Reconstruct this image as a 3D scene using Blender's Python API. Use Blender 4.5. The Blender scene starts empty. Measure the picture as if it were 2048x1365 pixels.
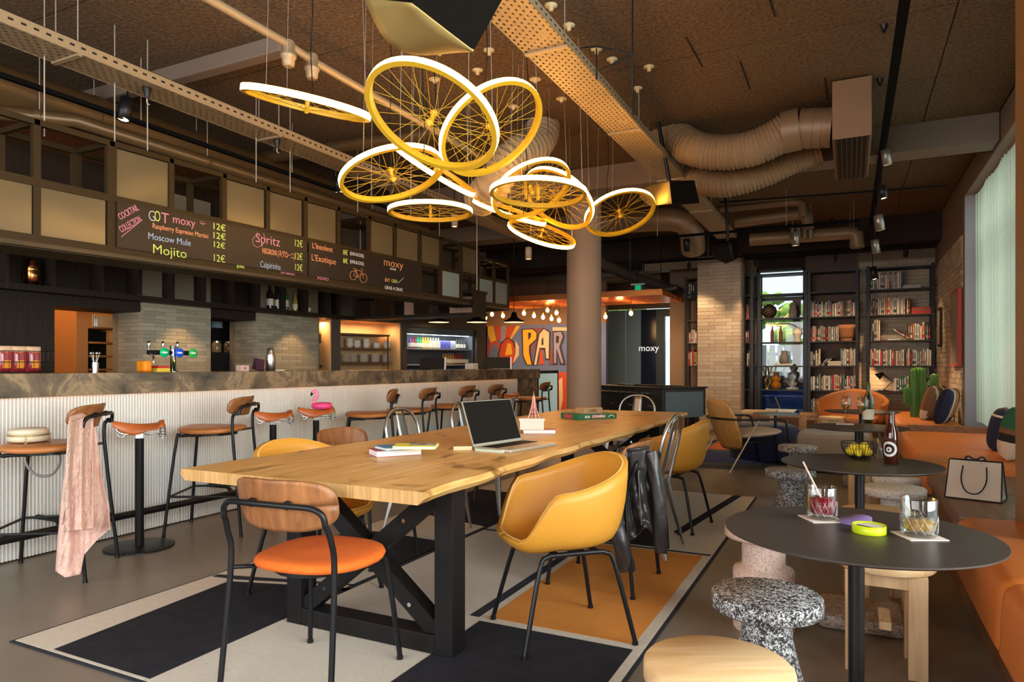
import bpy, math, random
from mathutils import Vector, Matrix
random.seed(7)
PI = math.pi
D2R = PI / 180
# ---------------------------------------------------------------- camera, world, lights
F_PX, CXP, HYP, EYE = 1365.0, 1024.0, 733.0, 1.16
YAW = math.atan((1700 - CXP) / F_PX)
FWD = Vector((-math.sin(YAW), math.cos(YAW), 0)); RGT = Vector((math.cos(YAW), math.sin(YAW), 0))
SC = bpy.context.scene
cam_d = bpy.data.cameras.new('camera'); cam = bpy.data.objects.new('camera', cam_d)
SC.collection.objects.link(cam); SC.camera = cam
cam.location = (0, 0, EYE); cam.rotation_euler = (PI / 2, 0, YAW)
cam_d.sensor_width = 36; cam_d.lens = 36 * F_PX / 2048; cam_d.shift_y = (HYP - 682.5) / 2048
cam_d.clip_start = 0.05; cam_d.clip_end = 200
vs = SC.view_settings
vs.view_transform = 'Standard'; vs.look = 'None'; vs.gamma = 1; vs.use_curve_mapping = False; vs.exposure = 0.55
try:
    SC.cycles.max_bounces = 7; SC.cycles.diffuse_bounces = 4; SC.cycles.glossy_bounces = 4
    SC.cycles.transmission_bounces = 7; SC.cycles.transparent_max_bounces = 12
    SC.cycles.caustics_reflective = False; SC.cycles.caustics_refractive = False
    SC.cycles.sample_clamp_indirect = 4.0
except Exception: pass
wd = bpy.data.worlds.new('sky'); SC.world = wd; wd.use_nodes = True
bg = wd.node_tree.nodes['Background']; bg.inputs[0].default_value = (0.72, 0.86, 1.0, 1); bg.inputs[1].default_value = 1.1
def light(kind, name, loc, power, col, size=None, size_y=None, direction=None, spot=None, rad=None):
    d = bpy.data.lights.new(name, kind); d.energy = power; d.color = col
    if kind == 'AREA':
        d.shape = 'RECTANGLE'; d.size = size; d.size_y = size_y or size
    if kind == 'SPOT': d.spot_size = spot * D2R; d.spot_blend = 0.6
    if rad is not None and kind != 'AREA': d.shadow_soft_size = rad
    o = bpy.data.objects.new(name, d); SC.collection.objects.link(o); o.location = loc
    if direction is not None: o.rotation_euler = Vector(direction).to_track_quat('-Z', 'Y').to_euler()
    return o
DAY = (1.0, 0.98, 0.96); WARM = (1.0, 0.62, 0.28)
# daylight: the big windows on the right side (one in view, one beside and one behind the photographer)
light('AREA', 'daylight_far_window', (2.1, 6.7, 1.85), 230, (0.98, 1.0, 0.97), 5.4, 2.6, (-1, -0.05, -0.12))
light('AREA', 'daylight_near_window', (1.95, 0.3, 1.75), 370, DAY, 5.2, 2.3, (-1, 0.25, -0.18))
sun = light('SUN', 'sun', (0, 30, 20), 3.0, (1, 0.96, 0.88), direction=(0.25, 0.5, -0.8)); sun.data.angle = 0.01
light('AREA', 'daylight_rear_window', (-3.2, -3.2, 1.9), 200, (1.0, 0.97, 0.95), 6.0, 2.4, (0, 1, -0.1))
# ---------------------------------------------------------------- pixel -> plane helpers (real planes of the room)
def ray(px, py): return FWD + RGT * ((px - CXP) / F_PX) + Vector((0, 0, (HYP - py) / F_PX))
def onX(px, py, x): r = ray(px, py); t = x / r.x; return Vector((x, r.y * t, EYE + r.z * t))
def onY(px, py, y): r = ray(px, py); t = y / r.y; return Vector((r.x * t, y, EYE + r.z * t))
def onZ(px, py, z): r = ray(px, py); t = (z - EYE) / r.z; return Vector((r.x * t, r.y * t, z))
def atD(px, py, d): return Vector((0, 0, EYE)) + ray(px, py) * d
# ---------------------------------------------------------------- materials
MC = {}
def mat(name, col=(0.5, 0.5, 0.5), rough=0.5, metal=0.0, noise=0, nscale=8, col2=None, bump=0, bscale=60, stretch=(1, 1, 1),
        emit=None, estr=0, trans=0, ior=1.45, coat=0, sheen=0, spec=None, detail=4):
    if name in MC: return MC[name]
    m = bpy.data.materials.new(name); m.use_nodes = True; nt = m.node_tree; N = nt.nodes; L = nt.links
    b = N['Principled BSDF']
    b.inputs['Base Color'].default_value = (*col, 1); b.inputs['Roughness'].default_value = rough
    b.inputs['Metallic'].default_value = metal; b.inputs['IOR'].default_value = ior
    b.inputs['Transmission Weight'].default_value = trans; b.inputs['Coat Weight'].default_value = coat
    b.inputs['Sheen Weight'].default_value = sheen
    if spec is not None: b.inputs['Specular IOR Level'].default_value = spec
    if emit: b.inputs['Emission Color'].default_value = (*emit, 1); b.inputs['Emission Strength'].default_value = estr
    m['tc'] = 1
    if noise or bump:
        tc = N.new('ShaderNodeTexCoord'); mp = N.new('ShaderNodeMapping'); mp.inputs['Scale'].default_value = stretch
        L.new(tc.outputs['Object'], mp.inputs[0])
    if noise:
        n = N.new('ShaderNodeTexNoise'); n.inputs['Scale'].default_value = nscale; n.inputs['Detail'].default_value = detail
        L.new(mp.outputs[0], n.inputs[0]); cr = N.new('ShaderNodeValToRGB')
        cr.color_ramp.elements[0].position = 0.5 - noise; cr.color_ramp.elements[1].position = 0.5 + noise
        cr.color_ramp.elements[0].color = (*col, 1); cr.color_ramp.elements[1].color = (*(col2 or [min(1, c * 1.5) for c in col]), 1)
        L.new(n.outputs[0], cr.inputs[0]); L.new(cr.outputs[0], b.inputs['Base Color'])
    if bump:
        n = N.new('ShaderNodeTexNoise'); n.inputs['Scale'].default_value = bscale; n.inputs['Detail'].default_value = 3
        L.new(mp.outputs[0], n.inputs[0]); bp = N.new('ShaderNodeBump'); bp.inputs['Strength'].default_value = bump
        bp.inputs['Distance'].default_value = 0.01; L.new(n.outputs[0], bp.inputs['Height']); L.new(bp.outputs[0], b.inputs['Normal'])
    MC[name] = m; return m
def terrazzo(name, base, c1, c2, scale=90, amount=0.5):
    if name in MC: return MC[name]
    m = mat(name, base, 0.55); nt = m.node_tree; N = nt.nodes; L = nt.links; b = N['Principled BSDF']
    tc = N.new('ShaderNodeTexCoord')
    dn = N.new('ShaderNodeTexNoise'); dn.inputs['Scale'].default_value = scale * 0.6; L.new(tc.outputs['Object'], dn.inputs[0])
    mx = N.new('ShaderNodeMixRGB'); mx.inputs[0].default_value = 0.03; L.new(tc.outputs['Object'], mx.inputs[1]); L.new(dn.outputs['Color'], mx.inputs[2])
    v = N.new('ShaderNodeTexVoronoi'); v.inputs['Scale'].default_value = scale; L.new(mx.outputs[0], v.inputs['Vector'])
    sx = N.new('ShaderNodeSeparateColor'); L.new(v.outputs['Color'], sx.inputs[0])
    cr = N.new('ShaderNodeValToRGB'); cr.color_ramp.interpolation = 'CONSTANT'
    e = cr.color_ramp.elements; e[0].color = (*base, 1); e[0].position = 0; e[1].position = amount; e[1].color = (*c1, 1)
    q = e.new(amount + (1 - amount) * 0.7); q.color = (*c2, 1)
    L.new(sx.outputs[0], cr.inputs[0]); L.new(cr.outputs[0], b.inputs['Base Color'])
    return m
def wood(name, c1, c2, axis='Y', scale=1.0, rough=0.45, knots=0.0):
    if name in MC: return MC[name]
    m = mat(name, c1, rough); nt = m.node_tree; N = nt.nodes; L = nt.links; b = N['Principled BSDF']
    tc = N.new('ShaderNodeTexCoord'); mp = N.new('ShaderNodeMapping')
    s = {'X': (1.2, 14, 14), 'Y': (14, 1.2, 14), 'Z': (14, 14, 1.2)}[axis]
    mp.inputs['Scale'].default_value = [q * scale for q in s]; L.new(tc.outputs['Object'], mp.inputs[0])
    n = N.new('ShaderNodeTexNoise'); n.inputs['Scale'].default_value = 2.2; n.inputs['Detail'].default_value = 7; n.inputs['Distortion'].default_value = 0.8
    L.new(mp.outputs[0], n.inputs[0]); cr = N.new('ShaderNodeValToRGB')
    cr.color_ramp.elements[0].position = 0.33; cr.color_ramp.elements[1].position = 0.68
    cr.color_ramp.elements[0].color = (*c2, 1); cr.color_ramp.elements[1].color = (*c1, 1); L.new(n.outputs[0], cr.inputs[0])
    out = cr.outputs[0]
    if knots:
        mp2 = N.new('ShaderNodeMapping'); mp2.inputs['Scale'].default_value = [q * (0.22 if q > 10 else 1.6) for q in s]
        L.new(tc.outputs['Object'], mp2.inputs[0])
        n2 = N.new('ShaderNodeTexNoise'); n2.inputs['Scale'].default_value = 1.5; n2.inputs['Detail'].default_value = 5; n2.inputs['Distortion'].default_value = 1.5
        L.new(mp2.outputs[0], n2.inputs[0]); c3 = N.new('ShaderNodeValToRGB')
        c3.color_ramp.elements[0].position = 0.60; c3.color_ramp.elements[1].position = 0.70
        c3.color_ramp.elements[0].color = (0, 0, 0, 1); c3.color_ramp.elements[1].color = (knots, knots, knots, 1); L.new(n2.outputs[0], c3.inputs[0])
        mx = N.new('ShaderNodeMixRGB'); L.new(c3.outputs[0], mx.inputs[0]); L.new(out, mx.inputs[1]); mx.inputs[2].default_value = (c2[0] * 0.3, c2[1] * 0.22, c2[2] * 0.18, 1)
        out = mx.outputs[0]
    L.new(out, b.inputs['Base Color']); return m
def marble(name):
    m = mat(name, (0.1, 0.08, 0.05), 0.22); nt = m.node_tree; N = nt.nodes; L = nt.links; b = N['Principled BSDF']
    tc = N.new('ShaderNodeTexCoord'); n = N.new('ShaderNodeTexNoise'); n.inputs['Scale'].default_value = 3.2; n.inputs['Detail'].default_value = 11
    n.inputs['Distortion'].default_value = 0.5; n.inputs['Roughness'].default_value = 0.65; L.new(tc.outputs['Object'], n.inputs[0])
    cr = N.new('ShaderNodeValToRGB'); e = cr.color_ramp.elements
    e[0].position = 0.3; e[0].color = (0.03, 0.022, 0.015, 1); e[1].position = 0.75; e[1].color = (0.42, 0.33, 0.22, 1)
    for p, c in ((0.42, (0.10, 0.075, 0.05)), (0.5, (0.15, 0.11, 0.07)), (0.56, (0.30, 0.21, 0.12)), (0.62, (0.14, 0.10, 0.07))):
        q = e.new(p); q.color = (*c, 1)
    L.new(n.outputs[0], cr.inputs[0]); L.new(cr.outputs[0], b.inputs['Base Color']); return m
def perforated(name, col, pitch=(0.04, 0.03), slot=(0.45, 0.32), rough=0.45):
    m = mat(name, col, rough, 0.3); nt = m.node_tree; N = nt.nodes; L = nt.links; b = N['Principled BSDF']
    tc = N.new('ShaderNodeTexCoord'); sp = N.new('ShaderNodeSeparateXYZ'); L.new(tc.outputs['Object'], sp.inputs[0])
    def mth(op, a, bb=None):
        n = N.new('ShaderNodeMath'); n.operation = op
        for i, q in enumerate((a, bb)):
            if q is None: continue
            if isinstance(q, (int, float)): n.inputs[i].default_value = q
            else: L.new(q, n.inputs[i])
        return n.outputs[0]
    u = mth('DIVIDE', sp.outputs[1], pitch[0]); v = mth('DIVIDE', sp.outputs[0], pitch[1])
    row = mth('FLOOR', v); odd = mth('MULTIPLY', mth('MODULO', mth('ABSOLUTE', row), 2.0), 0.5)
    fu = mth('FRACT', mth('ADD', u, odd)); fv = mth('FRACT', v)
    h = mth('MULTIPLY', mth('LESS_THAN', fu, slot[0]), mth('LESS_THAN', fv, slot[1]))
    tr = N.new('ShaderNodeBsdfTransparent'); mx = N.new('ShaderNodeMixShader'); L.new(h, mx.inputs[0])
    L.new(b.outputs[0], mx.inputs[1]); L.new(tr.outputs[0], mx.inputs[2]); L.new(mx.outputs[0], N['Material Output'].inputs[0])
    return m
def curtain_mat():
    m = bpy.data.materials.new('sheer_curtain'); m.use_nodes = True; N = m.node_tree.nodes; L = m.node_tree.links
    N.remove(N['Principled BSDF']); d = N.new('ShaderNodeBsdfDiffuse'); t = N.new('ShaderNodeBsdfTranslucent'); tp = N.new('ShaderNodeBsdfTransparent')
    d.inputs[0].default_value = (0.45, 0.47, 0.38, 1); t.inputs[0].default_value = (0.26, 0.29, 0.23, 1)
    a = N.new('ShaderNodeMixShader'); a.inputs[0].default_value = 0.55; L.new(d.outputs[0], a.inputs[1]); L.new(t.outputs[0], a.inputs[2])
    c = N.new('ShaderNodeMixShader'); L.new(a.outputs[0], c.inputs[1]); L.new(tp.outputs[0], c.inputs[2])
    tc = N.new('ShaderNodeTexCoord'); mp = N.new('ShaderNodeMapping'); mp.inputs['Scale'].default_value = (1, 20, 90); n = N.new('ShaderNodeTexNoise'); n.inputs['Scale'].default_value = 3
    L.new(tc.outputs['Object'], mp.inputs[0]); L.new(mp.outputs[0], n.inputs[0]); r = N.new('ShaderNodeMapRange'); r.inputs[1].default_value = 0.35; r.inputs[2].default_value = 0.65; r.inputs[3].default_value = 0.02; r.inputs[4].default_value = 0.22
    L.new(n.outputs[0], r.inputs[0]); L.new(r.outputs[0], c.inputs[0]); L.new(c.outputs[0], N['Material Output'].inputs[0]); MC['sheer_curtain'] = m; return m

BLK = mat('black_metal', (0.008, 0.008, 0.009), 0.36, 0.0, spec=0.35)
BLKM = mat('matte_black', (0.009, 0.008, 0.008), 0.55, spec=0.22)
DKBR = mat('dark_brown_lacquer', (0.014, 0.009, 0.006), 0.55, spec=0.25, noise=0.2, nscale=6, col2=(0.026, 0.016, 0.010), stretch=(8, 8, 0.6))
OLIVE = mat('olive_brown_frame', (0.032, 0.019, 0.007), 0.5, spec=0.2)
CHROME = mat('chrome', (0.75, 0.75, 0.76), 0.16, 1.0)
STEEL = mat('brushed_steel', (0.5, 0.48, 0.46), 0.32, 1.0, bump=0.1, bscale=30, stretch=(1, 1, 20))
BRASS = mat('brass', (0.6, 0.42, 0.14), 0.3, 1.0)
WALNUT = wood('walnut_veneer', (0.34, 0.135, 0.045), (0.19, 0.07, 0.024), 'Z')
OAK = wood('oak_top', (0.74, 0.44, 0.16), (0.56, 0.28, 0.075), 'Y', 1.0, 0.36, knots=0.9)
OAKX = wood('oak_end_grain', (0.60, 0.36, 0.13), (0.42, 0.22, 0.07), 'Z', 2.0, 0.55)
PINE = wood('pale_pine', (0.80, 0.58, 0.33), (0.66, 0.42, 0.20), 'X', 0.9, 0.5, knots=0.5)
PINEZ = wood('pale_pine_upright', (0.74, 0.53, 0.31), (0.58, 0.36, 0.18), 'Z', 0.9, 0.5, knots=0.5)
PLY = wood('honey_plywood', (0.62, 0.36, 0.12), (0.47, 0.24, 0.07), 'Z', 1.0, 0.4)
BENCHW = wood('bench_walnut', (0.24, 0.12, 0.06), (0.14, 0.065, 0.033), 'Y', 0.8, 0.4)
MUST = mat('mustard_leather', (0.62, 0.27, 0.028), 0.42, noise=0.3, nscale=3, col2=(0.68, 0.31, 0.04), bump=0.12, bscale=220)
MUSTST = mat('pale_stitching', (0.85, 0.55, 0.18), 0.6)
ORFAB = mat('orange_wool', (0.66, 0.115, 0.008), 0.9, noise=0.3, nscale=30, col2=(0.72, 0.14, 0.012), bump=0.25, bscale=400, sheen=0.0)
COGNAC = mat('cognac_leather', (0.40, 0.135, 0.035), 0.38, noise=0.3, nscale=4, col2=(0.46, 0.17, 0.045), bump=0.08, bscale=200)
BENCHL = mat('bench_leather', (0.60, 0.17, 0.03), 0.45, noise=0.3, nscale=2.5, col2=(0.68, 0.21, 0.04), bump=0.1, bscale=120)
CREAM = mat('cream', (0.75, 0.70, 0.58), 0.6)
WHITE = mat('white_paint', (0.78, 0.78, 0.76), 0.5)
PAPER = mat('book_pages', (0.78, 0.74, 0.66), 0.8)
GLASS = mat('clear_glass', (1, 1, 1), 0.02, trans=1.0, ior=1.45)
TERB = terrazzo('black_terrazzo', (0.02, 0.02, 0.022), (0.62, 0.62, 0.62), (0.28, 0.27, 0.27), 190, 0.58)
TERW = terrazzo('white_terrazzo', (0.68, 0.63, 0.57), (0.40, 0.30, 0.24), (0.22, 0.16, 0.13), 190, 0.85)
TERP = terrazzo('pink_terrazzo', (0.66, 0.50, 0.42), (0.50, 0.32, 0.24), (0.32, 0.22, 0.18), 200, 0.75)
TERN = terrazzo('brown_terrazzo', (0.34, 0.25, 0.19), (0.08, 0.06, 0.05), (0.6, 0.5, 0.4), 200, 0.7)
MARB = marble('brown_marble')
FROST = mat('frosted_glass', (0.095, 0.072, 0.038), 0.22, noise=0.35, nscale=1.2, col2=(0.13, 0.10, 0.056))
FROSTC = mat('fluted_frosted_glass', (0.24, 0.30, 0.30), 0.3)
# ---------------------------------------------------------------- mesh builder
class B:
    def __init__(s): s.v = []; s.f = []; s.mi = []; s.sm = []; s.m = Matrix()
    def add(s, vs, fs, mi=0, sm=False):
        o = len(s.v); M = s.m; s.v += [tuple(M @ Vector(p)) for p in vs]
        for f in fs: s.f.append([i + o for i in f]); s.mi.append(mi); s.sm.append(sm)
        return s
    def box(s, a, b, mi=0, bev=0):
        (x0, y0, z0), (x1, y1, z1) = [min(p, q) for p, q in zip(a, b)], [max(p, q) for p, q in zip(a, b)]
        if bev <= 0:
            v = [(x, y, z) for z in (z0, z1) for y in (y0, y1) for x in (x0, x1)]
            return s.add(v, [(0, 2, 3, 1), (4, 5, 7, 6), (0, 1, 5, 4), (2, 6, 7, 3), (0, 4, 6, 2), (1, 3, 7, 5)], mi)
        import bmesh
        bm = bmesh.new(); bmesh.ops.create_cube(bm, size=1)
        for q in bm.verts: q.co = Vector(((x0 + x1) / 2 + q.co.x * (x1 - x0), (y0 + y1) / 2 + q.co.y * (y1 - y0), (z0 + z1) / 2 + q.co.z * (z1 - z0)))
        bev = min(bev, 0.49 * min(x1 - x0, y1 - y0, z1 - z0))
        bmesh.ops.bevel(bm, geom=bm.edges[:], offset=bev, segments=2, profile=0.6, affect='EDGES'); bm.verts.index_update()
        s.add([q.co[:] for q in bm.verts], [[w.index for w in f.verts] for f in bm.faces], mi, False); bm.free(); return s
    def bar(s, p0, p1, w, h, mi=0, up=(0, 0, 1)):
        p0, p1 = Vector(p0), Vector(p1); t = (p1 - p0).normalized(); u = Vector(up)
        if abs(t.dot(u)) > 0.98: u = Vector((1, 0, 0))
        a = t.cross(u).normalized(); b = a.cross(t); v = []
        for p in (p0, p1):
            for i, j in ((-1, -1), (1, -1), (1, 1), (-1, 1)): v.append(p + a * (i * w / 2) + b * (j * h / 2))
        return s.add(v, [(0, 3, 2, 1), (4, 5, 6, 7), (0, 1, 5, 4), (1, 2, 6, 5), (2, 3, 7, 6), (3, 0, 4, 7)], mi)
    def tube(s, pts, r, n=8, mi=0, caps=True, closed=False):
        P = [Vector(p) for p in pts]; k = len(P); R = r if isinstance(r, (list, tuple)) else [r] * k
        T = []
        for i in range(k):
            a = P[(i - 1) % k] if (closed or i > 0) else P[i]; b = P[(i + 1) % k] if (closed or i < k - 1) else P[i]
            T.append((b - a).normalized())
        u = Vector((0, 0, 1)) if abs(T[0].z) < 0.9 else Vector((1, 0, 0)); u = (u - T[0] * u.dot(T[0])).normalized(); V = []
        for i in range(k):
            u = (u - T[i] * u.dot(T[i])); u = u.normalized() if u.length > 1e-6 else T[i].orthogonal().normalized(); w = T[i].cross(u)
            for j in range(n):
                a = 2 * PI * j / n; V.append(P[i] + (u * math.cos(a) + w * math.sin(a)) * R[i])
        fs = []
        for i in range(k if closed else k - 1):
            i2 = (i + 1) % k
            for j in range(n): fs.append((i * n + j, i * n + (j + 1) % n, i2 * n + (j + 1) % n, i2 * n + j))
        s.add(V, fs, mi, True)
        if caps and not closed: s.add(V[:n], [tuple(range(n))[::-1]], mi); s.add(V[-n:], [tuple(range(n))], mi)
        return s
    def lathe(s, prof, n=24, mi=0, c=(0, 0, 0), cap=True, sm=True, half=None):
        V = []; c = Vector(c)
        for r, z in prof:
            for j in range(n): a = 2 * PI * j / n; V.append((c.x + r * math.cos(a), c.y + r * math.sin(a), c.z + z))
        k = len(prof); fs = [(i * n + j, i * n + (j + 1) % n, (i + 1) * n + (j + 1) % n, (i + 1) * n + j) for i in range(k - 1) for j in range(n)]
        s.add(V, fs, mi, sm)
        if cap:
            if prof[0][0] > 1e-5: s.add(V[:n], [tuple(range(n))[::-1]], mi)
            if prof[-1][0] > 1e-5: s.add(V[-n:], [tuple(range(n))], mi)
        return s
    def cyl(s, c, r, z0, z1, n=20, mi=0, bev=0):
        p = [(r, z0), (r, z1)] if not bev else [(r - bev, z0), (r, z0 + bev), (r, z1 - bev), (r - bev, z1)]
        return s.lathe(p, n, mi, (c[0], c[1], 0), sm=n > 6)
    def prism(s, poly, z0, z1, mi=0, sm=False):
        n = len(poly); v = [(*p, z0) for p in poly] + [(*p, z1) for p in poly]
        s.add(v, [tuple(range(n))[::-1], tuple(range(n, 2 * n))], mi)
        return s.add(v, [(i, (i + 1) % n, n + (i + 1) % n, n + i) for i in range(n)], mi, sm)
    def sphere(s, c, r, n=12, mi=0, sc=(1, 1, 1)):
        V = []; m2 = n // 2 + 1
        for i in range(m2):
            t = PI * i / (m2 - 1)
            for j in range(n): a = 2 * PI * j / n; V.append((c[0] + r * sc[0] * math.sin(t) * math.cos(a), c[1] + r * sc[1] * math.sin(t) * math.sin(a), c[2] + r * sc[2] * math.cos(t)))
        return s.add(V, [(i * n + j, (i + 1) * n + j, (i + 1) * n + (j + 1) % n, i * n + (j + 1) % n) for i in range(m2 - 1) for j in range(n)], mi, True)
    def grid(s, fn, nu, nv, mi=0, sm=True, wrap=False):
        V = [fn(i / nu, j / nv) for i in range(nu + 1) for j in range(nv + 1)]
        return s.add(V, [(i * (nv + 1) + j, (i + 1) * (nv + 1) + j, (i + 1) * (nv + 1) + j + 1, i * (nv + 1) + j + 1) for i in range(nu) for j in range(nv)], mi, sm)
    def build(s, name, mats, parent=None, loc=None, rot=None, solid=0, sub=0, off=-1):
        me = bpy.data.meshes.new(name); me.from_pydata(s.v, [], s.f)
        for m in (mats if isinstance(mats, (list, tuple)) else [mats]): me.materials.append(m)
        me.polygons.foreach_set('material_index', s.mi); me.polygons.foreach_set('use_smooth', s.sm); me.update()
        o = bpy.data.objects.new(name, me); SC.collection.objects.link(o)
        if parent is not None: o.parent = parent
        if loc is not None: o.location = loc
        if rot is not None: o.rotation_euler = rot
        if solid: q = o.modifiers.new('thickness', 'SOLIDIFY'); q.thickness = solid; q.offset = off
        if sub: q = o.modifiers.new('smooth', 'SUBSURF'); q.levels = sub; q.render_levels = sub
        return o
def crom(pts, n=6, closed=False):
    P = [Vector(p) for p in pts]; k = len(P); out = []
    for i in range(k if closed else k - 1):
        p0 = P[(i - 1) % k] if (closed or i > 0) else P[i]; p1 = P[i]; p2 = P[(i + 1) % k]; p3 = P[(i + 2) % k] if (closed or i < k - 2) else P[i + 1]
        for j in range(n):
            t = j / n; out.append(0.5 * ((2 * p1) + (p2 - p0) * t + (2 * p0 - 5 * p1 + 4 * p2 - p3) * t * t + (3 * p1 - p0 - 3 * p2 + p3) * t ** 3))
    if not closed: out.append(P[-1])
    return out
def thing(name, label, cat, loc=(0, 0, 0), rz=0, group=None):
    o = bpy.data.objects.new(name, None); SC.collection.objects.link(o); o.location = loc; o.rotation_euler = (0, 0, rz)
    o['label'] = label; o['category'] = cat
    if group: o['group'] = group
    return o
def tag(o, label, cat, group=None, kind=None):
    if label: o['label'] = label
    if cat: o['category'] = cat
    if group: o['group'] = group
    if kind: o['kind'] = kind
    return o
def struct(o, label=None):
    o['kind'] = 'structure'
    if label: o['label'] = label
    return o
def dup(root, loc, rz, label, group=None):
    def cp(o, par):
        c = o.copy(); SC.collection.objects.link(c); c.parent = par
        for ch in CH.get(o.name, ()): cp(ch, c)
        return c
    if root.name not in CH:
        for o in SC.objects:
            if o.parent is not None: CH.setdefault(o.parent.name, [])
        CH.clear()
        for o in SC.objects:
            if o.parent is not None: CH.setdefault(o.parent.name, []).append(o)
        CH.setdefault(root.name, [])
    c = cp(root, None); c.location = loc; c.rotation_euler = (0, 0, rz); c['label'] = label
    if group: c['group'] = group
    return c
CH = {}
def text(s, size, m, name, parent, mtx, align='CENTER', ext=0.0006, off=0):
    cu = bpy.data.curves.new(name, 'FONT'); cu.body = s; cu.size = size; cu.align_x = align; cu.align_y = 'CENTER'; cu.extrude = ext
    cu.materials.append(m); cu.resolution_u = 3; cu.offset = off
    tmp = bpy.data.objects.new(name, cu); SC.collection.objects.link(tmp); dg = bpy.context.evaluated_depsgraph_get()
    me = bpy.data.meshes.new_from_object(tmp.evaluated_get(dg)); bpy.data.objects.remove(tmp); me.name = name
    if not me.materials: me.materials.append(m)
    o = bpy.data.objects.new(name, me); SC.collection.objects.link(o); o.parent = parent; o.matrix_local = mtx; return o
def frame_mtx(o, xdir, ydir):
    x = Vector(xdir).normalized(); y = Vector(ydir).normalized(); z = x.cross(y)
    return Matrix(((x.x, y.x, z.x, o[0]), (x.y, y.y, z.y, o[1]), (x.z, y.z, z.z, o[2]), (0, 0, 0, 1)))
def face(fx, fy): return math.atan2(fy, fx) - PI / 2      # local +Y faces (fx, fy)
ORD = ['first', 'second', 'third', 'fourth', 'fifth', 'sixth', 'seventh', 'eighth', 'ninth', 'tenth', 'eleventh', 'twelfth', 'thirteenth', 'fourteenth',
       'fifteenth', 'sixteenth', 'seventeenth', 'eighteenth', 'nineteenth', 'twentieth'] + ['twenty-' + q for q in 'first second third fourth fifth sixth seventh eighth ninth'.split()] + ['thirtieth'] + ['thirty-' + q for q in 'first second third fourth fifth sixth seventh eighth ninth'.split()]
def field(parent, o, u, v, n, W, H, bw, bh, gap, dep, ms, name='brick', bond=0.5, limit=300, reverse=False):
    """bricks or tiles on a plane: origin o, directions u (width) and v (up), outward normal n."""
    o, u, v, n = Vector(o), Vector(u), Vector(v), Vector(n); cells = []
    rows = int(H / bh + 0.999)
    for r in range(rows):
        z0 = r * bh; z1 = min(H, z0 + bh) - gap; x = -bw * bond * (r % 2)
        while x < W:
            a, b = max(0, x), min(W, x + bw) - gap
            if b - a > 0.015 and z1 > z0 + 0.006: cells.append((a, b, z0, z1))
            x += bw
    if reverse: cells.sort(key=lambda c: -c[0])
    rest = B(); meshes = {}
    for i, (a, b, z0, z1) in enumerate(cells):
        mi = random.randrange(len(ms)); d = dep * random.uniform(0.75, 1.1)
        def bx(q, mm, w, h, d):
            c = [o * 0 + u * x + v * z + n * y for y in (0, d) for z in (0, h) for x in (0, w)]
            q.add(c, [(4, 5, 7, 6), (0, 1, 5, 4), (2, 6, 7, 3), (0, 4, 6, 2), (1, 3, 7, 5)], mm)
        if i < limit:
            key = (round(b - a, 3), round(z1 - z0, 3), mi, random.randrange(3))
            if key not in meshes:
                q = B(); bx(q, 0, b - a, z1 - z0, d); ob = q.build(name, ms[mi], parent); meshes[key] = ob.data
            else:
                ob = bpy.data.objects.new(name, meshes[key]); SC.collection.objects.link(ob); ob.parent = parent
            ob.location = o + u * a + v * z0
        else:
            rest.m = Matrix.Translation(o + u * a + v * z0); bx(rest, mi, b - a, z1 - z0, d)
    if rest.v: r = rest.build('far_' + name + 's', ms, parent); r['kind'] = 'stuff'
# ================================================================ ROOM SHELL
def s_box(name, a, b, m, parent=None):
    o = B().box(a, b).build(name, m, parent)
    if parent is None: struct(o)
    return o
CEIL = mat('wood_wool_ceiling', (0.065, 0.038, 0.019), 0.95, noise=0.2, nscale=42, col2=(0.19, 0.115, 0.058), bump=0.9, bscale=55, stretch=(1, 1, 1), detail=6)
FLOOR = mat('polished_concrete', (0.16, 0.13, 0.098), 0.33, noise=0.3, nscale=1.3, col2=(0.225, 0.182, 0.14), bump=0.02, bscale=6, detail=7)
WALLD = mat('dark_wall', (0.035, 0.024, 0.017), 0.7, spec=0.2); WALLB = mat('taupe_wall', (0.22, 0.15, 0.10), 0.7)
BEAMM = mat('painted_beam', (0.18, 0.125, 0.09), 0.6)
s_box('floor', (-9, -3.6, -0.1), (3, 16, 0), FLOOR)
ce = s_box('ceiling', (-9, -3.6, 3.44), (1.7, 16, 3.55), mat('ceiling_gap', (0.02, 0.015, 0.01), 0.9))
x = -9.0; k = 0
while x < 1.15:
    y = -1.0
    w = min(2.4, 1.18 - x)
    while y < 12.4:
        s_box('ceiling_panel', (x + 0.004, y + 0.004, 3.405 + random.uniform(0, 0.002)), (x + w - 0.004, y + 1.192, 3.44), CEIL, ce); y += 1.2
    x += 2.4
# long slots cut in the ceiling panels
for (p0, p1) in (((1372, 74), (1405, 134)), ((1480, 122), (1500, 178)), ((1650, 155), (1655, 200)), ((1540, 0), (1550, 33))):
    a, b_ = onZ(*p0, 3.404), onZ(*p1, 3.404)
    B().bar(a, b_, 0.012, 0.004).build('ceiling_slot', mat('slot_black', (0.01, 0.008, 0.006), 0.9), ce)
s_box('trim_1', (-9, 7.3, 3.155), (1.18, 7.62, 3.405), BEAMM)              # cross beam
s_box('trim_2', (-9, 11.6, 3.0), (1.18, 12.4, 3.405), WALLD)
s_box('wall_left', (-9.1, -3.6, 0), (-9, 16, 3.44), WALLD)
wr = s_box('wall_rear', (-9, -3.6, 0), (-6.4, -3.5, 3.44), WALLB)
s_box('pier', (0.0, -3.6, 0), (1.7, -3.5, 3.44), WALLB, wr); s_box('lintel', (-6.4, -3.6, 3.15), (0, -3.5, 3.44), WALLB, wr); s_box('sill', (-6.4, -3.6, 0), (0, -3.5, 0.5), WALLB, wr)
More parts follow.
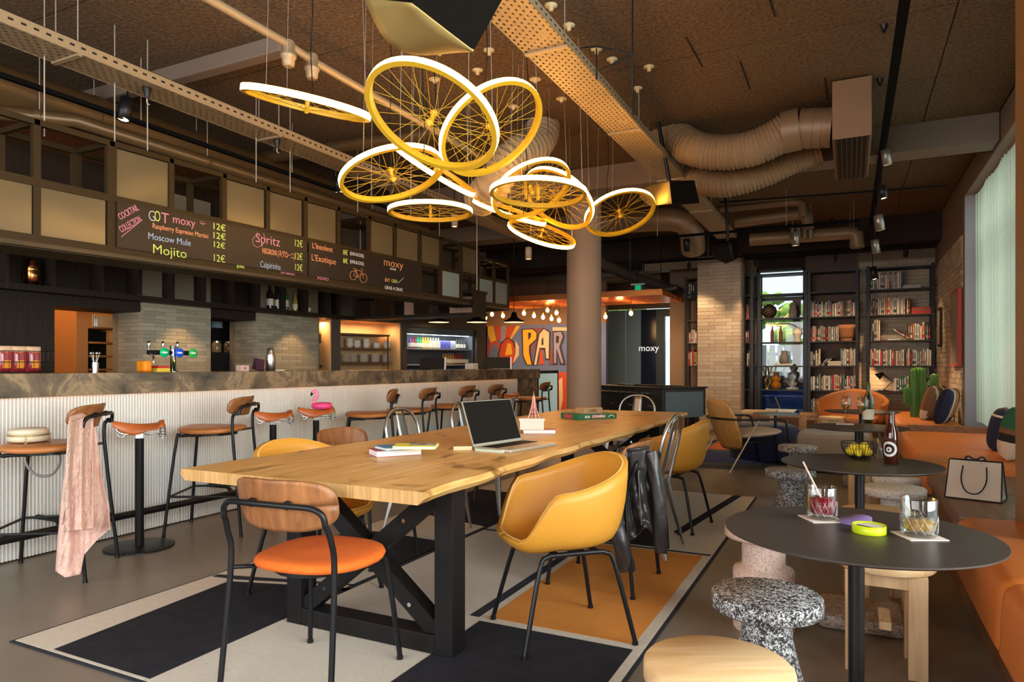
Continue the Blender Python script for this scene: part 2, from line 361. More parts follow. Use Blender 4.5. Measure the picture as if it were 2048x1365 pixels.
def pane_mat():
    m = bpy.data.materials.new('window_glass'); m.use_nodes = True; N = m.node_tree.nodes; L = m.node_tree.links; N.remove(N['Principled BSDF'])
    t = N.new('ShaderNodeBsdfTransparent'); t.inputs[0].default_value = (0.93, 0.97, 0.96, 1); g = N.new('ShaderNodeBsdfGlossy'); g.inputs['Roughness'].default_value = 0.02
    f = N.new('ShaderNodeFresnel'); f.inputs[0].default_value = 1.45; mx = N.new('ShaderNodeMixShader'); L.new(f.outputs[0], mx.inputs[0]); L.new(t.outputs[0], mx.inputs[1]); L.new(g.outputs[0], mx.inputs[2])
    L.new(mx.outputs[0], N['Material Output'].inputs[0]); return m
PANE = pane_mat()
# right wall: brick part, window recess
BR = [mat('whitewashed_brick', (0.47, 0.38, 0.28), 0.8, bump=0.3, bscale=90), mat('whitewashed_brick_dark', (0.40, 0.32, 0.23), 0.8, bump=0.3, bscale=90), mat('whitewashed_brick_pale', (0.54, 0.45, 0.34), 0.8, bump=0.3, bscale=90)]
WX = 1.19
w = s_box('wall_right', (WX, 9.5, 0), (1.7, 12.6, 3.44), WALLB)
field(w, (WX, 9.56, 0.4), (0, 1, 0), (0, 0, 1), (-1, 0, 0), 2.85, 2.32, 0.23, 0.068, 0.006, 0.012, BR, 'brick', limit=300)
s_box('lintel', (1.19, -3.5, 3.13), (1.7, 9.5, 3.44), mat('lintel_paint', (0.24, 0.17, 0.12), 0.7), w)
s_box('jamb', (1.195, 9.44, 0.4), (1.6, 9.5, 3.13), mat('jamb_paint', (0.20, 0.175, 0.18), 0.6), w)
s_box('parapet', (1.42, -3.5, 0), (1.7, 9.5, 0.42), WALLB, w)
wn = struct(B().box((1.58, -3.4, 0.44), (1.60, 9.44, 3.12)).build('window_1', PANE))
for z in (0.42, 2.35, 3.09): s_box('window_frame', (1.54, -3.4, z), (1.62, 9.44, z + 0.05), mat('window_aluminium', (0.10, 0.10, 0.10), 0.4, 0.5), wn)
for y in (-3.4, -1.6, 0.2, 1.9, 3.6, 5.6, 7.5, 9.39): s_box('window_frame', (1.54, y, 0.42), (1.62, y + 0.05, 3.12), MC['window_aluminium'], wn)
# sheer curtain
CUR = curtain_mat(); 
def curt(y0, y1, name, lab):
    q = B(); q.grid(lambda u, v: (1.31 + 0.028 * math.sin(u * (y1 - y0) * 2 * PI / 0.115) * (0.6 + 0.4 * v) + 0.012 * math.sin(u * 41 + 1), y0 + u * (y1 - y0), 0.53 + v * 2.59), int((y1 - y0) * 60), 3)
    o = q.build(name, CUR); tag(o, lab, 'curtain')
    r = B().bar((1.31, y0, 3.118), (1.31, y1, 3.118), 0.03, 0.015).build('curtain_rail', WHITE, o)
curt(3.9, 9.36, 'curtain', 'long sheer pale green curtain hanging at the window behind the orange bench')
# pillar at the right edge and its darker post
s_box('trim_3', (0.685, 3.3, 0.455), (1.6, 3.86, 3.40), mat('bronze_brown_pillar', (0.25, 0.13, 0.05), 0.45))
# back wall with bookcases
BKY = 12.45
xw0, xw1 = onY(1513, 700, BKY).x, onY(1611, 700, BKY).x
wb = s_box('wall_back', (-2.95, BKY, 0), (xw0, BKY + 0.15, 3.44), WALLB)
s_box('panel', (xw1, BKY, 0), (onY(1716, 600, BKY).x, BKY + 0.15, 3.44), mat('dark_plum_panel', (0.10, 0.055, 0.04), 0.6, noise=0.25, nscale=5, col2=(0.13, 0.075, 0.055), stretch=(10, 10, 0.5)), wb)
xr = onY(1716, 600, BKY).x
s_box('panel', (xr, BKY, 0), (1.3, BKY + 0.15, 3.44), WALLB, wb)
s_box('panel', (xw0, BKY, 2.82), (xw1, BKY + 0.15, 3.44), WALLD, wb); s_box('panel', (xw0, BKY, 0), (xw1, BKY + 0.15, 0.3), WALLD, wb)
TS = [mat('bookcase_tile', (0.44, 0.36, 0.26), 0.6), mat('bookcase_tile_warm', (0.40, 0.32, 0.23), 0.6), mat('bookcase_tile_pale', (0.48, 0.40, 0.30), 0.6)]
field(wb, (xr + 0.02, BKY, 0.36), (1, 0, 0), (0, 0, 1), (0, -1, 0), 1.17 - xr, 2.5, 0.27, 0.062, 0.005, 0.008, TS, 'tile', limit=220)
w2 = struct(B().box((xw0, BKY + 0.06, 0.3), (xw1, BKY + 0.07, 2.82)).build('window_2', PANE))
for (a, b_) in (((xw0, 2.28), (xw1, 2.34)), ((xw0, 0.3), (xw1, 0.36)), ((xw0, 2.78), (xw1, 2.82))): s_box('window_frame', (a[0], BKY, a[1]), (b_[0], BKY + 0.12, b_[1]), BLK, w2)
for q in (xw0, xw1 - 0.04): s_box('window_frame', (q, BKY, 0.3), (q + 0.04, BKY + 0.12, 2.82), BLK, w2)
xm = onY(1588, 700, BKY).x
s_box('window_mullion', (xm - 0.03, BKY + 0.1, 0.85), (xm + 0.10, BKY + 0.2, 2.3), mat('window_post', (0.20, 0.10, 0.06), 0.5), w2)
s_box('window_board', (xw0, BKY + 0.15, 0.82), (xw1 + 0.5, BKY + 0.3, 0.96), mat('window_post', (0.2, 0.1, 0.06)), w2)
# outside seen through it
def flat(name, a, b, m, lab, cat):
    return tag(B().box(a, b).build(name, m), lab, cat)
HEDG = mat('hedge_green', (0.10, 0.22, 0.03), 0.8, noise=0.3, nscale=9, col2=(0.45, 0.62, 0.12), bump=1, bscale=30)
s_box('ground', (-14, 16.5, -0.2), (6, 26, -0.1), mat('pale_paving', (0.6, 0.58, 0.55), 0.8))
def hedge(name, x0, x1, y, z0, z1, lab):
    q = B(); rnd = random.Random(int(abs(x0) * 10))
    for i in range(int((x1 - x0) * 26)):
        q.sphere((rnd.uniform(x0, x1), y + rnd.uniform(-0.3, 0.3), rnd.uniform(z0, z1)), rnd.uniform(0.14, 0.3), 6)
    tag(q.build(name, HEDG), lab, 'hedge')
hedge('hedge', -3.4, 0.6, 17.6, -0.1, 2.9, 'bright green hedge outside, seen through the glass of the bookcase')
hedge('hedge', -8.0, -4.9, 18.6, -0.1, 3.0, 'bright green hedge outside, seen through the entrance door')
fn = thing('garden_fence', 'white slatted garden fence outside the bookcase window', 'fence', (0, 16.8, -0.1))
for i in range(22): B().box((-3.2 + i * 0.17, 0, 0), (-3.2 + i * 0.17 + 0.12, 0.03, 1.75)).build('slat', WHITE, fn)
for z in (0.3, 1.5): B().box((-3.3, 0.03, z), (0.6, 0.07, z + 0.08)).build('rail', WHITE, fn)
# side return and entrance end wall
EY = 14.6
s_box('wall_return', (-2.98, BKY + 0.15, 0), (-2.86, EY, 3.44), WALLB)
def ex(px): return onY(px, 700, EY).x
we = s_box('wall_end', (-9, EY, 0), (ex(1209), EY + 0.1, 3.44), WALLD)
s_box('header', (ex(1209), EY, onY(1280, 618, EY).z), (-2.9, EY + 0.1, 3.44), WALLB, we)
BLU = mat('slate_blue_panel', (0.20, 0.33, 0.42), 0.4); zt = onY(1280, 620, EY).z
for a, b_ in ((1211, 1219), (1220, 1251), (1253, 1282)): s_box('panel', (ex(a), EY - 0.03, 0), (ex(b_), EY + 0.1, zt), BLU, we)
s_box('panel', (ex(1283), EY - 0.02, 0), (ex(1313), EY + 0.1, zt), mat('navy_glass', (0.02, 0.03, 0.06), 0.12), we)
text('moxy', 0.2, mat('sign_white', (0.9, 0.9, 0.9), 0.5, emit=(1, 1, 1), estr=0.5), 'lettering', we, frame_mtx((ex(1298), EY - 0.03, onY(1298, 697, EY).z), (1, 0, 0), (0, 0, 1)))
d1 = struct(B().box((ex(1330), EY + 0.03, 0.05), (ex(1359), EY + 0.045, zt - 0.1)).build('door_1', PANE))
for a, b_ in ((1313, 1329), (1347, 1350), (1359, 1368)): s_box('door_frame', (ex(a), EY - 0.03, 0), (ex(b_), EY + 0.1, zt), mat('teal_door_frame', (0.03, 0.06, 0.08), 0.4), d1)
s_box('door_frame', (ex(1329), EY - 0.03, zt - 0.16), (ex(1360), EY + 0.1, zt), MC['teal_door_frame'], d1)
s_box('door_leaf', (ex(1350), EY + 0.02, 0), (ex(1359), EY + 0.05, zt - 0.16), mat('pale_blue_door', (0.35, 0.42, 0.5), 0.4), d1)
car = B().box((-5.6, 17.2, -0.1), (-4.4, 17.6, 1.0), bev=0.2); tag(car.build('parked_van', WHITE), 'white van parked outside the entrance door', 'van')
# round column and tiled column
struct(B().cyl((-2.945, 7.95), 0.212, 0, 3.405, 48).build('column', mat('taupe_column', (0.36, 0.25, 0.18), 0.55)))
xa, xb = onY(1395, 700, 11.72).x, onY(1481, 700, 11.72).x
tc = s_box('tiled_pillar', (xa, 11.73, 0), (xb, 12.3, 3.4), mat('pillar_core', (0.30, 0.22, 0.16), 0.7))
TP = [mat('oat_tile', (0.52, 0.42, 0.31), 0.5), mat('oat_tile_warm', (0.47, 0.37, 0.27), 0.5), mat('oat_tile_pale', (0.56, 0.47, 0.36), 0.5)]
zt2 = onY(1440, 525, 11.72).z
field(tc, (xa, 11.73, 0.1), (1, 0, 0), (0, 0, 1), (0, -1, 0), xb - xa, zt2 - 0.1, 0.285, 0.06, 0.004, 0.012, TP, 'tile', bond=0.35)
field(tc, (xb, 11.74, 0.1), (0, 1, 0), (0, 0, 1), (1, 0, 0), 0.5, zt2 - 0.1, 0.25, 0.06, 0.004, 0.01, TP, 'tile', bond=0.35, limit=60)
# ================================================================ BAR
bar = thing('bar_counter', 'long bar counter with white fluted front panels and black foot rail', 'bar counter', (-4.45, 0, 0))
RIB = mat('white_fluted_panel', (0.66, 0.64, 0.60), 0.28)
B().box((-0.62, 0.9, 0), (-0.022, 9.9, 0.97)).build('carcass', WALLD, bar)
segs = [(0.9, 2.12), (2.12, 3.445), (3.445, 5.323), (5.323, 7.2), (7.2, 9.17)]
for y0, y1 in segs:
    q = B(); q.box((-0.02, y0 + 0.003, 0.01), (-0.006, y1 - 0.003, 1.0)); n = int((y1 - y0) / 0.021); dy = (y1 - y0 - 0.008) / n
    for i in range(n):
        yc = y0 + 0.004 + (i + 0.5) * dy; r = dy * 0.42
        for (a0, a1) in ((-r, -r * 0.6), (-r * 0.6, r * 0.0), (0, r * 0.6), (r * 0.6, r)):
            f = lambda a: -0.006 + 0.011 * math.sqrt(max(0, 1 - (a / r) ** 2))
            q.add([(f(a0), yc + a0, 0.01), (f(a1), yc + a1, 0.01), (f(a1), yc + a1, 1.0), (f(a0), yc + a0, 1.0)], [(0, 1, 2, 3)], 0, True)
    q.build('fluted_panel', RIB, bar)
B().box((-0.022, 9.17, 0), (0.0, 9.9, 0.97)).build('marble_end_panel', MARB, bar)
ra, rb = 0.9, 9.1
B().tube([(0.25, ra, 0.195), (0.25, rb, 0.195)], 0.024, 12).build('foot_rail', BLK, bar)
for y in (1.2, 2.45, 3.7, 4.95, 6.2, 7.45, 8.7): B().tube([(0.0, y, 0.24), (0.2, y, 0.24), (0.25, y, 0.2)], 0.016, 8).lathe([(0.03, 0), (0.03, 0.01)], 12, 0, (0.0, y, 0.235)).build('rail_bracket', BLK, bar)
tp = B().box((-5.2, 0.85, 1.06), (-4.405, 9.9, 1.116), bev=0.004).box((-4.428, 0.85, 0.972), (-4.405, 9.9, 1.062), bev=0.002); tag(tp.build('marble_worktop', MARB), 'thick brown marble worktop along the whole bar', 'worktop')
fr = thing('glass_door_fridge', 'pale glass fronted fridge at the far end of the bar', 'fridge', (-4.45, 10.35, 0))
B().box((-0.6, -0.42, 0), (-0.03, 0.44, 1.09)).build('body', BLK, fr); B().box((-0.028, -0.40, 0.06), (-0.012, 0.40, 1.04)).build('door', mat('fridge_glass', (0.42, 0.58, 0.58), 0.25, emit=(0.55, 0.8, 0.8), estr=0.18), fr)
for a in (-0.42, 0.40): B().box((-0.03, a, 0.0), (-0.005, a + 0.03, 1.09)).build('door_frame', BLK, fr)
# warm led strip under the marble lip
ls = B().box((-4.441, 0.95, 1.005), (-4.430, 9.1, 1.015)); tag(ls.build('led_strip', mat('warm_led_tape', (1, 0.6, 0.3), 0.5, emit=(1, 0.42, 0.12), estr=9.0)), 'thin warm light strip under the edge of the marble bar top', 'light strip')
# ================================================================ BACK BAR
BX = -6.1
PT = [mat('pier_tile', (0.30, 0.25, 0.17), 0.45), mat('pier_tile_grey', (0.26, 0.22, 0.155), 0.45), mat('pier_tile_pale', (0.34, 0.285, 0.20), 0.45)]
wk = s_box('wall_bar', (-6.62, -0.5, 0), (-6.12, onX(112, 700, BX).y, 3.0), DKBR)
for (p0, p1) in ((285, 421), (515, 636)):
    y0, y1 = onX(p0, 700, BX).y, onX(p1, 700, BX).y
    pr_ = s_box('pier', (BX - 0.45, y0, 0), (BX, y1, 2.9), mat('pier_core', (0.2, 0.16, 0.11), 0.7))
    pr_.name = 'tiled_pier'
    field(pr_, (BX, y0, 0.9), (0, 1, 0), (0, 0, 1), (1, 0, 0), y1 - y0, 0.95, 0.24, 0.038, 0.003, 0.008, PT, 'tile', bond=0.45, limit=150)
    field(pr_, (BX - 0.36, y0, 0.9), (1, 0, 0), (0, 0, 1), (0, -1, 0), 0.36, 0.95, 0.19, 0.038, 0.003, 0.008, PT, 'tile', bond=0.45, limit=60)
# wall behind the openings
s_box('wall_kitchen', (-8.0, 2.2, 0), (-7.9, 7.4, 3.0), mat('kitchen_wall', (0.62, 0.42, 0.22), 0.7))
s_box('header', (-6.6, onX(112, 700, BX).y, onX(170, 620, BX).z + 0.02), (BX - 0.02, 6.74, 3.0), DKBR, wk)
light('AREA', 'kitchen_light', (-7.2, 4.0, 2.4), 26, (1, 0.55, 0.22), 0.9, 1.4, (0, 0, -1))
# niche wall (oblique): from A to Bp
NA, NB = Vector((-6.12, 6.85, 0)), Vector((-5.28, 9.75, 0))
NU = (NB - NA).normalized(); NN = Vector((NU.y, -NU.x, 0))
def onN(px, py, off=0.0):
    r = ray(px, py); t = ((NA + NN * off) - Vector((0, 0, EYE))).dot(NN) / r.dot(NN); return Vector((0, 0, EYE)) + r * t
def nloc(p): return (p - NA).dot(NU), p.z
NM = Matrix(((NU.x, -NN.x, 0, NA.x), (NU.y, -NN.y, 0, NA.y), (0, 0, 1, 0), (0, 0, 0, 1)))
nw = bpy.data.objects.new('wall_niche', None); SC.collection.objects.link(nw); nw.matrix_world = NM; nw['kind'] = 'structure'
NS = mat('charcoal_oak', (0.05, 0.035, 0.024), 0.55, noise=0.3, nscale=4, col2=(0.075, 0.055, 0.038), stretch=(14, 14, 0.7))
def nb(name, u0, u1, z0, z1, d0, d1, m, par=nw): return B().box((u0, d0, z0), (u1, d1, z1)).build(name, m, par)
u = lambda px: nloc(onN(px, 700))[0]
zn = nloc(onN(740, 643))[1]; zf = nloc(onN(885, 657))[1]
UW = nloc(NB)[0]
# face panels around openings: niche A px 638-663, niche B px 682-802, fridge px 815-953
for a, b_, z0, z1 in ((0 - 0.1, u(638), 0, 3.0), (u(664), u(681), 0, 3.0), (u(803), u(814), 0, 3.0), (u(954), u(972), 0, 3.0)): nb('panel', a, b_, z0, z1, 0, 0.08, NS)
nb('header_panel', u(638), u(664), zn, 3.0, 0, 0.08, NS); nb('header_panel', u(681), u(803), zn, 3.0, 0, 0.08, NS); nb('header_panel', u(814), u(954), zf, 3.0, 0, 0.08, NS)
nb('lower_panel', u(638), u(954), 0, 0.9, 0.0, 0.08, NS)
NI = mat('niche_lining', (0.62, 0.38, 0.17), 0.55)
for a, b_ in ((638, 664), (681, 803)):
    nb('niche_lining', u(a), u(b_), 0.9, zn, 0.42, 0.45, NI); nb('niche_lining', u(a) - 0.01, u(a) + 0.015, 0.9, zn, 0.02, 0.43, NI); nb('niche_lining', u(b_) - 0.015, u(b_) + 0.01, 0.9, zn, 0.02, 0.43, NI)
    nb('niche_lining', u(a), u(b_), zn - 0.0, zn + 0.02, 0.08, 0.43, NI)
for a, b_ in ((640, 662), (684, 800)):
    c = NM @ Vector(((u(a) + u(b_)) / 2, 0.2, zn - 0.03)); light('AREA', 'niche_light', c, 2.5 if b_ < 700 else 6, (1, 0.66, 0.34), max(0.1, (u(b_) - u(a)) * 0.8), 0.1, (0, 0, -1)).rotation_euler = (0, 0, math.atan2(NU.y, NU.x))
# ================================================================ RUG
RUGB = mat('beige_rug_wool', (0.58, 0.50, 0.41), 0.95, noise=0.3, nscale=60, col2=(0.66, 0.58, 0.48), bump=0.5, bscale=260)
RUGD = mat('charcoal_rug_wool', (0.022, 0.021, 0.026), 0.95, spec=0.1, noise=0.3, nscale=12, col2=(0.036, 0.034, 0.040), bump=0.5, bscale=260)
RUGO = mat('orange_rug_wool', (0.62, 0.22, 0.03), 0.95, noise=0.35, nscale=8, col2=(0.70, 0.27, 0.045), bump=0.5, bscale=260)
RUGL = mat('navy_rug_line', (0.018, 0.018, 0.026), 0.95)
rug = thing('patchwork_rug', 'large geometric rug in beige, charcoal and orange under the long table', 'rug', (-1.95, 4.0, 0))
def rp(name, poly, m, z0=0.0, z1=0.009):
    o = B().prism([(x + 1.95, y - 4.0) for x, y in poly], z0, z1).build(name, m, rug); return o
rp('rug_edge', [(-3.16, 1.63), (-0.735, 1.63), (-0.735, 6.35), (-3.16, 6.35)], RUGL, 0, 0.006)
rp('beige_field', [(-3.145, 1.645), (-0.75, 1.645), (-0.75, 6.335), (-3.145, 6.335)], RUGB, 0.0005, 0.008)
z1 = 0.0095
rp('charcoal_patch', [(-2.90, 1.66), (-2.31, 1.66), (-2.31, 2.80), (-2.98, 2.60)], RUGD, 0.001, z1)
rp('charcoal_patch', [(-3.13, 2.62), (-2.97, 2.64), (-2.34, 2.84), (-2.34, 2.86), (-3.13, 2.66)], RUGL, 0.001, z1)
rp('charcoal_patch', [(-3.13, 2.98), (-2.34, 3.15), (-2.34, 3.80), (-2.9, 3.85), (-3.13, 3.8)], RUGD, 0.001, z1)
rp('charcoal_patch', [(-3.13, 4.5), (-2.34, 4.3), (-2.34, 5.5), (-3.13, 5.6)], RUGD, 0.001, z1)
rp('charcoal_patch', [(-1.50, 1.66), (-0.79, 1.66), (-0.79, 2.70), (-1.50, 2.70)], RUGD, 0.001, z1)
rp('orange_patch', [(-1.485, 2.755), (-0.80, 2.755), (-0.80, 4.215), (-1.485, 4.215)], RUGO, 0.001, z1)
rp('orange_patch', [(-2.27, 4.28), (-1.56, 4.28), (-1.56, 6.2), (-2.27, 6.2)], RUGO, 0.001, z1)
rp('charcoal_patch', [(-1.47, 4.30), (-1.02, 4.30), (-1.25, 5.2), (-1.30, 5.15), (-1.47, 5.0)], RUGD, 0.001, z1)
rp('navy_line', [(-1.10, 4.75), (-1.04, 4.66), (-0.86, 6.33), (-0.93, 6.33)], RUGD, 0.001, z1)
for a in ([(-1.575, 2.74), (-1.525, 2.74), (-1.525, 6.33), (-1.575, 6.33)], [(-2.35, 2.75), (-2.31, 2.75), (-2.31, 6.33), (-2.35, 6.33)],
          [(-2.31, 4.215), (-1.575, 4.215), (-1.575, 4.25), (-2.31, 4.25)], [(-1.525, 4.24), (-0.76, 4.24), (-0.76, 4.27), (-1.525, 4.27)]):
    rp('navy_line', a, RUGL, 0.001, z1)
# far rug
r2 = thing('lounge_rug', 'blue grey and rust rug under the far lounge chairs', 'rug', (-0.9, 9.2, 0))
B().box((-2.2, -1.25, 0), (1.35, 1.6, 0.006)).build('grey_field', mat('slate_rug', (0.10, 0.10, 0.12), 0.95, bump=0.4, bscale=200), r2)
B().prism([(-1.4, -0.9), (0.1, -0.7), (0.2, 0.5), (-1.5, 0.3)], 0.001, 0.009).build('blue_patch', mat('blue_rug', (0.03, 0.05, 0.16), 0.95), r2)
B().prism([(-2.1, 0.2), (-1.2, 0.3), (-1.2, 1.4), (-2.1, 1.4)], 0.001, 0.009).build('beige_patch', RUGB, r2)
B().prism([(-0.9, 0.55), (0.3, 0.6), (0.3, 1.5), (-0.9, 1.5)], 0.001, 0.009).build('rust_patch', mat('rust_rug', (0.45, 0.12, 0.03), 0.95), r2)
# ================================================================ LONG TABLE
tb = thing('dining_table', 'long live edge oak table on black steel trestle frames', 'table', (-1.83, 4.0, 0))
q = B(); nseg = 60; ya, yb = 1.86, 6.12; rnd = random.Random(3)
def edge(y, side):
    if side > 0: return -1.252 - 0.018 * math.sin(1.5 * (y - 1.86) + 0.2) * math.sin(0.7 * (y - 1.8)) - 0.008 * math.sin(y * 13) - 0.05 * (y - 1.86) / 4.26
    return -2.405 + 0.03 * math.sin(1.1 * (y - 1.86)) + 0.007 * math.sin(y * 11)
zt_, zb_ = 0.75, 0.705
planks = [0, 0.24, 0.5, 0.74, 1.0]
for k in range(4):
    q = B()
    def top(i, j, z, off=0):
        y = ya + (yb - ya) * i / nseg; a, b_ = edge(y, -1), edge(y, 1); t = planks[k + j]; 
        if 0 < t < 1: x = a + (b_ - a) * t + (0.0008 if j == 0 else -0.0008)
        else: x = (a if t == 0 else b_) + off
        return (x + 1.83, y - 4.0, z)
    for j, side in ((0, 0), (1, 1)): pass
    V = []
    for i in range(nseg + 1):
        live = 0.012 + 0.006 * rnd.random(); lo = -live if k == 3 else (live if k == 0 else 0)
        V += [top(i, 0, zt_), top(i, 1, zt_), top(i, 1, (zt_ + zb_) / 2, 0.006 if k == 3 else 0), top(i, 1, zb_, -0.02 if k == 3 else 0), top(i, 0, zb_, 0.02 if k == 0 else 0), top(i, 0, (zt_ + zb_) / 2, -0.006 if k == 0 else 0)]
    fs = [(i * 6 + j, (i + 1) * 6 + j, (i + 1) * 6 + (j + 1) % 6, i * 6 + (j + 1) % 6) for i in range(nseg) for j in range(6)]
    q.add(V, fs, 0); q.add(V[:6], [(0, 1, 2, 3, 4, 5)], 1); q.add(V[-6:], [(5, 4, 3, 2, 1, 0)], 1); q.build('plank', [OAK, OAKX], tb)
def trestle(y, d):
    f = thing('x', 'x', 'x'); bpy.data.objects.remove(f)
    x0, x1 = -2.27, -1.40; w = 0.085; t = 0.10
    q = B()
    q.box((x1 - w + 1.83, y - 4, 0.0095), (x1 + 1.83, y + t - 4, 0.705), bev=0.004).build('leg_post', BLKM, tb)
    B().box((x0 + 1.83, y - 4, 0.0095), (x0 + w + 1.83, y + t - 4, 0.705), bev=0.004).build('leg_post', BLKM, tb)
    B().box((x0 + w + 1.83, y - 4, 0.0095), (x1 - w + 1.83, y + t - 4, 0.085), bev=0.004).build('bottom_rail', BLKM, tb)
    B().box((x0 + w + 1.83, y - 4, 0.65), (x1 - w + 1.83, y + t - 4, 0.704), bev=0.004).build('top_rail', BLKM, tb)
    for s in (1, -1):
        a = (x0 + w if s > 0 else x1 - w) + 1.83; b_ = (x1 - w if s > 0 else x0 + w) + 1.83
        o = B().bar((a, y + t / 2 - 4 - s * 0.001, 0.085), (b_, y + t / 2 - 4, 0.65), 0.07, 0.07, up=(0, 1, 0)).build('cross_brace', BLKM, tb)
        for tt in (0.18, 0.78):
            c = Vector((a, 0, 0.085)).lerp(Vector((b_, 0, 0.65)), tt)
            B().tube([(c.x, y - 4 + 0.0145, c.z), (c.x, y - 4 + 0.006, c.z)], 0.009, 10).build('bolt', CHROME, o)
trestle(2.30, 1); trestle(5.55, -1)
# ================================================================ WOOD-BACK CHAIRS
def wood_chair(name, label, seat_h, back_lo, back_hi, seat_m, cat, stool=False, wb_m=None, group=None):
    t = thing(name, label, cat, group=group)
    q = B(); sh = seat_h
    def seat(u_, v):
        a = u_ * 2 * PI; e = 0.78
        X = 0.225 * math.copysign(abs(math.cos(a)) ** e, math.cos(a)); Y = 0.215 * math.copysign(abs(math.sin(a)) ** e, math.sin(a))
        X *= 1 + 0.10 * (Y / 0.215); prof = [(0.0, 0.004), (0.5, 0.0), (0.85, -0.003), (0.97, -0.012), (1.0, -0.026), (0.97, -0.040), (0.8, -0.046), (0, -0.046)]
        f = v * (len(prof) - 1); i = min(int(f), len(prof) - 2); k = f - i
        r = prof[i][0] * (1 - k) + prof[i + 1][0] * k; z = prof[i][1] * (1 - k) + prof[i + 1][1] * k
        return (X * r, Y * r, sh + z + 0.012 * (Y * r / 0.215) ** 2)
    q.grid(seat, 32, 14); q.build('seat', seat_m, t)
    B().cyl((0, 0), 0.16, sh - 0.06, sh - 0.045, 20).build('seat_plate', BLK, t)
    z0 = 0.0; r = 0.0105 if not stool else 0.011
    fx, fy = (0.215, 0.225) if not stool else (0.235, 0.245)
    for s in (-1, 1):
        B().tube(crom([(s * 0.14, 0.03, sh - 0.055), (s * 0.172, 0.15, sh - 0.055), (s * 0.182, 0.185, sh - 0.10), (s * fx, fy, 0.012)], 5), r, 8).lathe([(0.013, 0), (0.012, 0.014)], 10, 0, (s * fx, fy, 0)).build('leg', BLK, t)
        rx, ry = (0.235, -0.245) if not stool else (0.245, -0.27)
        top = back_lo + (back_hi - back_lo) * 0.55
        B().tube(crom([(s * rx, ry, 0.012), (s * 0.222, -0.205, sh - 0.02), (s * 0.222, -0.222, sh + 0.10), (s * 0.215, -0.245, top - 0.06)], 5), r, 8).lathe([(0.013, 0), (0.012, 0.014)], 10, 0, (s * rx, ry, 0)).build('leg', BLK, t)
        B().tube([(s * 0.222, -0.205, sh - 0.035), (s * 0.16, -0.10, sh - 0.05)], 0.008, 8).build('seat_bracket', BLK, t)
        B().sphere((s * 0.075, -0.262, top), 0.017, 8).build('back_mount', BLK, t)
    B().tube(crom([(-0.215, -0.245, top - 0.06), (-0.208, -0.252, top - 0.025), (-0.17, -0.262, top - 0.004), (-0.08, -0.275, top), (0.08, -0.275, top), (0.17, -0.262, top - 0.004), (0.208, -0.252, top - 0.025), (0.215, -0.245, top - 0.06)], 5), r, 8).build('back_frame', BLK, t)
    W, Hh = 0.215, (back_hi - back_lo) / 2; zc = (back_hi + back_lo) / 2
    def bk(u_, v):
        a = u_ * 2 * PI; e = 0.55
        X = math.copysign(abs(math.cos(a)) ** e, math.cos(a)) * v; Z = math.copysign(abs(math.sin(a)) ** (e + 0.1), math.sin(a)) * v
        return (X * W, -0.245 + 0.075 * (abs(X) ** 2.2) - 0.02 * Z, zc + Z * Hh + 0.006 * X * X)
    B().grid(bk, 36, 8).build('backrest', wb_m or WALNUT, t, solid=0.011, off=0)
    if stool:
        zf = 0.27
        c = []
        for (sx, fy_, top_) in ((-1, 1, 0), (1, 1, 0), (1, -1, 0), (-1, -1, 0)):
            k = zf / (sh - 0.1)
            if fy_ > 0: c.append((sx * (fx * (1 - k) + 0.182 * k), fy * (1 - k) + 0.185 * k, zf))
            else: c.append((sx * (0.245 * (1 - k) + 0.222 * k), -0.27 * (1 - k) - 0.205 * k, zf))
        for i in range(4): B().tube([c[i], c[(i + 1) % 4]], 0.008, 8).build('foot_rest', BLK, t)
    return t
ch = wood_chair('dining_chair', 'orange seated chair with wooden back at the near end of the long table', 0.465, 0.585, 0.765, ORFAB, 'chair', group='dining chairs with curved wooden backs')
FRC = (-1.78, 1.965)
ch.location = (*FRC, 0.0105); ch.rotation_euler = (0, 0, 0.08)
dup(ch, (-1.20, 3.52, 0.0105), face(-1, 0.02), 'wooden chair hidden under the black leather jacket, on the right of the long table')
dup(ch, (-2.62, 3.30, 0.0105), face(1, -0.05), 'wood backed chair beyond the near mustard chair on the bar side of the long table')
# ---- bar stools
bs = wood_chair('bar_stool', 'cognac leather bar stool with a cream bag on it and pink scarf over its back', 0.735, 0.815, 0.945, COGNAC, 'bar stool', stool=True, group='wood backed leather bar stools')
bs.location = (-4.035, 2.285, 0); bs.rotation_euler = (0, 0, face(-0.78, -0.62))
dup(bs, (-4.07, 3.42, 0), face(-0.86, -0.5), 'cognac bar stool between the lone saddle stool and the pair of saddle stools')
def sx(px): return onX(px, 830, -4.0).y
STL = [(738, -0.8, -0.6, 'cognac bar stool just beyond the flamingo saddle stool, back turned edge on'), (820, -1, -0.28, 'second cognac bar stool beyond the flamingo saddle stool'),
       (903, -1, -0.18, 'third cognac bar stool beyond the flamingo saddle stool'), (962, -1, -0.15, 'cognac bar stool just before the farthest saddle stool')]
for px, a, b_, lab in STL: dup(bs, (-4.0, sx(px), 0), face(a, b_), lab)
dup(bs, (-3.95, onX(1062, 800, -3.95).y, 0), face(-1, -0.2), 'cognac bar stool at the far end of the bar in front of the pale fridge')
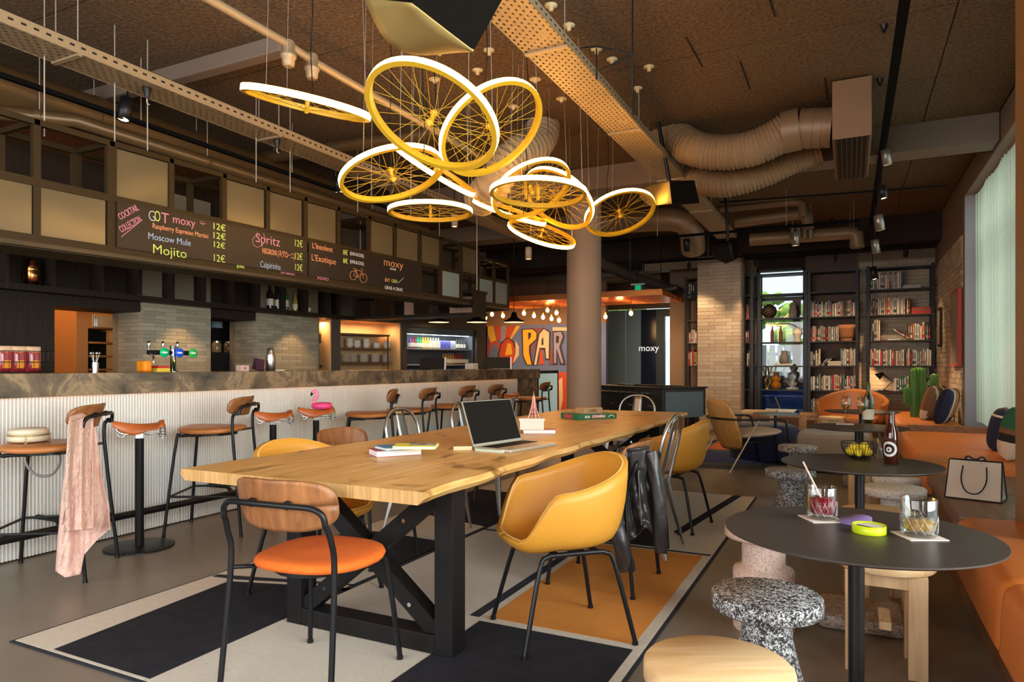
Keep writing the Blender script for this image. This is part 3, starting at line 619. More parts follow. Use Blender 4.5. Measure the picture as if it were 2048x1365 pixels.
# ---- saddle stools
def saddle():
    t = thing('saddle_stool', 'bicycle saddle stool on black pedestal between the two nearest bar stools', 'stool', group='bicycle saddle bar stools')
    B().lathe([(0.205, 0), (0.205, 0.008), (0.195, 0.012), (0.03, 0.014)], 40).build('base', BLK, t)
    B().cyl((0, 0), 0.026, 0.012, 0.70, 16).build('post', BLKM, t)
    def sd(u_, v):   # nose +Y
        y = -0.14 + 0.29 * u_; k = u_
        w = 0.075 * (1 - k) ** 0.7 * (1.15 if k < 0.1 else 1) + 0.018; w = 0.09 * math.exp(-(k / 0.42) ** 2) + 0.017
        if k < 0.05: w *= 0.8 + 4 * k
        a = (v - 0.5) * PI; X = w * math.sin(a); z = 0.785 + 0.018 * (2 * k - 0.8) ** 2 + (0.012 if k < 0.12 else 0) - (1 - math.cos(a)) * (0.035 + 0.03 * (0.3 < k < 0.95) * math.sin((k - 0.3) / 0.65 * PI))
        return (X, y, z)
    B().grid(sd, 24, 14).build('saddle', mat('saddle_leather', (0.40, 0.09, 0.02), 0.35, noise=0.3, nscale=5, col2=(0.50, 0.13, 0.03)), t, solid=0.006)
    for s in (-1, 1):
        B().tube(crom([(s * 0.022, 0.13, 0.765), (s * 0.022, 0.10, 0.735), (s * 0.022, 0, 0.722), (s * 0.03, -0.08, 0.722), (s * 0.055, -0.13, 0.715), (s * 0.055, -0.13, 0.705)], 5), 0.0045, 8).build('rail', CHROME, t)
        B().tube([(s * 0.058 + 0.019 * math.cos(i * 0.7), -0.132 + 0.019 * math.sin(i * 0.7), 0.705 + i * 0.0021) for i in range(34)], 0.0035, 6).build('spring', CHROME, t)
    B().tube([(-0.08, -0.13, 0.703), (0.08, -0.13, 0.703)], 0.005, 8).box((-0.028, -0.022, 0.70), (0.028, 0.022, 0.73)).build('clamp', CHROME, t)
    for i in range(3): B().tube([(-0.02 + 0.02 * i, 0.10 + 0.02 * math.cos(k * 0.9), 0.725 + 0.014 * math.sin(k * 0.9)) for k in range(8)], 0.004, 6).build('nose_spring', CHROME, t)
    return t
sd0 = saddle(); sd0.location = (-4.08, 2.86, 0); sd0.rotation_euler = (0, 0, face(-0.55, -0.75))
def sad(px, py, lab): p = onX(px, py, -4.08); return dup(sd0, (-4.08, p.y, 0), face(-0.6, -0.75), lab)
s2 = sad(546, 840, 'bicycle saddle stool just before the one holding the pink flamingo')
s3 = sad(632, 832, 'bicycle saddle stool with the small pink flamingo on it')
s4 = sad(1014, 805, 'farthest bicycle saddle stool near the end of the bar')
FLY = s3.location.copy()
# ================================================================ MUSTARD SHELL CHAIRS
def shell():
    t = thing('shell_chair', 'mustard leather shell armchair on the right of the long table, nearest the camera', 'armchair', group='mustard leather shell chairs')
    def rim(a):      # a: 0 = front, pi = back
        c = (1 - math.cos(a)) / 2
        z = 0.435 + 0.345 * (c ** 0.55 if c > 0 else 0) if False else 0
        k = min(1, max(0, (a if a < PI else 2 * PI - a) / PI))
        s = lambda x: max(0, min(1, x)) ** 2 * (3 - 2 * max(0, min(1, x)))
        return 0.445 + 0.20 * s((k - 0.18) / 0.20) + 0.12 * s((k - 0.36) / 0.6)
    def R(a):
        c, s_ = math.cos(a), math.sin(a); e = 2.5
        return (abs(s_ / 0.258) ** e + abs(c / (0.236 if c < 0 else 0.25)) ** e) ** (-1 / e)
    def srf(u_, v):
        a = u_ * 2 * PI; rr = R(a); zr = rim(a); zb = 0.405
        if v < 0.5: rho = v / 0.5 * 0.74; z = zb + 0.035 * (v / 0.5) ** 3 * (zr - zb) / 0.3
        else:
            k = (v - 0.5) / 0.5; rho = 0.74 + 0.26 * math.sin(k * PI / 2) ** 0.9
            h0 = 0.035 * (zr - zb) / 0.3; z = zb + h0 + (zr - zb - h0) * (1 - math.cos(k * PI / 2)) ** 0.85
        front = max(0, math.cos(a)) ** 2
        return (rr * rho * math.sin(a), rr * rho * math.cos(a), z - 0.0 * front)
    B().grid(srf, 56, 16).build('shell', MUST, t, solid=0.028, off=-1)
    pts = [srf(i / 56, 1.0) for i in range(56)]
    B().tube([(x * 1.022, y * 1.022, z - 0.004) for x, y, z in pts], 0.0055, 6, closed=True).build('piping', MUSTST, t)
    seam = [srf(i / 56, 0.93) for i in range(56)]
    for s in (-1, 1):
        B().tube(crom([(s * 0.225, 0.245, 0.012), (s * 0.175, 0.165, 0.33), (s * 0.165, 0.13, 0.372), (s * 0.163, 0.09, 0.378), (s * 0.163, -0.09, 0.378), (s * 0.165, -0.13, 0.372), (s * 0.175, -0.165, 0.33), (s * 0.225, -0.235, 0.012)], 4), 0.0105, 8).build('leg_frame', BLK, t)
        for y in (0.245, -0.235): B().lathe([(0.013, 0), (0.012, 0.014)], 10, 0, (s * 0.225, y, 0)).build('foot', BLKM, t)
    for y in (-0.09, 0.09): B().bar((-0.163, y, 0.382), (0.163, y, 0.382), 0.03, 0.006).cyl((0.1, y), 0.014, 0.384, 0.408, 10).cyl((-0.1, y), 0.014, 0.384, 0.408, 10).build('cross_plate', BLK, t)
    return t
sh = shell(); sh.location = (-1.12, 2.75, 0.0105); sh.rotation_euler = (0, 0, face(-0.72, -0.69))
dup(sh, (-1.17, 4.95, 0.0105), face(-0.97, 0.1), 'mustard shell armchair on the right of the long table, beyond the metal chair')
dup(sh, (-2.45, 2.68, 0.0105), face(0.98, -0.12), 'mustard shell armchair on the bar side, near end of the long table')
# ================================================================ METAL CAFE CHAIRS
GALV = mat('galvanised_steel', (0.42, 0.42, 0.42), 0.35, 1.0, noise=0.3, nscale=9, col2=(0.58, 0.57, 0.55))
def tolix():
    t = thing('metal_chair', 'bare steel cafe chair behind the leather jacket on the right of the long table', 'chair', group='bare steel cafe chairs')
    q = B(); q.box((-0.18, -0.17, 0.435), (0.18, 0.18, 0.45), bev=0.006).box((-0.17, -0.16, 0.405), (0.17, 0.17, 0.437)).build('seat', GALV, t)
    def leg(p0, p1, w0, w1):
        q = B(); p0, p1 = Vector(p0), Vector(p1); n = 5; V = []
        for i in range(n):
            k = i / (n - 1); c = p0.lerp(p1, k); w = w0 + (w1 - w0) * k; o = Vector((c.x, c.y, 0)).normalized(); s_ = Vector((-o.y, o.x, 0))
            V += [c - s_ * w - o * w * 0.5, c - s_ * w * 0.5 + o * w * 0.3, c + o * w * 0.1, c + s_ * w * 0.5 + o * w * 0.3, c + s_ * w - o * w * 0.5, c - o * w * 0.9]
        q.add(V, [(i * 6 + j, i * 6 + (j + 1) % 6, (i + 1) * 6 + (j + 1) % 6, (i + 1) * 6 + j) for i in range(n - 1) for j in range(6)])
        q.add(V[-6:], [(0, 1, 2, 3, 4, 5)]); q.build('leg', GALV, t)
    for s in (-1, 1):
        leg((s * 0.165, 0.16, 0.43), (s * 0.215, 0.21, 0.0), 0.034, 0.012)
        leg((s * 0.165, -0.15, 0.43), (s * 0.215, -0.25, 0.0), 0.034, 0.012)
    P = [(-0.178, -0.16, 0.40), (-0.19, -0.185, 0.52), (-0.195, -0.215, 0.65), (-0.185, -0.235, 0.74), (-0.14, -0.25, 0.805), (-0.07, -0.26, 0.838), (0, -0.262, 0.846)]
    P = P + [(-x, y, z) for x, y, z in P[-2::-1]]
    B().tube(crom(P, 5), 0.0115, 8).build('back_hoop', GALV, t)
    q = B(); q.grid(lambda u_, v: ((u_ - 0.5) * (0.11 - 0.02 * v), -0.165 - 0.095 * v ** 1.1, 0.45 + 0.385 * v), 4, 10)
    sp = q.build('back_splat', GALV, t, solid=0.003)
    B().tube(crom([(-0.03, -0.20, 0.50), (-0.03, -0.245, 0.72), (-0.015, -0.25, 0.75), (0.015, -0.25, 0.75), (0.03, -0.245, 0.72), (0.03, -0.20, 0.50)], 4), 0.005, 6).build('embossed_rib', GALV, sp)
    return t
tx = tolix(); tx.location = (-1.22, 4.24, 0.0105); tx.rotation_euler = (0, 0, face(-1, 0.03))
dup(tx, (-2.62, 4.0, 0.0105), face(1, 0), 'steel cafe chair on the bar side of the long table, nearer to the books')
dup(tx, (-2.62, 4.86, 0.0105), face(1, 0.02), 'steel cafe chair on the bar side of the long table, half behind the laptop screen')
dup(tx, (-2.02, 6.75, 0.0105), face(-0.1, -1), 'bare steel cafe chair at the far end of the long table')
# ================================================================ BICYCLE WHEEL CHANDELIER
YEL = mat('yellow_enamel', (0.72, 0.42, 0.02), 0.4); LED = mat('led_neon', (1, 0.8, 0.5), 0.5, emit=(1.0, 0.50, 0.11), estr=26.0)
WIRE = mat('thin_steel_wire', (0.55, 0.5, 0.42), 0.4, 0.6); CEILZ = 3.405
WH = [((-1.751, 2.692, 2.32), (0.118, 0.488, 0.865), 'big wheel lamp with upright tilt, topmost and nearest of the cluster'),
      ((-1.848, 3.466, 2.521), (-0.607, 0.135, 0.783), 'tilted wheel lamp just behind the nearest one, next to the perforated cable tray'),
      ((-2.551, 3.469, 2.351), (-0.324, 0.034, 0.945), 'wheel lamp hanging below and left of the nearest big wheel'),
      ((-2.543, 2.724, 2.535), (0.272, -0.098, 0.957), 'wheel lamp seen nearly edge on, set apart toward the bar'),
      ((-2.639, 4.096, 2.556), (0.594, -0.008, 0.804), 'edge on wheel lamp sloping down behind the low round wheel lamp'),
      ((-2.929, 4.481, 2.366), (0.0, 0.0, 1.0), 'flat level wheel lamp hanging in front of the menu boards'),
      ((-2.225, 4.831, 2.535), (-0.488, 0.185, 0.853), 'topmost tilted wheel lamp of the far overlapping trio'),
      ((-1.886, 4.209, 2.331), (0.017, 0.052, 0.999), 'flat level wheel lamp crossing the far overlapping trio'),
      ((-2.188, 5.282, 2.558), (0.259, 0.57, 0.78), 'wheel lamp tipped toward the column, rear of the far overlapping trio'),
      ((-1.887, 6.033, 2.559), (-0.341, 0.288, 0.895), 'wheel lamp farthest from the bar, in front of the loudspeaker'),
      ((-2.625, 5.255, 2.491), (0.407, -0.128, 0.905), 'edge on wheel lamp below the far overlapping trio'),
      ((-2.58, 5.835, 2.401), (0.448, -0.265, 0.854), 'lowest wheel lamp, tipped down in front of the round column')]
wm = {}
q = B(); 
def ring(q, r0, r1, z0, z1, n=64, mi=0):
    V = []
    for i in range(n):
        a = 2 * PI * i / n; c, s_ = math.cos(a), math.sin(a)
        V += [(r0 * c, r0 * s_, z0), (r1 * c, r1 * s_, z0), (r1 * c, r1 * s_, z1), (r0 * c, r0 * s_, z1)]
    q.add(V, [(i * 4 + j, ((i + 1) % n) * 4 + j, ((i + 1) % n) * 4 + (j + 1) % 4, i * 4 + (j + 1) % 4) for i in range(n) for j in range(4)], mi, False)
def make_wheel(root, nrm):
    z = Vector(nrm).normalized(); x = Vector((1, 0, 0)); x = (x - z * x.dot(z)).normalized(); y = z.cross(x)
    R_ = Matrix((x, y, z)).transposed(); rot = R_.to_euler()
    def part(name, m, fn, par=root, extra=0):
        if name not in wm: q = B(); fn(q); o = q.build(name, m); wm[name] = o.data
        else: o = bpy.data.objects.new(name, wm[name]); SC.collection.objects.link(o)
        o.parent = par; o.rotation_euler = (R_ @ Matrix.Rotation(extra, 3, 'Z')).to_euler(); return o
    part('rim', YEL, lambda q: (ring(q, 0.303, 0.3262, -0.017, 0.017), ring(q, 0.3262, 0.3288, 0.0158, 0.017), ring(q, 0.3262, 0.3288, -0.017, -0.0158))); part('led_band', LED, lambda q: ring(q, 0.3264, 0.3290, -0.0156, 0.0156))
    part('hub', YEL, lambda q: q.lathe([(0.008, -0.05), (0.012, -0.038), (0.021, -0.034), (0.021, -0.028), (0.011, -0.022), (0.011, 0.022), (0.021, 0.028), (0.021, 0.034), (0.012, 0.038), (0.008, 0.05)], 14))
    for i in range(28):
        k = i % 4; lean = (1 if k < 2 else -1); zz = 0.03 if k % 2 else -0.03
        a0 = lean * 1.15
        def sp(q, a0=a0, zz=zz): q.tube([(0.019 * math.cos(a0), 0.019 * math.sin(a0), zz), (0.299, 0, 0)], 0.0014, 4, caps=False)
        nm = 'spoke'; key = nm + str(k)
        if key not in wm: q = B(); sp(q); o = q.build(nm, YEL); wm[key] = o.data
        else: o = bpy.data.objects.new(nm, wm[key]); SC.collection.objects.link(o)
        o.parent = root; o.rotation_euler = (R_ @ Matrix.Rotation(2 * PI * i / 28, 3, 'Z')).to_euler()
    for j in range(3):
        a = 2 * PI * j / 3 + 0.6; p = R_ @ Vector((0.307 * math.cos(a), 0.307 * math.sin(a), 0)); h = CEILZ - root.location.z
        B().tube([p, (p.x * 0.9, p.y * 0.9, h)], 0.0012, 4, caps=False).build('suspension_wire', WIRE, root)
    p = R_ @ Vector((-0.20, 0.24, 0.0)); h = CEILZ - root.location.z
    B().tube(crom([p, (p.x + 0.012, p.y, p.z + 0.12), (p.x - 0.01, p.y + 0.01, p.z + (h - p.z) * 0.45), (p.x + 0.014, p.y, p.z + (h - p.z) * 0.7), (p.x, p.y, h)], 4), 0.0032, 5, caps=False).build('power_cable', BLK, root)
    B().lathe([(0.045, h - 0.004), (0.045, h), (0.0, h)], 14, 0, (p.x * 0 + 0.02, 0.03, 0)).lathe([(0.012, h - 0.03), (0.02, h - 0.004)], 8, 0, (0.02, 0.03, 0)).build('ceiling_rose', mat('yellowed_white', (0.7, 0.55, 0.3), 0.6), root)
for loc, n, lab in WH:
    t = thing('bicycle_wheel_lamp', lab, 'pendant lamp', loc, group='glowing bicycle wheel lamps over the long table'); make_wheel(t, n)
# ================================================================ PERFORATED CABLE TRAYS
TRM = perforated('perforated_galvanised', (0.36, 0.26, 0.15), (0.055, 0.032), (0.42, 0.38)); TRE = mat('tray_edge', (0.40, 0.29, 0.17), 0.45, 0.3)
def tray(lab, x0, x1, z, y0, y1, lipz=0.06):
    t = thing('cable_tray', lab, 'cable tray', ((x0 + x1) / 2, (y0 + y1) / 2, z)); w = (x1 - x0) / 2; L = (y1 - y0) / 2
    B().box((-w, -L, 0), (w, L, 0.002)).build('perforated_floor', TRM, t)
    for s in (-1, 1):
        q = B(); q.box((s * w, -L, -0.001), (s * (w - 0.002), L, lipz)).box((s * w, -L, lipz - 0.003), (s * (w - 0.012), L, lipz)); sd = q.build('side_rail', TRE, t)
    n = int(2 * L / 0.066); q = B()
    for i in range(n):
        y = -L + 0.03 + i * 0.066; q.box((w, y, lipz * 0.45), (w + 0.0006, y + 0.028, lipz * 0.62))
    o = q.build('slot_row', mat('slot_black', (0.01, 0.01, 0.01)), t); o['kind'] = 'stuff'
    for i in range(int(2 * L / 1.6)):
        y = -L + 0.6 + i * 1.6
        for s in (-1, 1): B().tube([(s * (w - 0.02), y, 0), (s * (w - 0.02), y, CEILZ - z)], 0.004, 6).build('threaded_rod', WIRE, t)
        B().box((-w, y - 0.015, -0.012), (w, y + 0.015, -0.001)).build('cross_bar', TRE, t)
    return t
tray('wide perforated cable tray running over the table toward the far shelves', -1.79, -1.51, 3.08, 0.0, 10.6)
tray('perforated cable tray running above the bar menu shelf', -4.37, -4.11, 3.02, 0.3, 9.2, 0.075)
# ================================================================ HANGING SHELF OVER THE BAR
HXF = -4.15
def hz(Y): return 0.0135 * (Y - 2.09)
hs = thing('hanging_bar_shelf', 'long hanging metal framed shelf with frosted panes over the bar', 'hanging shelf', (HXF, 0, 0))
def hy(px): return onX(px, 400, HXF).y
def post(y, z0, z1, w=0.035, x=0.0, nm='post'): B().box((x - 0.033, y - w / 2, z0 + hz(y)), (x - 0.002, y + w / 2, z1 + hz(y))).build(nm, OLIVE, hs)
def rail(y0, y1, z, h=0.035, x=0.0, nm='rail', d=0.035, m=None):
    q = B(); a = z + hz(y0); b_ = z + hz(y1)
    q.add([(x - d, y0, a), (x, y0, a), (x, y1, b_), (x - d, y1, b_), (x - d, y0, a + h), (x, y0, a + h), (x, y1, b_ + h), (x - d, y1, b_ + h)], [(0, 3, 2, 1), (4, 5, 6, 7), (0, 1, 5, 4), (1, 2, 6, 5), (2, 3, 7, 6), (3, 0, 4, 7)]); q.build(nm, m or OLIVE, hs)
def panel(px0, px1, z0, z1, m, nm='frosted_pane', t=0.008, x=-0.012):
    y0, y1 = hy(px0), hy(px1); q = B(); 
    q.add([(x - t, y0, z0 + hz(y0)), (x, y0, z0 + hz(y0)), (x, y1, z0 + hz(y1)), (x - t, y1, z0 + hz(y1)), (x - t, y0, z1 + hz(y0)), (x, y0, z1 + hz(y0)), (x, y1, z1 + hz(y1)), (x - t, y1, z1 + hz(y1))],
          [(0, 3, 2, 1), (4, 5, 6, 7), (0, 1, 5, 4), (1, 2, 6, 5), (2, 3, 7, 6), (3, 0, 4, 7)]); return q.build(nm, m, hs)
Z0, ZM, ZM2, ZT = 1.862, 2.185, 2.225, 2.535
def zz(px, py): p = onX(px, py, HXF); return p.z - hz(p.y)
ZA = zz(235, 392)          # bottom of the upper row above the menu boards
ye = hy(1019)
for xx in (0.0, -0.36):
    rail(1.2, hy(958), ZT, x=xx); rail(1.2, ye, Z0, 0.045, x=xx); rail(1.2, hy(231), ZM, 0.045, x=xx)
    rail(hy(231), ye, ZA - 0.04, 0.04, x=xx); rail(hy(958), ye, ZT - 0.1, x=xx)
    for px in (75, 225, 344, 450, 537, 612, 678, 740, 791, 841, 883, 924, 958, 990, 1018):
        zt = ZT - 0.1 if px > 970 else ZT; lo = ZA if 231 < px < 835 else Z0
        post(hy(px), lo if px != 612 else Z0, zt, 0.06 if px in (225, 841) else 0.04, xx)
    post(1.25, Z0, ZT, 0.04, xx)
for px in (75, 225, 344, 450, 537, 612, 678, 740, 791, 841, 883, 924, 958, 990, 1018):
    y = hy(px); B().box((-0.36, y - 0.015, ZT + hz(y) - (0.1 if px > 970 else 0)), (0, y + 0.015, ZT + 0.03 + hz(y) - (0.1 if px > 970 else 0))).build('cross_rail', OLIVE, hs)
for a, b_ in ((20, 66), (84, 213)): panel(a, b_, ZM - 0.29 if a < 50 else Z0 + 0.045, ZM, FROST)
panel(-60, 20, Z0 + 0.045, ZM, FROST)
for a, b_ in ((236, 338), (453, 530), (540, 605), (618, 673), (743, 787), (796, 837)): panel(a, b_, ZA + 0.0, ZT - 0.005, FROST)
for a, b_ in ((845, 880), (927, 955)): panel(a, b_, ZA, ZT - 0.005, FROST)
for a, b_ in ((887, 920), (961, 987), (992, 1016)): panel(a, b_, Z0 + 0.045, ZA - 0.04, FROSTC, 'fluted_pane')
for a in (853, 862, 930, 938): panel(a, a + 6, Z0 + 0.045, ZA - 0.05, mat('salmon_card', (0.5, 0.3, 0.2), 0.7), 'card', x=-0.3)
# shelf slab
q = B(); q.add([(x, y, Z0 + hz(y) - dz) for y in (1.2, ye) for x in (-0.37, 0.0) for dz in (0.025, 0)], [(0, 2, 3, 1), (4, 5, 7, 6), (0, 1, 5, 4), (2, 6, 7, 3), (0, 4, 6, 2), (1, 3, 7, 5)]); q.build('shelf_board', mat('shelf_underside', (0.04, 0.026, 0.014), 0.3, spec=0.4), hs)
for k in range(5): rail(1.2, ye, Z0 - 0.034, 0.01, x=-0.02 - k * 0.075, nm='under_slat', d=0.02)
for px in (125, 265, 330, 545, 612, 745, 905): 
    y = hy(px); B().tube([(-0.18, y, ZT + hz(y)), (-0.18, y, CEILZ)], 0.004, 6).build('hanger_rod', WIRE, hs)
# menu boards
BRD = mat('chalkboard', (0.022, 0.015, 0.012), 0.4, spec=0.3)
def board(p0, p1, lab):
    y0, y1 = hy(p0), hy(p1); t = thing('menu_board', lab, 'chalkboard', (HXF + 0.012, y0, Z0 + hz(y0)))
    q = B(); h = ZA - 0.04 - Z0 - 0.035; dz = hz(y1) - hz(y0); b0 = 0.04
    q.add([(-0.008, 0, b0), (0, 0, b0), (0, y1 - y0, b0 + dz), (-0.008, y1 - y0, b0 + dz), (-0.008, 0, b0 + h), (0, 0, b0 + h), (0, y1 - y0, b0 + h + dz), (-0.008, y1 - y0, b0 + h + dz)], [(0, 3, 2, 1), (4, 5, 6, 7), (0, 1, 5, 4), (1, 2, 6, 5), (2, 3, 7, 6), (3, 0, 4, 7)])
    q.build('board', BRD, t); return t
m1 = board(232, 611, 'left chalk menu board with cocktail names and green prices'); m2 = board(616, 838, 'right chalk menu board with a drawn bicycle')
CK = {k: mat('chalk_' + k, c, 0.9, emit=c, estr=0.04) for k, c in dict(pink=(0.62, 0.22, 0.28), green=(0.50, 0.62, 0.10), orange=(0.70, 0.28, 0.12), blue=(0.30, 0.38, 0.50), white=(0.62, 0.60, 0.56), grey=(0.38, 0.36, 0.35), lilac=(0.5, 0.33, 0.45)).items()}  # chalk given a faint glow of its own to read brighter
def chalk(t, s, px, py, hpx, col, tilt=0.0, nm='chalk_text', align='CENTER', wid=None):
    p = onX(px, py, HXF + 0.013); top = onX(px, py - hpx / 2, HXF + 0.013); bot = onX(px, py + hpx / 2, HXF + 0.013); h = top.z - bot.z
    o = text(s, h / 0.72 , CK[col], nm, t, frame_mtx(p - t.location, (0, math.cos(tilt), math.sin(tilt) + 0.012), (0, -math.sin(tilt), math.cos(tilt))), align, 0.0006, off=-h * 0.010 if h > 0.05 else 0)
    if wid:
        w0 = (onX(px + wid / 2, py, HXF).y - onX(px - wid / 2, py, HXF).y); xs = [v.co.x for v in o.data.vertices]; wn = max(xs) - min(xs) if xs else 1; o.scale.x *= w0 / wn
    return o
SL = 0.0
for args in (('COCKTAIL', 257, 425, 13, 'pink', 0.62, 46), ('COLLECTION', 261, 449, 13, 'pink', 0.62, 50), ('G', 304, 433, 22, 'grey', 0, 13), ('O', 315, 434, 22, 'green', 0, 11), ('T', 330, 438, 22, 'pink', 0, 15), ('moxy', 368, 443, 17, 'pink', 0, 44), (':)', 406, 446, 11, 'pink', -PI / 2, 0),
             ('Raspberry Espresso Martini', 363, 463, 10, 'orange', 0, 110), ('Moscow Mule', 340, 480, 13, 'blue', 0, 84), ('Mojito', 340, 504, 19, 'green', 0, 66),
             ('12€', 438, 455, 13, 'green', 0, 24), ('12€', 438, 473, 13, 'green', 0, 24), ('12€', 438, 491, 12, 'green', 0, 22), ('12€', 438, 518, 15, 'green', 0, 22), ('@ SMILE', 481, 534, 5, 'green', 0, 15),
             ('Spritz', 536, 481, 19, 'pink', 0, 48), ('NEGRONI (ネグローニ)', 558, 508, 11, 'orange', 0, 64), ('Caipirinha', 541, 532, 13, 'blue', 0, 40), ('12€', 597, 488, 14, 'green', 0, 15), ('12€', 597, 514, 14, 'green', 0, 14), ('12€', 597, 536, 13, 'green', 0, 14), ('GOT THE MOXY', 576, 548, 4, 'pink', 0, 28)):
    s, px, py, hp, c, tl, wd_ = args; chalk(m1, s, px, py, hp, c, tl, wid=wd_ or None)
for s, px, py, hp, c, tl, wd_ in (("L'Insolent", 645, 496, 11, 'orange', 0, 40), ("L'Exotique", 648, 520, 13, 'orange', 0, 48), ('8€', 691, 506, 10, 'green', 0, 9), ('(SANS ALCOOL)', 714, 510, 7, 'white', 0, 27), ('8€', 691, 523, 10, 'green', 0, 9), ('(SANS ALCOOL)', 714, 526, 7, 'white', 0, 27),
             ('XOXO', 646, 558, 6, 'pink', 0, 23), ('moxy', 787, 528, 16, 'orange', 0, 38), ('HOTELS', 786, 539, 4, 'white', 0, 12), ('BIT', 775, 561, 7, 'orange', 0, 10), ('CASH', 789, 563, 7, 'green', 0, 11), ('GRAB A DRAK', 788, 578, 7, 'white', 0, 36)):
    chalk(m2, s, px, py, hp, c, tl, wid=wd_)
# drawn bicycle, loops and strokes in chalk
def bp(px, py, t): return onX(px, py, HXF + 0.013) - t.location
def stroke(t, pts, col, r=0.0022, nm='chalk_drawing'): B().tube([bp(x, y, t) for x, y in pts], r, 4).build(nm, CK[col], t)
for cx, cy in ((707, 551), (727, 557)): stroke(m2, [(cx + 7 * math.cos(a * PI / 8), cy + 9 * math.sin(a * PI / 8)) for a in range(17)], 'orange')
for pts in ([(707, 551), (711, 540), (724, 543), (727, 557)], [(711, 540), (717, 555), (724, 543)], [(707, 551), (717, 555)], [(706, 537), (711, 538), (711, 540)], [(722, 538), (727, 540)]): stroke(m2, pts, 'orange')
stroke(m2, [(797, 566), (805, 558), (808, 556)], 'white'); stroke(m1, [(243, 474), (284, 440)], 'pink')
stroke(m1, crom([(522, 472, 0), (512, 471, 0), (504, 480, 0), (507, 494, 0), (520, 495, 0), (530, 480, 0), (527, 466, 0)], 4) and [(522, 472), (512, 471), (505, 479), (507, 490), (514, 495), (524, 492), (531, 480), (527, 467)], 'pink')
# ================================================================ SPOTS, TRACKS, SPEAKERS
def track(lab, p0, p1, w=0.035):
    p0, p1 = Vector(p0), Vector(p1); t = thing('lighting_track', lab, 'lighting track', (p0 + p1) / 2); c = (p0 + p1) / 2
    B().bar(p0 - c, p1 - c, w, 0.03).build('rail', mat('track_black', (0.004, 0.004, 0.004), 0.7, spec=0.05), t); n = max(2, int((p1 - p0).length / 1.5))
    for i in range(n):
        p = p0.lerp(p1, (i + 0.5) / n) - c; B().tube([p + Vector((0, 0, 0.015)), (p.x, p.y, CEILZ - c.z)], 0.0035, 6).build('suspension_rod', WIRE, t)
    return t
SPW = mat('spot_glow', (1, 0.8, 0.5), 0.5, emit=(1, 0.62, 0.25), estr=22); TEAL = mat('brushed_spot_body', (0.30, 0.28, 0.25), 0.35, 0.7)
def spot(lab, p, d=(0, 0, -1), s=1.0, m=None, power=0, top=None):
    t = thing('track_spot', lab, 'spotlight', p, group='track spotlights'); d = Vector(d).normalized(); r = 0.035 * s; h = 0.13 * s
    q = B(); q.m = d.to_track_quat('Z', 'Y').to_matrix().to_4x4(); q.lathe([(0.0, 0), (r * 0.9, 0), (r, 0.004), (r, h), (r * 0.85, h), (r * 0.8, h - 0.012)], 20, cap=False); q.build('housing', m or BLK, t)
    q = B(); q.m = d.to_track_quat('Z', 'Y').to_matrix().to_4x4(); q.lathe([(0, h - 0.014), (r * 0.8, h - 0.012)], 16, cap=False); q.build('bulb', SPW, t)
    B().tube([(0, 0, 0), (0, 0, (top or 0.06))], 0.006, 6).build('stem', BLK, t)
    if power:
        l = light('SPOT', 'spot_beam', Vector(p) + d * (h + 0.01), power, (1, 0.66, 0.35), direction=d, spot=75, rad=0.03)
    return t
XT = 0.268
def tk(px, py, X): return onX(px, py, X)
tz = 3.16
track('black lighting track along the window side over the benches', (XT, 1.0, tz), (XT, 10.8, tz), 0.055)
for px, py, lab, pw in ((1770, 300, 'spotlight on the window side track beside the ventilation box', 0), (1763, 372, 'lit starry spotlight on the window side track beyond the ventilation box', 45), (1756, 430, 'spotlight on the window side track, just beyond the starry one', 0),
                    (1749, 480, 'spotlight on the window side track, before its last bulb', 0), (1745, 535, 'last lit spotlight of the window side track by the bookcase', 90)):
    r = ray(px, py); k = (XT) / r.x if abs(r.x) > 1e-3 else 8
    kk = XT / ray(px, 700).x; p = Vector((0, 0, EYE)) + ray(px, py) * kk; p.z = min(p.z, tz - 0.06)
    spot(lab, p, (0.15, 0.1 if pw == 0 else -0.1, -1), 1.0 if py < 400 else 1.3, TEAL if not pw else BLK, pw, top=max(0.02, tz - p.z))
ty = 9.3; tz2 = onY(1400, 478, ty).z
track('black lighting track crossing in front of the round column', (-3.2, ty, onY(1210, 485, ty).z), (0.1, ty, onY(1210, 485, ty).z))
spot('lit spotlight on the crossing track next to the grey duct', onY(1373, 478, ty), (0, 0.15, -1), 1.3, BLK, 60, top=onY(1210, 485, ty).z - onY(1373, 478, ty).z + 0.01)
spot('unlit spotlight on the crossing track beneath the elbow pipes', onY(1591, 465, ty), (0, 0, -1), 1.3, TEAL, 0, top=max(0.05, onY(1210, 485, ty).z - onY(1591, 465, ty).z))
track('added black lighting track above the far bookcases', (-3.0, 11.0, onY(1500, 512, 11).z), (1.0, 11.0, onY(1500, 512, 11).z))  # track and its spots added to brighten the dark bookcases
for i, x in enumerate((-2.3, -1.3, -0.2, 0.7)):
    spot('added black spotlight aimed at the bookcases, ' + ORD[i] + ' from left on the far track', (x, 11.0, onY(1500, 512, 11).z - 0.05), (0, 0.55, -1), 0.9, BLK, 45, top=0.05)
track('black lighting track above the bar shelf', (-4.62, 1.0, 2.93), (-4.62, 7.0, 2.93))
q1 = onX(255, 215, -4.62); spot('lit black spotlight above the near end of the bar shelf', (-4.62, q1.y, q1.z + 0.06), (0.05, -0.25, -1), 1.3, BLK, 14, top=0.12)
sq = onX(675, 355, -4.62); spot('small dark spotlight above the bar shelf beside a wheel lamp', sq, (0.1, 0, -1), 1.2, BLK, 0, top=max(0.1, 2.93 - sq.z))
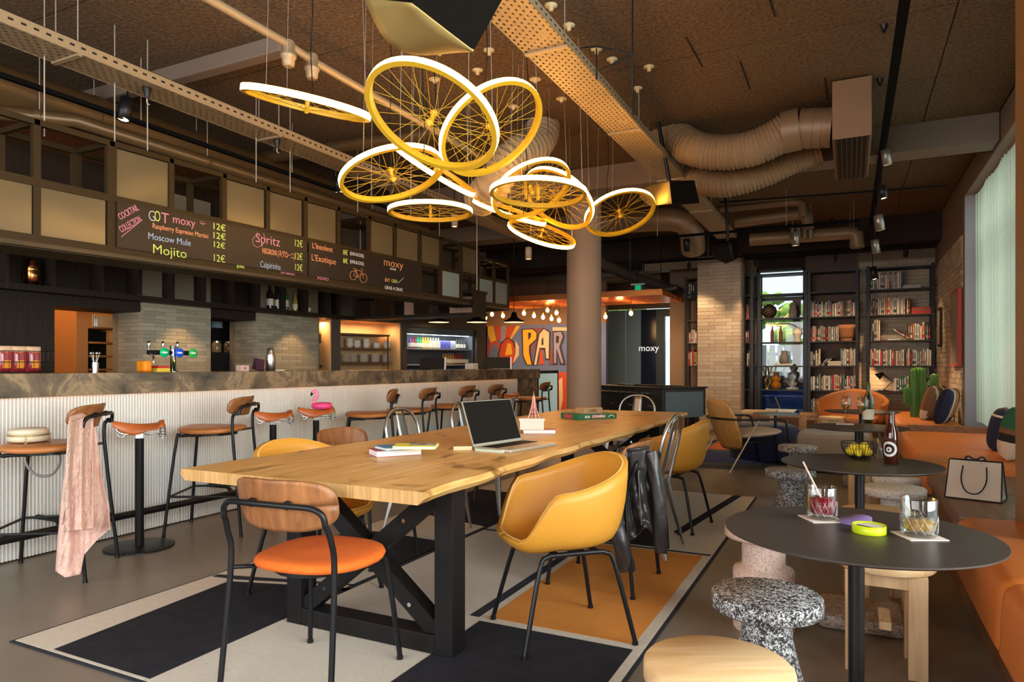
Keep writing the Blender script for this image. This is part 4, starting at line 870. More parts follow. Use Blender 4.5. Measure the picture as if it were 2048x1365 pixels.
for px, py, lab in ((909, 430, 'short white spotlight behind the level wheel lamp'), (1057, 495, 'short white spotlight left of the round column')): spot(lab, atD(px, py, 8.2), (0, 0, -1), 1.1, mat('dull_white_spot', (0.45, 0.38, 0.28), 0.5), 0, top=CEILZ - atD(px, py, 8.2).z)
# sprinkler heads / little black clips under the left tray
for px, py, lab in ((294, 172, 'small black clip under the bar side tray, nearest'), (554, 272, 'small black clip under the bar side tray, farther one')):
    p = onX(px, py, -4.2); t = thing('tray_clip', lab, 'clip', (p.x, p.y, 3.0)); B().lathe([(0.012, -0.055), (0.014, -0.04), (0.026, 0.0), (0.026, 0.019)], 12).build('cup', BLK, t); B().tube([(0, 0, -0.05), (0.0, 0, -0.085), (0.012, 0.01, -0.095)], 0.004, 6).build('hook', WIRE, t)
def speaker(lab, loc, rot, s=1.0, grille=None):
    t = thing('loudspeaker', lab, 'loudspeaker', loc); t.rotation_euler = rot
    n = 14; prof = [(0.0, 0.0)] + [(0.24 * math.sin(i / n * PI / 2) ** 0.9, 0.30 * (1 - math.cos(i / n * PI / 2))) for i in range(1, n)] + [(0.24, 0.30), (0.02, 0.30)]
    q = B(); q.prism([(a * s, b_ * s) for a, b_ in prof], -0.17 * s, 0.17 * s, 0, False); q.build('cabinet', BLKM, t)
    q = B(); P = prof[:n + 1]; V = [(a * s + 0.003, b_ * s - 0.002, z) for a, b_ in P for z in (-0.172 * s, 0.172 * s)]
    q.add(V, [(2 * i, 2 * i + 2, 2 * i + 3, 2 * i + 1) for i in range(len(P) - 1)], 0, True); q.build('grille', grille or BLK, t, solid=0.004)
    B().tube([(0.02, 0.28 * s, 0), (-0.03, 0.34 * s, 0), (-0.03, 0.42 * s, 0)], 0.012, 8).build('bracket', BLK, t); return t
LITG = mat('yellow_lit_grille', (0.42, 0.30, 0.10), 0.5, 0.4)  # yellow light of the wheel lamps put into the grille colour
# wedge speakers as swept curved boxes
def wedge(lab, A, Bq, C, D, depth, gm):
    """curved front A-Bq (near edge) to D-C (far edge); body behind it"""
    A, Bq, C, D = map(Vector, (A, Bq, C, D)); t = thing('loudspeaker', lab, 'loudspeaker', (A + Bq + C + D) / 4); o = t.location
    n = ((Bq - A).cross(D - A)).normalized(); n = n if n.dot(Vector((0, 0, 1))) > 0 else -n; k = 10; sag = 0.16
    def P(u_, v): p = A.lerp(Bq, u_).lerp(D.lerp(C, u_), v); return p - n * (sag * math.sin(u_ * PI) * 0.5 * (1 - v)) - o
    q = B(); q.grid(lambda a, b_: P(a, b_), k, 6); q.build('grille', gm, t, solid=0.006)
    V = [P(i / k, v) + n * 0.004 for v in (0, 1) for i in range(k + 1)] + [P(1, v) + n * depth for v in (0, 1)] + [P(0, v) + n * depth * 0.9 for v in (0, 1)]
    m_ = k + 1; f0 = list(range(m_)) + [2 * m_, 2 * m_ + 2]; f1 = list(range(m_, 2 * m_)) + [2 * m_ + 1, 2 * m_ + 3]
    q = B(); q.add(V, [f0[::-1], f1, (m_ - 1, 2 * m_ - 1, 2 * m_ + 1, 2 * m_), (2 * m_, 2 * m_ + 1, 2 * m_ + 3, 2 * m_ + 2), (0, 2 * m_ + 2, 2 * m_ + 3, m_)]); q.build('cabinet', mat('speaker_black', (0.006, 0.005, 0.004), 0.9, spec=0.03), t)
    B().tube([n * depth * 0.5, (0, 0, CEILZ - o.z)], 0.018, 8).build('bracket', BLK, t); return t
wedge('big black loudspeaker with yellow lit grille above the nearest wheel lamp', atD(728, -4, 2.15), atD(905, 106, 2.15), atD(946, 104, 1.9), atD(822, 8, 1.85), 0.22, LITG)
wedge('black loudspeaker beside the wide cable tray, behind the farthest wheel lamp', atD(1290, 372, 6.6), atD(1300, 412, 6.5), atD(1343, 408, 6.0), atD(1338, 362, 6.0), 0.26, LITG)
wedge('dark loudspeaker hanging in front of the tiled pillar', atD(1421, 490, 8.6), atD(1452, 528, 8.5), atD(1466, 520, 8.3), atD(1462, 484, 8.3), 0.12, BLKM)
# ================================================================ DUCTS AND PIPES
DUCT = mat('beige_duct', (0.24, 0.155, 0.09), 0.45, 0.2); FLEX = mat('flexible_duct_skin', (0.25, 0.16, 0.085), 0.7, bump=0.8, bscale=35, stretch=(1, 1, 1))
ac = thing('ventilation_box', 'brown ventilation box with dark grille hanging from the ceiling', 'ventilation unit', (0.015, 6.5, 2.93))
B().box((-0.14, -0.6, 0.004), (0.135, 0.7, 0.46), bev=0.006).build('casing', mat('brown_casing', (0.22, 0.125, 0.065), 0.55), ac)
B().box((-0.12, -0.585, 0.0), (0.118, 0.68, 0.006)).build('grille_back', BLKM, ac)
for i in range(7): B().box((-0.115 + i * 0.0365, -0.58, -0.012), (-0.111 + i * 0.0365, 0.675, 0.006)).build('slat', mat('grille_slat', (0.10, 0.08, 0.07), 0.4, 0.5), ac)
DY = 6.35
def dp(px, py, Y=DY): return onY(px, py, Y)
dd = thing('round_duct', 'smooth round duct joined to the ventilation box', 'duct', dp(1600, 262)); o0 = dd.location
B().tube([dp(1664, 255) - o0, dp(1600, 258) - o0], 0.165, 28).build('duct_body', DUCT, dd)
B().tube([dp(1600, 258) - o0, dp(1565, 266) - o0], 0.178, 28).build('collar', DUCT, dd)
for px in (1606, 1628, 1645): B().tube([dp(px, 257) - o0, dp(px - 3, 257) - o0], 0.17, 28).build('seam_band', DUCT, dd)
def flex(lab, pts, r, rings=0.035, amp=0.006, m=FLEX):
    P = crom(pts, 14); c = P[len(P) // 2].copy(); L = 0; R_ = []; rnd = random.Random(5)
    for i, p in enumerate(P):
        if i: L += (p - P[i - 1]).length
    n = int(L / (rings / 4)); Q = []; 
    acc = [0]
    for i in range(1, len(P)): acc.append(acc[-1] + (P[i] - P[i - 1]).length)
    j = 0
    for i in range(n + 1):
        s_ = L * i / n
        while j < len(acc) - 2 and acc[j + 1] < s_: j += 1
        Q.append(P[j].lerp(P[j + 1], (s_ - acc[j]) / max(1e-6, acc[j + 1] - acc[j])) - c); R_.append(r + amp * math.cos(i * PI / 2) + rnd.uniform(-amp, amp) * 0.6)
    o = B().tube(Q, R_, 22).build('flexible_duct', m); o.location = c; tag(o, lab, 'duct'); return o
flex('crumpled flexible duct bending from the round duct over the cable tray', [dp(1572, 264), dp(1548, 278), dp(1500, 298), dp(1440, 305), dp(1385, 296), dp(1345, 268, 6.5), dp(1300, 235, 6.6), dp(1255, 222, 6.6)], 0.155)
flex('second crumpled flexible duct lower behind the first one', [dp(1640, 300, 7.0), dp(1585, 320, 7.0), dp(1520, 350, 7.0), dp(1450, 368, 7.0), dp(1395, 360, 7.1), dp(1330, 340, 7.2)], 0.13)
flex('ribbed flexible duct above the far wheel lamps', [atD(1085, 250, 6.3), atD(1075, 285, 6.2), atD(1020, 320, 6.0), atD(985, 372, 6.0), atD(960, 400, 6.3)], 0.15, 0.05, 0.01, mat('ribbed_duct', (0.34, 0.25, 0.15), 0.55))
def pipe(lab, pts, r, m=DUCT, bands=0, n=16, cat='pipe', name='pipe'):
    P = [Vector(p) for p in pts]; c = sum(P, Vector()) / len(P); t = thing(name, lab, cat, c); B().tube([p - c for p in P], r, n).build('pipe_run', m, t)
    for i in range(bands):
        k = (i + 0.5) / bands * (len(P) - 1); j = min(int(k), len(P) - 2); a = P[j].lerp(P[j + 1], k - j); d = (P[j + 1] - P[j]).normalized() * 0.02
        B().tube([a - d - c, a + d - c], r * 1.06, n).build('joint_band', m, t)
        B().tube([a - c, (a.x - c.x, a.y - c.y, CEILZ - c.z)], 0.004, 5).build('hanger', WIRE, t)
    return t
OCH = mat('ochre_duct', (0.12, 0.068, 0.028), 0.38, 0.3)
pipe('big ochre round duct running above and behind the bar shelf', [(-5.3, 1.0, 3.10), (-5.3, 6.6, 3.14)], 0.15, OCH, 6, 28)
pipe('thinner ochre pipe under the big duct over the bar', [(-5.6, 2.4, 2.93), (-5.0, 3.0, 2.93), (-4.95, 7.5, 2.93)], 0.05, OCH, 4)
B_ = pipe('sprinkler pipe along the ceiling over the left side of the table', [onX(575, 88, -3.1) + Vector((0, -2.2, 0.0)), onX(575, 88, -3.1), onX(625, 122, -3.1), onX(905, 282, -3.1), onX(905, 282, -3.1) + Vector((0, 1.6, 0))], 0.026, TRE, 0, 14)
for px, py in ((577, 98), (624, 124)):
    p = onX(px, py, -3.1) - B_.location
    B().lathe([(0.026, -0.11), (0.036, -0.10), (0.04, -0.06), (0.048, -0.055), (0.048, -0.035), (0.038, -0.03), (0.038, 0.04), (0.03, 0.05)], 16, 0, p).build('valve', TRE, B_)
p = onZ(345, 150, 3.36); p2 = onZ(570, 92, 3.36); yb_ = (p.y + p2.y) / 2
ldx = onZ(570, 92, 3.34); ldt = thing('flat_duct', 'flat pale duct crossing the ceiling above the left tray', 'duct', (ldx.x - 1.2, ldx.y, 3.34)); B().box((-1.2, -0.05, -0.05), (1.2, 0.05, 0.064), bev=0.012).build('duct_body', mat('lilac_duct', (0.20, 0.145, 0.11), 0.5), ldt)
pipe('wide pipe crossing the ceiling behind the apart wheel lamp', [(-6.0, 5.0, 3.26), (-3.3, 5.2, 3.26)], 0.06, OCH)
pipe('round duct with an elbow in front of the dark ceiling', [dp(1180, 448, 9.6), dp(1290, 440, 9.6), dp(1345, 438, 9.6), dp(1372, 446, 9.6), dp(1384, 470, 9.7), dp(1386, 500, 9.9)], 0.17, DUCT, 0, 24)
for i, (a, b_, y) in enumerate((((1440, 420), (1590, 404), 9.9), ((1470, 445), (1600, 428), 10.1), ((1500, 480), (1700, 466), 10.4), ((1440, 408), (1600, 394), 9.8))):
    pipe('beige pipe crossing above the pillar, ' + ['second from the top', 'third from the top', 'lowest one', 'topmost one'][i], [dp(*a, y), dp(*b_, y)] + ([dp(b_[0] + 14, b_[1] + 4, y), dp(b_[0] + 16, b_[1] + 30, y)] if i < 3 else []), (0.05, 0.08, 0.09, 0.02)[i], DUCT, 1)
for i in range(4): pipe('short vertical drop pipe beneath the beige pipes, ' + ORD[i] + ' from the pillar', [dp(1585 + i * 12, 452, 10.2), dp(1585 + i * 12, 478, 10.2)], 0.03, DUCT, 1)
pipe('long grey duct beyond the round column under the far ceiling', [(-8.0, 12.9, 2.95), (-3.2, 12.9, 2.95)], 0.16, mat('dark_duct', (0.12, 0.09, 0.07), 0.4, 0.3), 3, 20)
pipe('sloping dark duct between the round column and pillar', [dp(1200, 525, 10.5), dp(1260, 552, 11.5), dp(1360, 585, 12.4)], 0.09, mat('dark_duct', (0.12, 0.09, 0.07), 0.4, 0.3), 1, 16)
pipe('curved dark pipe beyond the round column', [dp(1198, 590, 12), dp(1260, 600, 12), dp(1310, 585, 12), dp(1355, 575, 12)], 0.05, MC['dark_duct'], 1)
pipe('thin conduit across the ceiling beyond the ventilation box', [dp(1440, 405, 9.0), dp(1895, 372, 9.0)], 0.012, BLKM)
s_box('trim_4', (-8.9, 9.5, 3.16), (-3.3, 9.9, 3.405), WALLB)
t4 = s_box('trim_5', (-3.3, 12.0, 2.86), (-1.7, 12.3, 3.1), DUCT)
# exit sign
es = thing('exit_sign', 'green lit exit sign hanging beyond the round column', 'sign', atD(1276, 571, 11.6)); B().box((-0.05, -0.01, -0.14), (0.05, 0.01, 0.0)).build('sign_plate', mat('exit_green', (0, 0.3, 0.1), 0.4, emit=(0.0, 0.35, 0.12), estr=0.6), es)
B().box((-0.12, -0.03, 0.0), (0.12, 0.03, 0.03)).build('housing', WHITE, es); B().tube([(0, 0, 0.03), (0, 0, CEILZ - es.location.z)], 0.008, 6).build('stem', BLK, es)
# ceiling frame over the wheels and ceiling roses
cf = thing('ceiling_frame', 'thin black metal frame dropping from the ceiling beside the wide tray', 'frame', (-1.3, 4.55, 3.0))
fp = [onX(1160, 97, -1.30), onX(1265, 108, -1.15), onX(1268, 225, -1.15)]
B().tube([onX(1160, 97, -1.3) - cf.location, onX(1195, 93, -1.3) - cf.location, onX(1265, 108, -1.15) - cf.location, onX(1266, 230, -1.15) - cf.location], 0.006, 6).build('bar', BLK, cf)
B().tube([onX(1196, 142, -1.35) - cf.location, onX(1265, 108, -1.15) - cf.location], 0.005, 6).build('bar', BLK, cf); B().tube([onX(1193, 97, -1.3) - cf.location, onX(1193, 160, -1.3) - cf.location], 0.005, 6).build('bar', BLK, cf)
B().tube([onX(1265, 108, -1.15) - cf.location, Vector((*onX(1265, 108, -1.15).xy, CEILZ)) - cf.location], 0.005, 6).build('bar', BLK, cf)
YW = MC['yellowed_white']
for i, (px, py) in enumerate(((1102, 10), (1138, 50), (1193, 98), (1224, 118), (1298, 133), (1275, 176), (810, 92), (978, 100), (955, 140))):
    p = onZ(px, py, CEILZ); t = thing('ceiling_rose', 'small cream ceiling cable rose, ' + ORD[i] + (' along the wide tray' if i < 6 else ' above the near wheel lamps'), 'ceiling rose', p, group='small ceiling cable roses')
    B().lathe([(0.0, 0.0), (0.04, 0), (0.04, -0.006), (0.014, -0.010), (0.014, -0.035), (0.0, -0.037)], 16).build('cap', YW, t)
for i, (px, py) in enumerate(((1768, 50), (1760, 158), (1755, 292), (1664, 436))):
    p = onZ(px, py, CEILZ); t = thing('sprinkler_head', 'small black sprinkler head by the window side track, ' + ORD[i] + ' from the camera', 'sprinkler', p); B().lathe([(0.026, 0), (0.02, -0.02), (0.008, -0.05), (0.012, -0.055)], 12).build('body', BLK, t)
# ================================================================ WINDOW BENCH
be = thing('window_bench', 'walnut bench base running along the window wall', 'bench', (0.46, 0, 0))
B().box((0.04, 0.2, 0.0), (0.22 if False else 0.95, 11.6, 0.38)).build('base', BENCHW, be)
B().box((0.0, 3.80, 0.38), (0.9, 5.32, 0.455), bev=0.004).box((0.0, 4.545, 0.4555), (0.9, 4.549, 0.456)).build('wooden_deck', BENCHW, be)
B().box((0.03, 5.32, 0.30), (0.95, 11.6, 0.385)).build('seat_board', BENCHW, be); B().box((0.03, 0.2, 0.30), (0.9, 3.8, 0.385)).build('seat_board', BENCHW, be)
B().box((0.07, 8.02, 0.38), (0.9, 8.07, 0.56)).build('divider', BENCHW, be)
def cushion(lab, x0, x1, y0, y1, z1, zf, seams):
    """leather mattress with a rounded front edge hanging over the base"""
    t = thing('bench_cushion', lab, 'cushion', (x0, (y0 + y1) / 2, 0), group='orange leather bench cushions'); L = (y1 - y0) / 2; W = x1 - x0; ys = [-L] + [s - (y0 + y1) / 2 for s in seams] + [L]
    for a, b_ in zip(ys[:-1], ys[1:]):
        q = B(); n = 24
        prof = [(0.075, zf), (0.0, zf + 0.02), (-0.005, zf + 0.06), (0.004, z1 - 0.05), (0.03, z1 - 0.014), (0.09, z1), (W * 0.5, z1 + 0.008), (W - 0.05, z1), (W, z1 - 0.03), (W, z1 - 0.1)]
        P = crom([(x, 0, z) for x, z in prof], 3); m_ = len(P)
        def f(u_, v):
            i = min(int(v * (m_ - 1)), m_ - 1); p = P[i]; y = a + (b_ - a) * u_; e = min(u_, 1 - u_) * (b_ - a); k = 1 - math.exp(-e / 0.012)
            return (p.x + (1 - k) * 0.012 * (1 if p.x < 0.1 else 0), y, p.z - (1 - k) * 0.014 + 0.003 * math.sin(y * 5 + p.x * 9))
        q.grid(f, 40, m_ - 1); q.add([f(0, i / (m_ - 1)) for i in range(m_)], [tuple(range(m_))]); q.add([f(1, i / (m_ - 1)) for i in range(m_)], [tuple(range(m_))[::-1]]); q.build('leather_pad', BENCHL, t)
    return t
cushion('orange leather bench cushion nearest the camera, by the front round table', 0.44, 1.36, 0.3, 3.78, 0.465, 0.20, [1.6, 2.72])
cushion('orange leather bench cushion in the middle, behind the paper bag', 0.43, 1.27, 5.34, 8.0, 0.50, 0.31, [6.35])
cushion('farthest orange leather bench cushion below the cactus', 0.47, 1.14, 8.09, 11.5, 0.50, 0.31, [])
# cushions / pillows
def pillow(lab, loc, rot, w, h, d, mats, stripes, grp=None):
    t = thing('throw_pillow', lab, 'pillow', loc); t.rotation_euler = rot
    def f(u_, v, s):
        X, Z = (u_ - 0.5) * 2, (v - 0.5) * 2; e = (max(0, 1 - abs(X) ** 3.0) * max(0, 1 - abs(Z) ** 3.0)) ** 0.45
        return (X * w / 2 * (1 - 0.06 * Z * Z), s * d / 2 * e, h / 2 + Z * h / 2 * (1 - 0.05 * X * X))
    q = B()
    for s in (1, -1):
        n = 20; V = [f(i / n, j / n, s) for i in range(n + 1) for j in range(n + 1)]
        for i in range(n):
            for j in range(n):
                a = i * (n + 1) + j; F_ = (a, a + n + 1, a + n + 2, a + 1); q.f.append([len(q.v) + k for k in (F_ if s > 0 else F_[::-1])]); q.mi.append(stripes((i + 0.5) / n, (j + 0.5) / n)); q.sm.append(True)
        q.v += V
    q.build('cover', mats, t); return t
fab = lambda n, c: mat(n, c, 0.9, bump=0.4, bscale=300)
P_N, P_K, P_C, P_B, P_O, P_G, P_R = fab('navy_wool', (0.015, 0.018, 0.05)), fab('black_wool', (0.015, 0.013, 0.012)), fab('cream_wool', (0.62, 0.52, 0.40)), fab('brown_wool', (0.20, 0.09, 0.035)), fab('rust_wool', (0.45, 0.16, 0.05)), fab('green_wool', (0.02, 0.11, 0.06)), fab('dark_red_wool', (0.30, 0.04, 0.03))
pillow('brown and cream striped pillow on the far bench cushion', (0.86, 9.75, 0.50), (0.25, 0.0, 1.1), 0.46, 0.44, 0.16, [P_K, P_C, P_B], lambda a, b_: 1 if (a + b_ * 0.3) % 0.42 < 0.12 else (2 if a < 0.5 else 0))
pillow('pillow in rust, navy and cream leaning on the brick wall', (0.93, 9.25, 0.50), (0.3, 0, 1.25), 0.46, 0.43, 0.18, [P_N, P_C, P_O], lambda a, b_: 1 if 0.22 < a < 0.32 else (2 if 0.32 <= a < 0.6 and b_ > 0.25 else 0))
pillow('navy and dark red tartan pillow at the window', (1.02, 6.45, 0.505), (0.18, 0, 1.35), 0.40, 0.34, 0.16, [P_N, P_R, P_C], lambda a, b_: 2 if abs(b_ - 0.5) < 0.02 or abs(b_ - 0.82) < 0.02 else (1 if int(a * 4) % 2 else 0))
pillow('green, rust and cream pillow at the window near the pillar', (1.0, 5.85, 0.505), (0.18, 0, 1.35), 0.42, 0.38, 0.18, [P_G, P_B, P_C, P_K], lambda a, b_: 0 if b_ > 0.62 else (1 if b_ > 0.5 else (3 if b_ > 0.34 else 2)))
# ================================================================ ROUND TABLES
RTM = mat('brown_black_laminate', (0.038, 0.028, 0.022), 0.42)
def rtable(lab, x, y, r=0.333, h=0.72):
    t = thing('round_table', lab, 'table', (x, y, 0), group='round black pedestal tables')
    B().lathe([(0.0, h - 0.012), (r - 0.02, h - 0.012), (r, h - 0.004), (r, h), (0.0, h)], 72, cap=False, sm=False).build('tabletop', RTM, t)
    B().cyl((0, 0), 0.020, 0.06, h - 0.012, 20).build('pole', BLK, t)
    q = B(); q.box((-0.17, -0.17, 0), (0.17, 0.17, 0.065), bev=0.03); q.build('terrazzo_base', TERN, t); return t
T1, T2, T3, T4 = (0.015, 2.035), (0.04, 3.48), (0.05, 5.55), (0.1, 7.5)
rtable('nearest round black table with the two cocktails', *T1); rtable('second round black table, with wire bowl and beer bottle', *T2)
rtable('third round black table, holding the white wine', *T3); rtable('farthest small round black table along the bench', *T4)
# ---- terrazzo and pine stools
def tstool(lab, x, y, m, kind='flare', h=0.45, r=0.165):
    t = thing('terrazzo_stool' if m not in (PINE,) else 'pine_stool', lab, 'stool', (x, y, 0))
    B().lathe([(0, h - 0.052), (r - 0.008, h - 0.052), (r, h - 0.045), (r, h - 0.006), (r - 0.006, h), (0, h)], 44, cap=False).build('seat', m, t)
    prof = {'flare': [(0.15, 0.0), (0.15, 0.02), (0.135, 0.10), (0.10, 0.22), (0.078, 0.31), (0.072, h - 0.052)],
            'drum': [(0.13, 0), (0.13, 0.005), (0.13, 0.25), (0.125, 0.262), (0.098, 0.268), (0.092, 0.28), (0.092, h - 0.052)],
            'neck': [(0.16, 0), (0.16, 0.05), (0.08, 0.06), (0.075, 0.2), (0.075, h - 0.052)]}[kind]
    B().lathe(prof, 36).build('pedestal', m, t); return t
tstool('black and white terrazzo stool nearest the camera', -0.235, 2.27, TERB)
tstool('black and white terrazzo stool half behind the second round table', -0.37, 5.05, TERB)
tstool('farthest black and white terrazzo stool beside the blue pouf', -0.42, 6.6, TERB)
tstool('pink terrazzo stool with drum base beside the rug', -0.345, 3.22, TERP, 'drum')
tstool('white terrazzo stool under the second round table by the bench', 0.235, 4.6, TERW, 'neck')
def pstool(lab, x, y, rz, h=0.45, r=0.175, grp=None):
    t = thing('pine_stool', lab, 'stool', (x, y, 0), rz, group='round pine stools')
    B().lathe([(0, h - 0.045), (r - 0.004, h - 0.045), (r, h - 0.04), (r, h - 0.006), (r - 0.005, h), (0, h)], 48, cap=False).build('seat', PINE, t)
    for sx_ in (-1, 1):
        for sy in (-1, 1): B().box((sx_ * 0.105 - 0.032, sy * 0.105 - 0.019, 0), (sx_ * 0.105 + 0.032, sy * 0.105 + 0.019, h - 0.046), bev=0.003).build('leg', PINEZ, t)
    for sy in (-1, 1): B().box((-0.074, sy * 0.105 - 0.014, h - 0.10), (0.074, sy * 0.105 + 0.014, h - 0.05)).build('rail', PINEZ, t)
    B().box((-0.02, -0.086, 0.16), (0.02, 0.086, 0.19)).build('stretcher', PINEZ, t)
    return t
pstool('round pine stool cut by the bottom edge of the picture', -0.283, 1.68, 0.5)
pstool('round pine stool tucked under the nearest round table', 0.12, 3.03, 0.0, 0.43)
pstool('round pine stool seen between the first and second round tables', 0.13, 3.80, 0.2)
pstool('far round pine stool beneath the third round table', 0.16, 5.95, 0.4); 
tstool('pale terrazzo stool beyond the beer bottle', 0.30, 5.45, TERW, 'neck', 0.40)
# ---- drinks on the nearest table
zt1 = 0.7205
def thin_glass(name, tint=(0.96, 0.97, 0.96), ior=1.5):
    m = bpy.data.materials.new(name); m.use_nodes = True; N = m.node_tree.nodes; L = m.node_tree.links; N.remove(N['Principled BSDF'])
    t = N.new('ShaderNodeBsdfTransparent'); t.inputs[0].default_value = (*tint, 1); g = N.new('ShaderNodeBsdfGlossy'); g.inputs['Roughness'].default_value = 0.03
    f = N.new('ShaderNodeLayerWeight'); f.inputs[0].default_value = 0.32; mx = N.new('ShaderNodeMixShader'); L.new(f.outputs['Facing'], mx.inputs[0])
    mp = N.new('ShaderNodeMapRange'); mp.inputs[3].default_value = 0.05; mp.inputs[4].default_value = 0.75; L.new(f.outputs['Facing'], mp.inputs[0]); L.new(mp.outputs[0], mx.inputs[0])
    L.new(t.outputs[0], mx.inputs[1]); L.new(g.outputs[0], mx.inputs[2]); L.new(mx.outputs[0], N['Material Output'].inputs[0]); return m
GLS = thin_glass('drink_glass')
def tumbler(lab, px, py, liq, lvl, r=0.040, h=0.092):
    p = onZ(px, py, zt1 + 0.003); t = thing('cut_glass_tumbler', lab, 'glass', p)
    q = B(); n = 30; zs = [0.0, 0.004, 0.02, 0.04, 0.058, 0.062, h - 0.002, h]; V = []
    out = [(r * 0.9, 0), (r * 0.95, 0.003), (r * 0.965, 0.018), (r * 0.975, 0.036), (r * 0.985, 0.056), (r * 0.975, 0.062), (r, h - 0.002), (r - 0.001, h), (r - 0.003, h - 0.001), (r * 0.89, 0.02), (r * 0.8, 0.014), (0, 0.013)]
    q.lathe(out, 40, cap=False); q.lathe([(0, 0.0), (r * 0.9, 0)], 40, cap=False); q.build('glass_body', GLS, t)
    for i in range(14):      # cut facets
        a = 2 * PI * i / 14
        for s in (-1, 1):
            pts = [((r * 0.985 + 0.0006) * math.cos(a + s * k * 0.11), (r * 0.985 + 0.0006) * math.sin(a + s * k * 0.11), 0.01 + k * 0.0085) for k in range(6)]
            B().tube(pts, 0.0009, 4).build('cut_groove', GLS, t)
    B().lathe([(0, 0.0145), (r * 0.78, 0.0155), (r * 0.885, 0.022), (r * 0.895, lvl), (0, lvl)], 32, cap=False).build('drink', liq, t); return t, p
REDL = mat('red_cocktail', (0.28, 0.002, 0.010), 0.1, trans=0.0); GOLD = mat('whisky', (0.80, 0.42, 0.06), 0.08, trans=0.35)
tA, pA = tumbler('cut glass tumbler of red cocktail with a metal straw', 1644, 1037, REDL, 0.060); tB, pB = tumbler('cut glass tumbler of golden whisky on the nearest table', 1838, 1071, GOLD, 0.040, 0.043, 0.096)
B().tube([(0.02, -0.02, 0.016), (-0.052, 0.03, 0.155)], 0.0028, 8).build('straw', mat('copper_straw', (0.6, 0.35, 0.28), 0.3, 0.8), tA)
ICE = thin_glass('ice', (0.9, 0.75, 0.75))
for c in ((-0.01, 0.008, 0.046), (0.014, -0.006, 0.05)): B().box((c[0] - 0.011, c[1] - 0.011, c[2] - 0.011), (c[0] + 0.011, c[1] + 0.011, c[2] + 0.013), bev=0.003).build('ice_cube', ICE, tA)
CST = mat('coaster_card', (0.70, 0.60, 0.52), 0.8)
for p, a, lab in ((pA, 0.5, 'pale square coaster under the red cocktail'), (pB, 0.45, 'pale square coaster under the whisky glass')):
    o = B().box((-0.048, -0.048, 0), (0.048, 0.048, 0.0025)).build('coaster', CST); o.location = (p.x, p.y, 0.7203); o.rotation_euler = (0, 0, a); tag(o, lab, 'coaster')
tn = thing('mint_tin', 'round lime green tin on the nearest table', 'tin', onZ(1738, 1066, zt1)); LIME = mat('lime_plastic', (0.52, 0.62, 0.01), 0.35)
B().lathe([(0.040, 0), (0.041, 0.001), (0.041, 0.022), (0.038, 0.022), (0.038, 0.018), (0, 0.018)], 36, cap=False).build('tin_body', LIME, tn)
B().lathe([(0, 0.0185), (0.034, 0.0185)], 24, cap=False).prism([(-0.03, -0.004), (0.01, -0.03), (0.014, -0.024), (-0.026, 0.002)], 0.0186, 0.0192, 1).build('label_disc', [CREAM, BLKM], tn)
ld = thing('tin_lid', 'purple lid leaning on the lime green tin', 'lid', onZ(1712, 1048, zt1) + Vector((0, 0, 0.006))); ld.rotation_euler = (0.05, -0.13, 0.2)
B().lathe([(0.041, 0), (0.041, 0.009), (0.0, 0.010)], 36, cap=False).build('lid_shell', mat('purple_plastic', (0.20, 0.13, 0.30), 0.4), ld)
# ---- second table
bw = thing('wire_bowl', 'black wire bowl full of yellow lemons on the second table', 'bowl', onZ(1718, 918, zt1)); LEM = mat('lemon_skin', (0.80, 0.60, 0.03), 0.45, bump=0.2, bscale=300)
for i in range(36):
    a = 2 * PI * i / 36; B().tube(crom([(0.030 * math.cos(a), 0.030 * math.sin(a), 0.004), (0.055 * math.cos(a), 0.055 * math.sin(a), 0.018), (0.074 * math.cos(a), 0.074 * math.sin(a), 0.045), (0.078 * math.cos(a), 0.078 * math.sin(a), 0.078)], 3), 0.0013, 5).build('wire', BLK, bw)
for r, z in ((0.030, 0.004), (0.078, 0.078)): B().tube([(r * math.cos(k * PI / 16), r * math.sin(k * PI / 16), z) for k in range(32)], 0.0018, 6, closed=True).build('ring', BLK, bw)
lp = [(-0.036, -0.02, 0.034), (0.0, -0.045, 0.034), (0.036, -0.02, 0.034), (0.033, 0.024, 0.034), (0.0, 0.04, 0.034), (-0.036, 0.024, 0.034), (0, 0, 0.03), (-0.02, -0.01, 0.058), (0.022, 0.0, 0.06)]
for i, c in enumerate(lp):
    o = B().sphere((0, 0, 0), 0.0195, 12, 0, (1.22, 1, 0.98)).build('lemon', LEM); o.location = bw.location + Vector(c); o.rotation_euler = (0, 0, i * 1.3); tag(o, 'yellow lemon in the black wire bowl', 'lemon', 'lemons in the black wire bowl')
def bottle(name, lab, loc, m, prof, cap=None, labels=(), grp=None, n=24, capm=None, cat='bottle'):
    t = thing(name, lab, cat, loc, group=grp); B().lathe(prof, n).build('glass_body', m, t)
    if cap: B().lathe(cap, 16).build('cap', capm or BLKM, t)
    for (r, z0, z1, lm) in labels: B().lathe([(r, z0), (r, z1)], n, cap=False).build('paper_label', lm, t)
    return t
AMB = mat('amber_glass', (0.045, 0.009, 0.003), 0.06, coat=0.5); GRN = thin_glass('green_bottle_glass', (0.22, 0.38, 0.10))
BEER = [(0.026, 0), (0.030, 0.004), (0.0305, 0.12), (0.028, 0.145), (0.016, 0.178), (0.0135, 0.20), (0.0135, 0.226)]
bp_ = onZ(1783, 928, zt1); bb = bottle('beer_bottle', 'brown beer bottle with a white ring label on the second table', bp_, AMB, BEER, [(0.0145, 0.2265), (0.0148, 0.237), (0.010, 0.24)], capm=mat('dull_cap', (0.08, 0.07, 0.06), 0.4, 0.6))
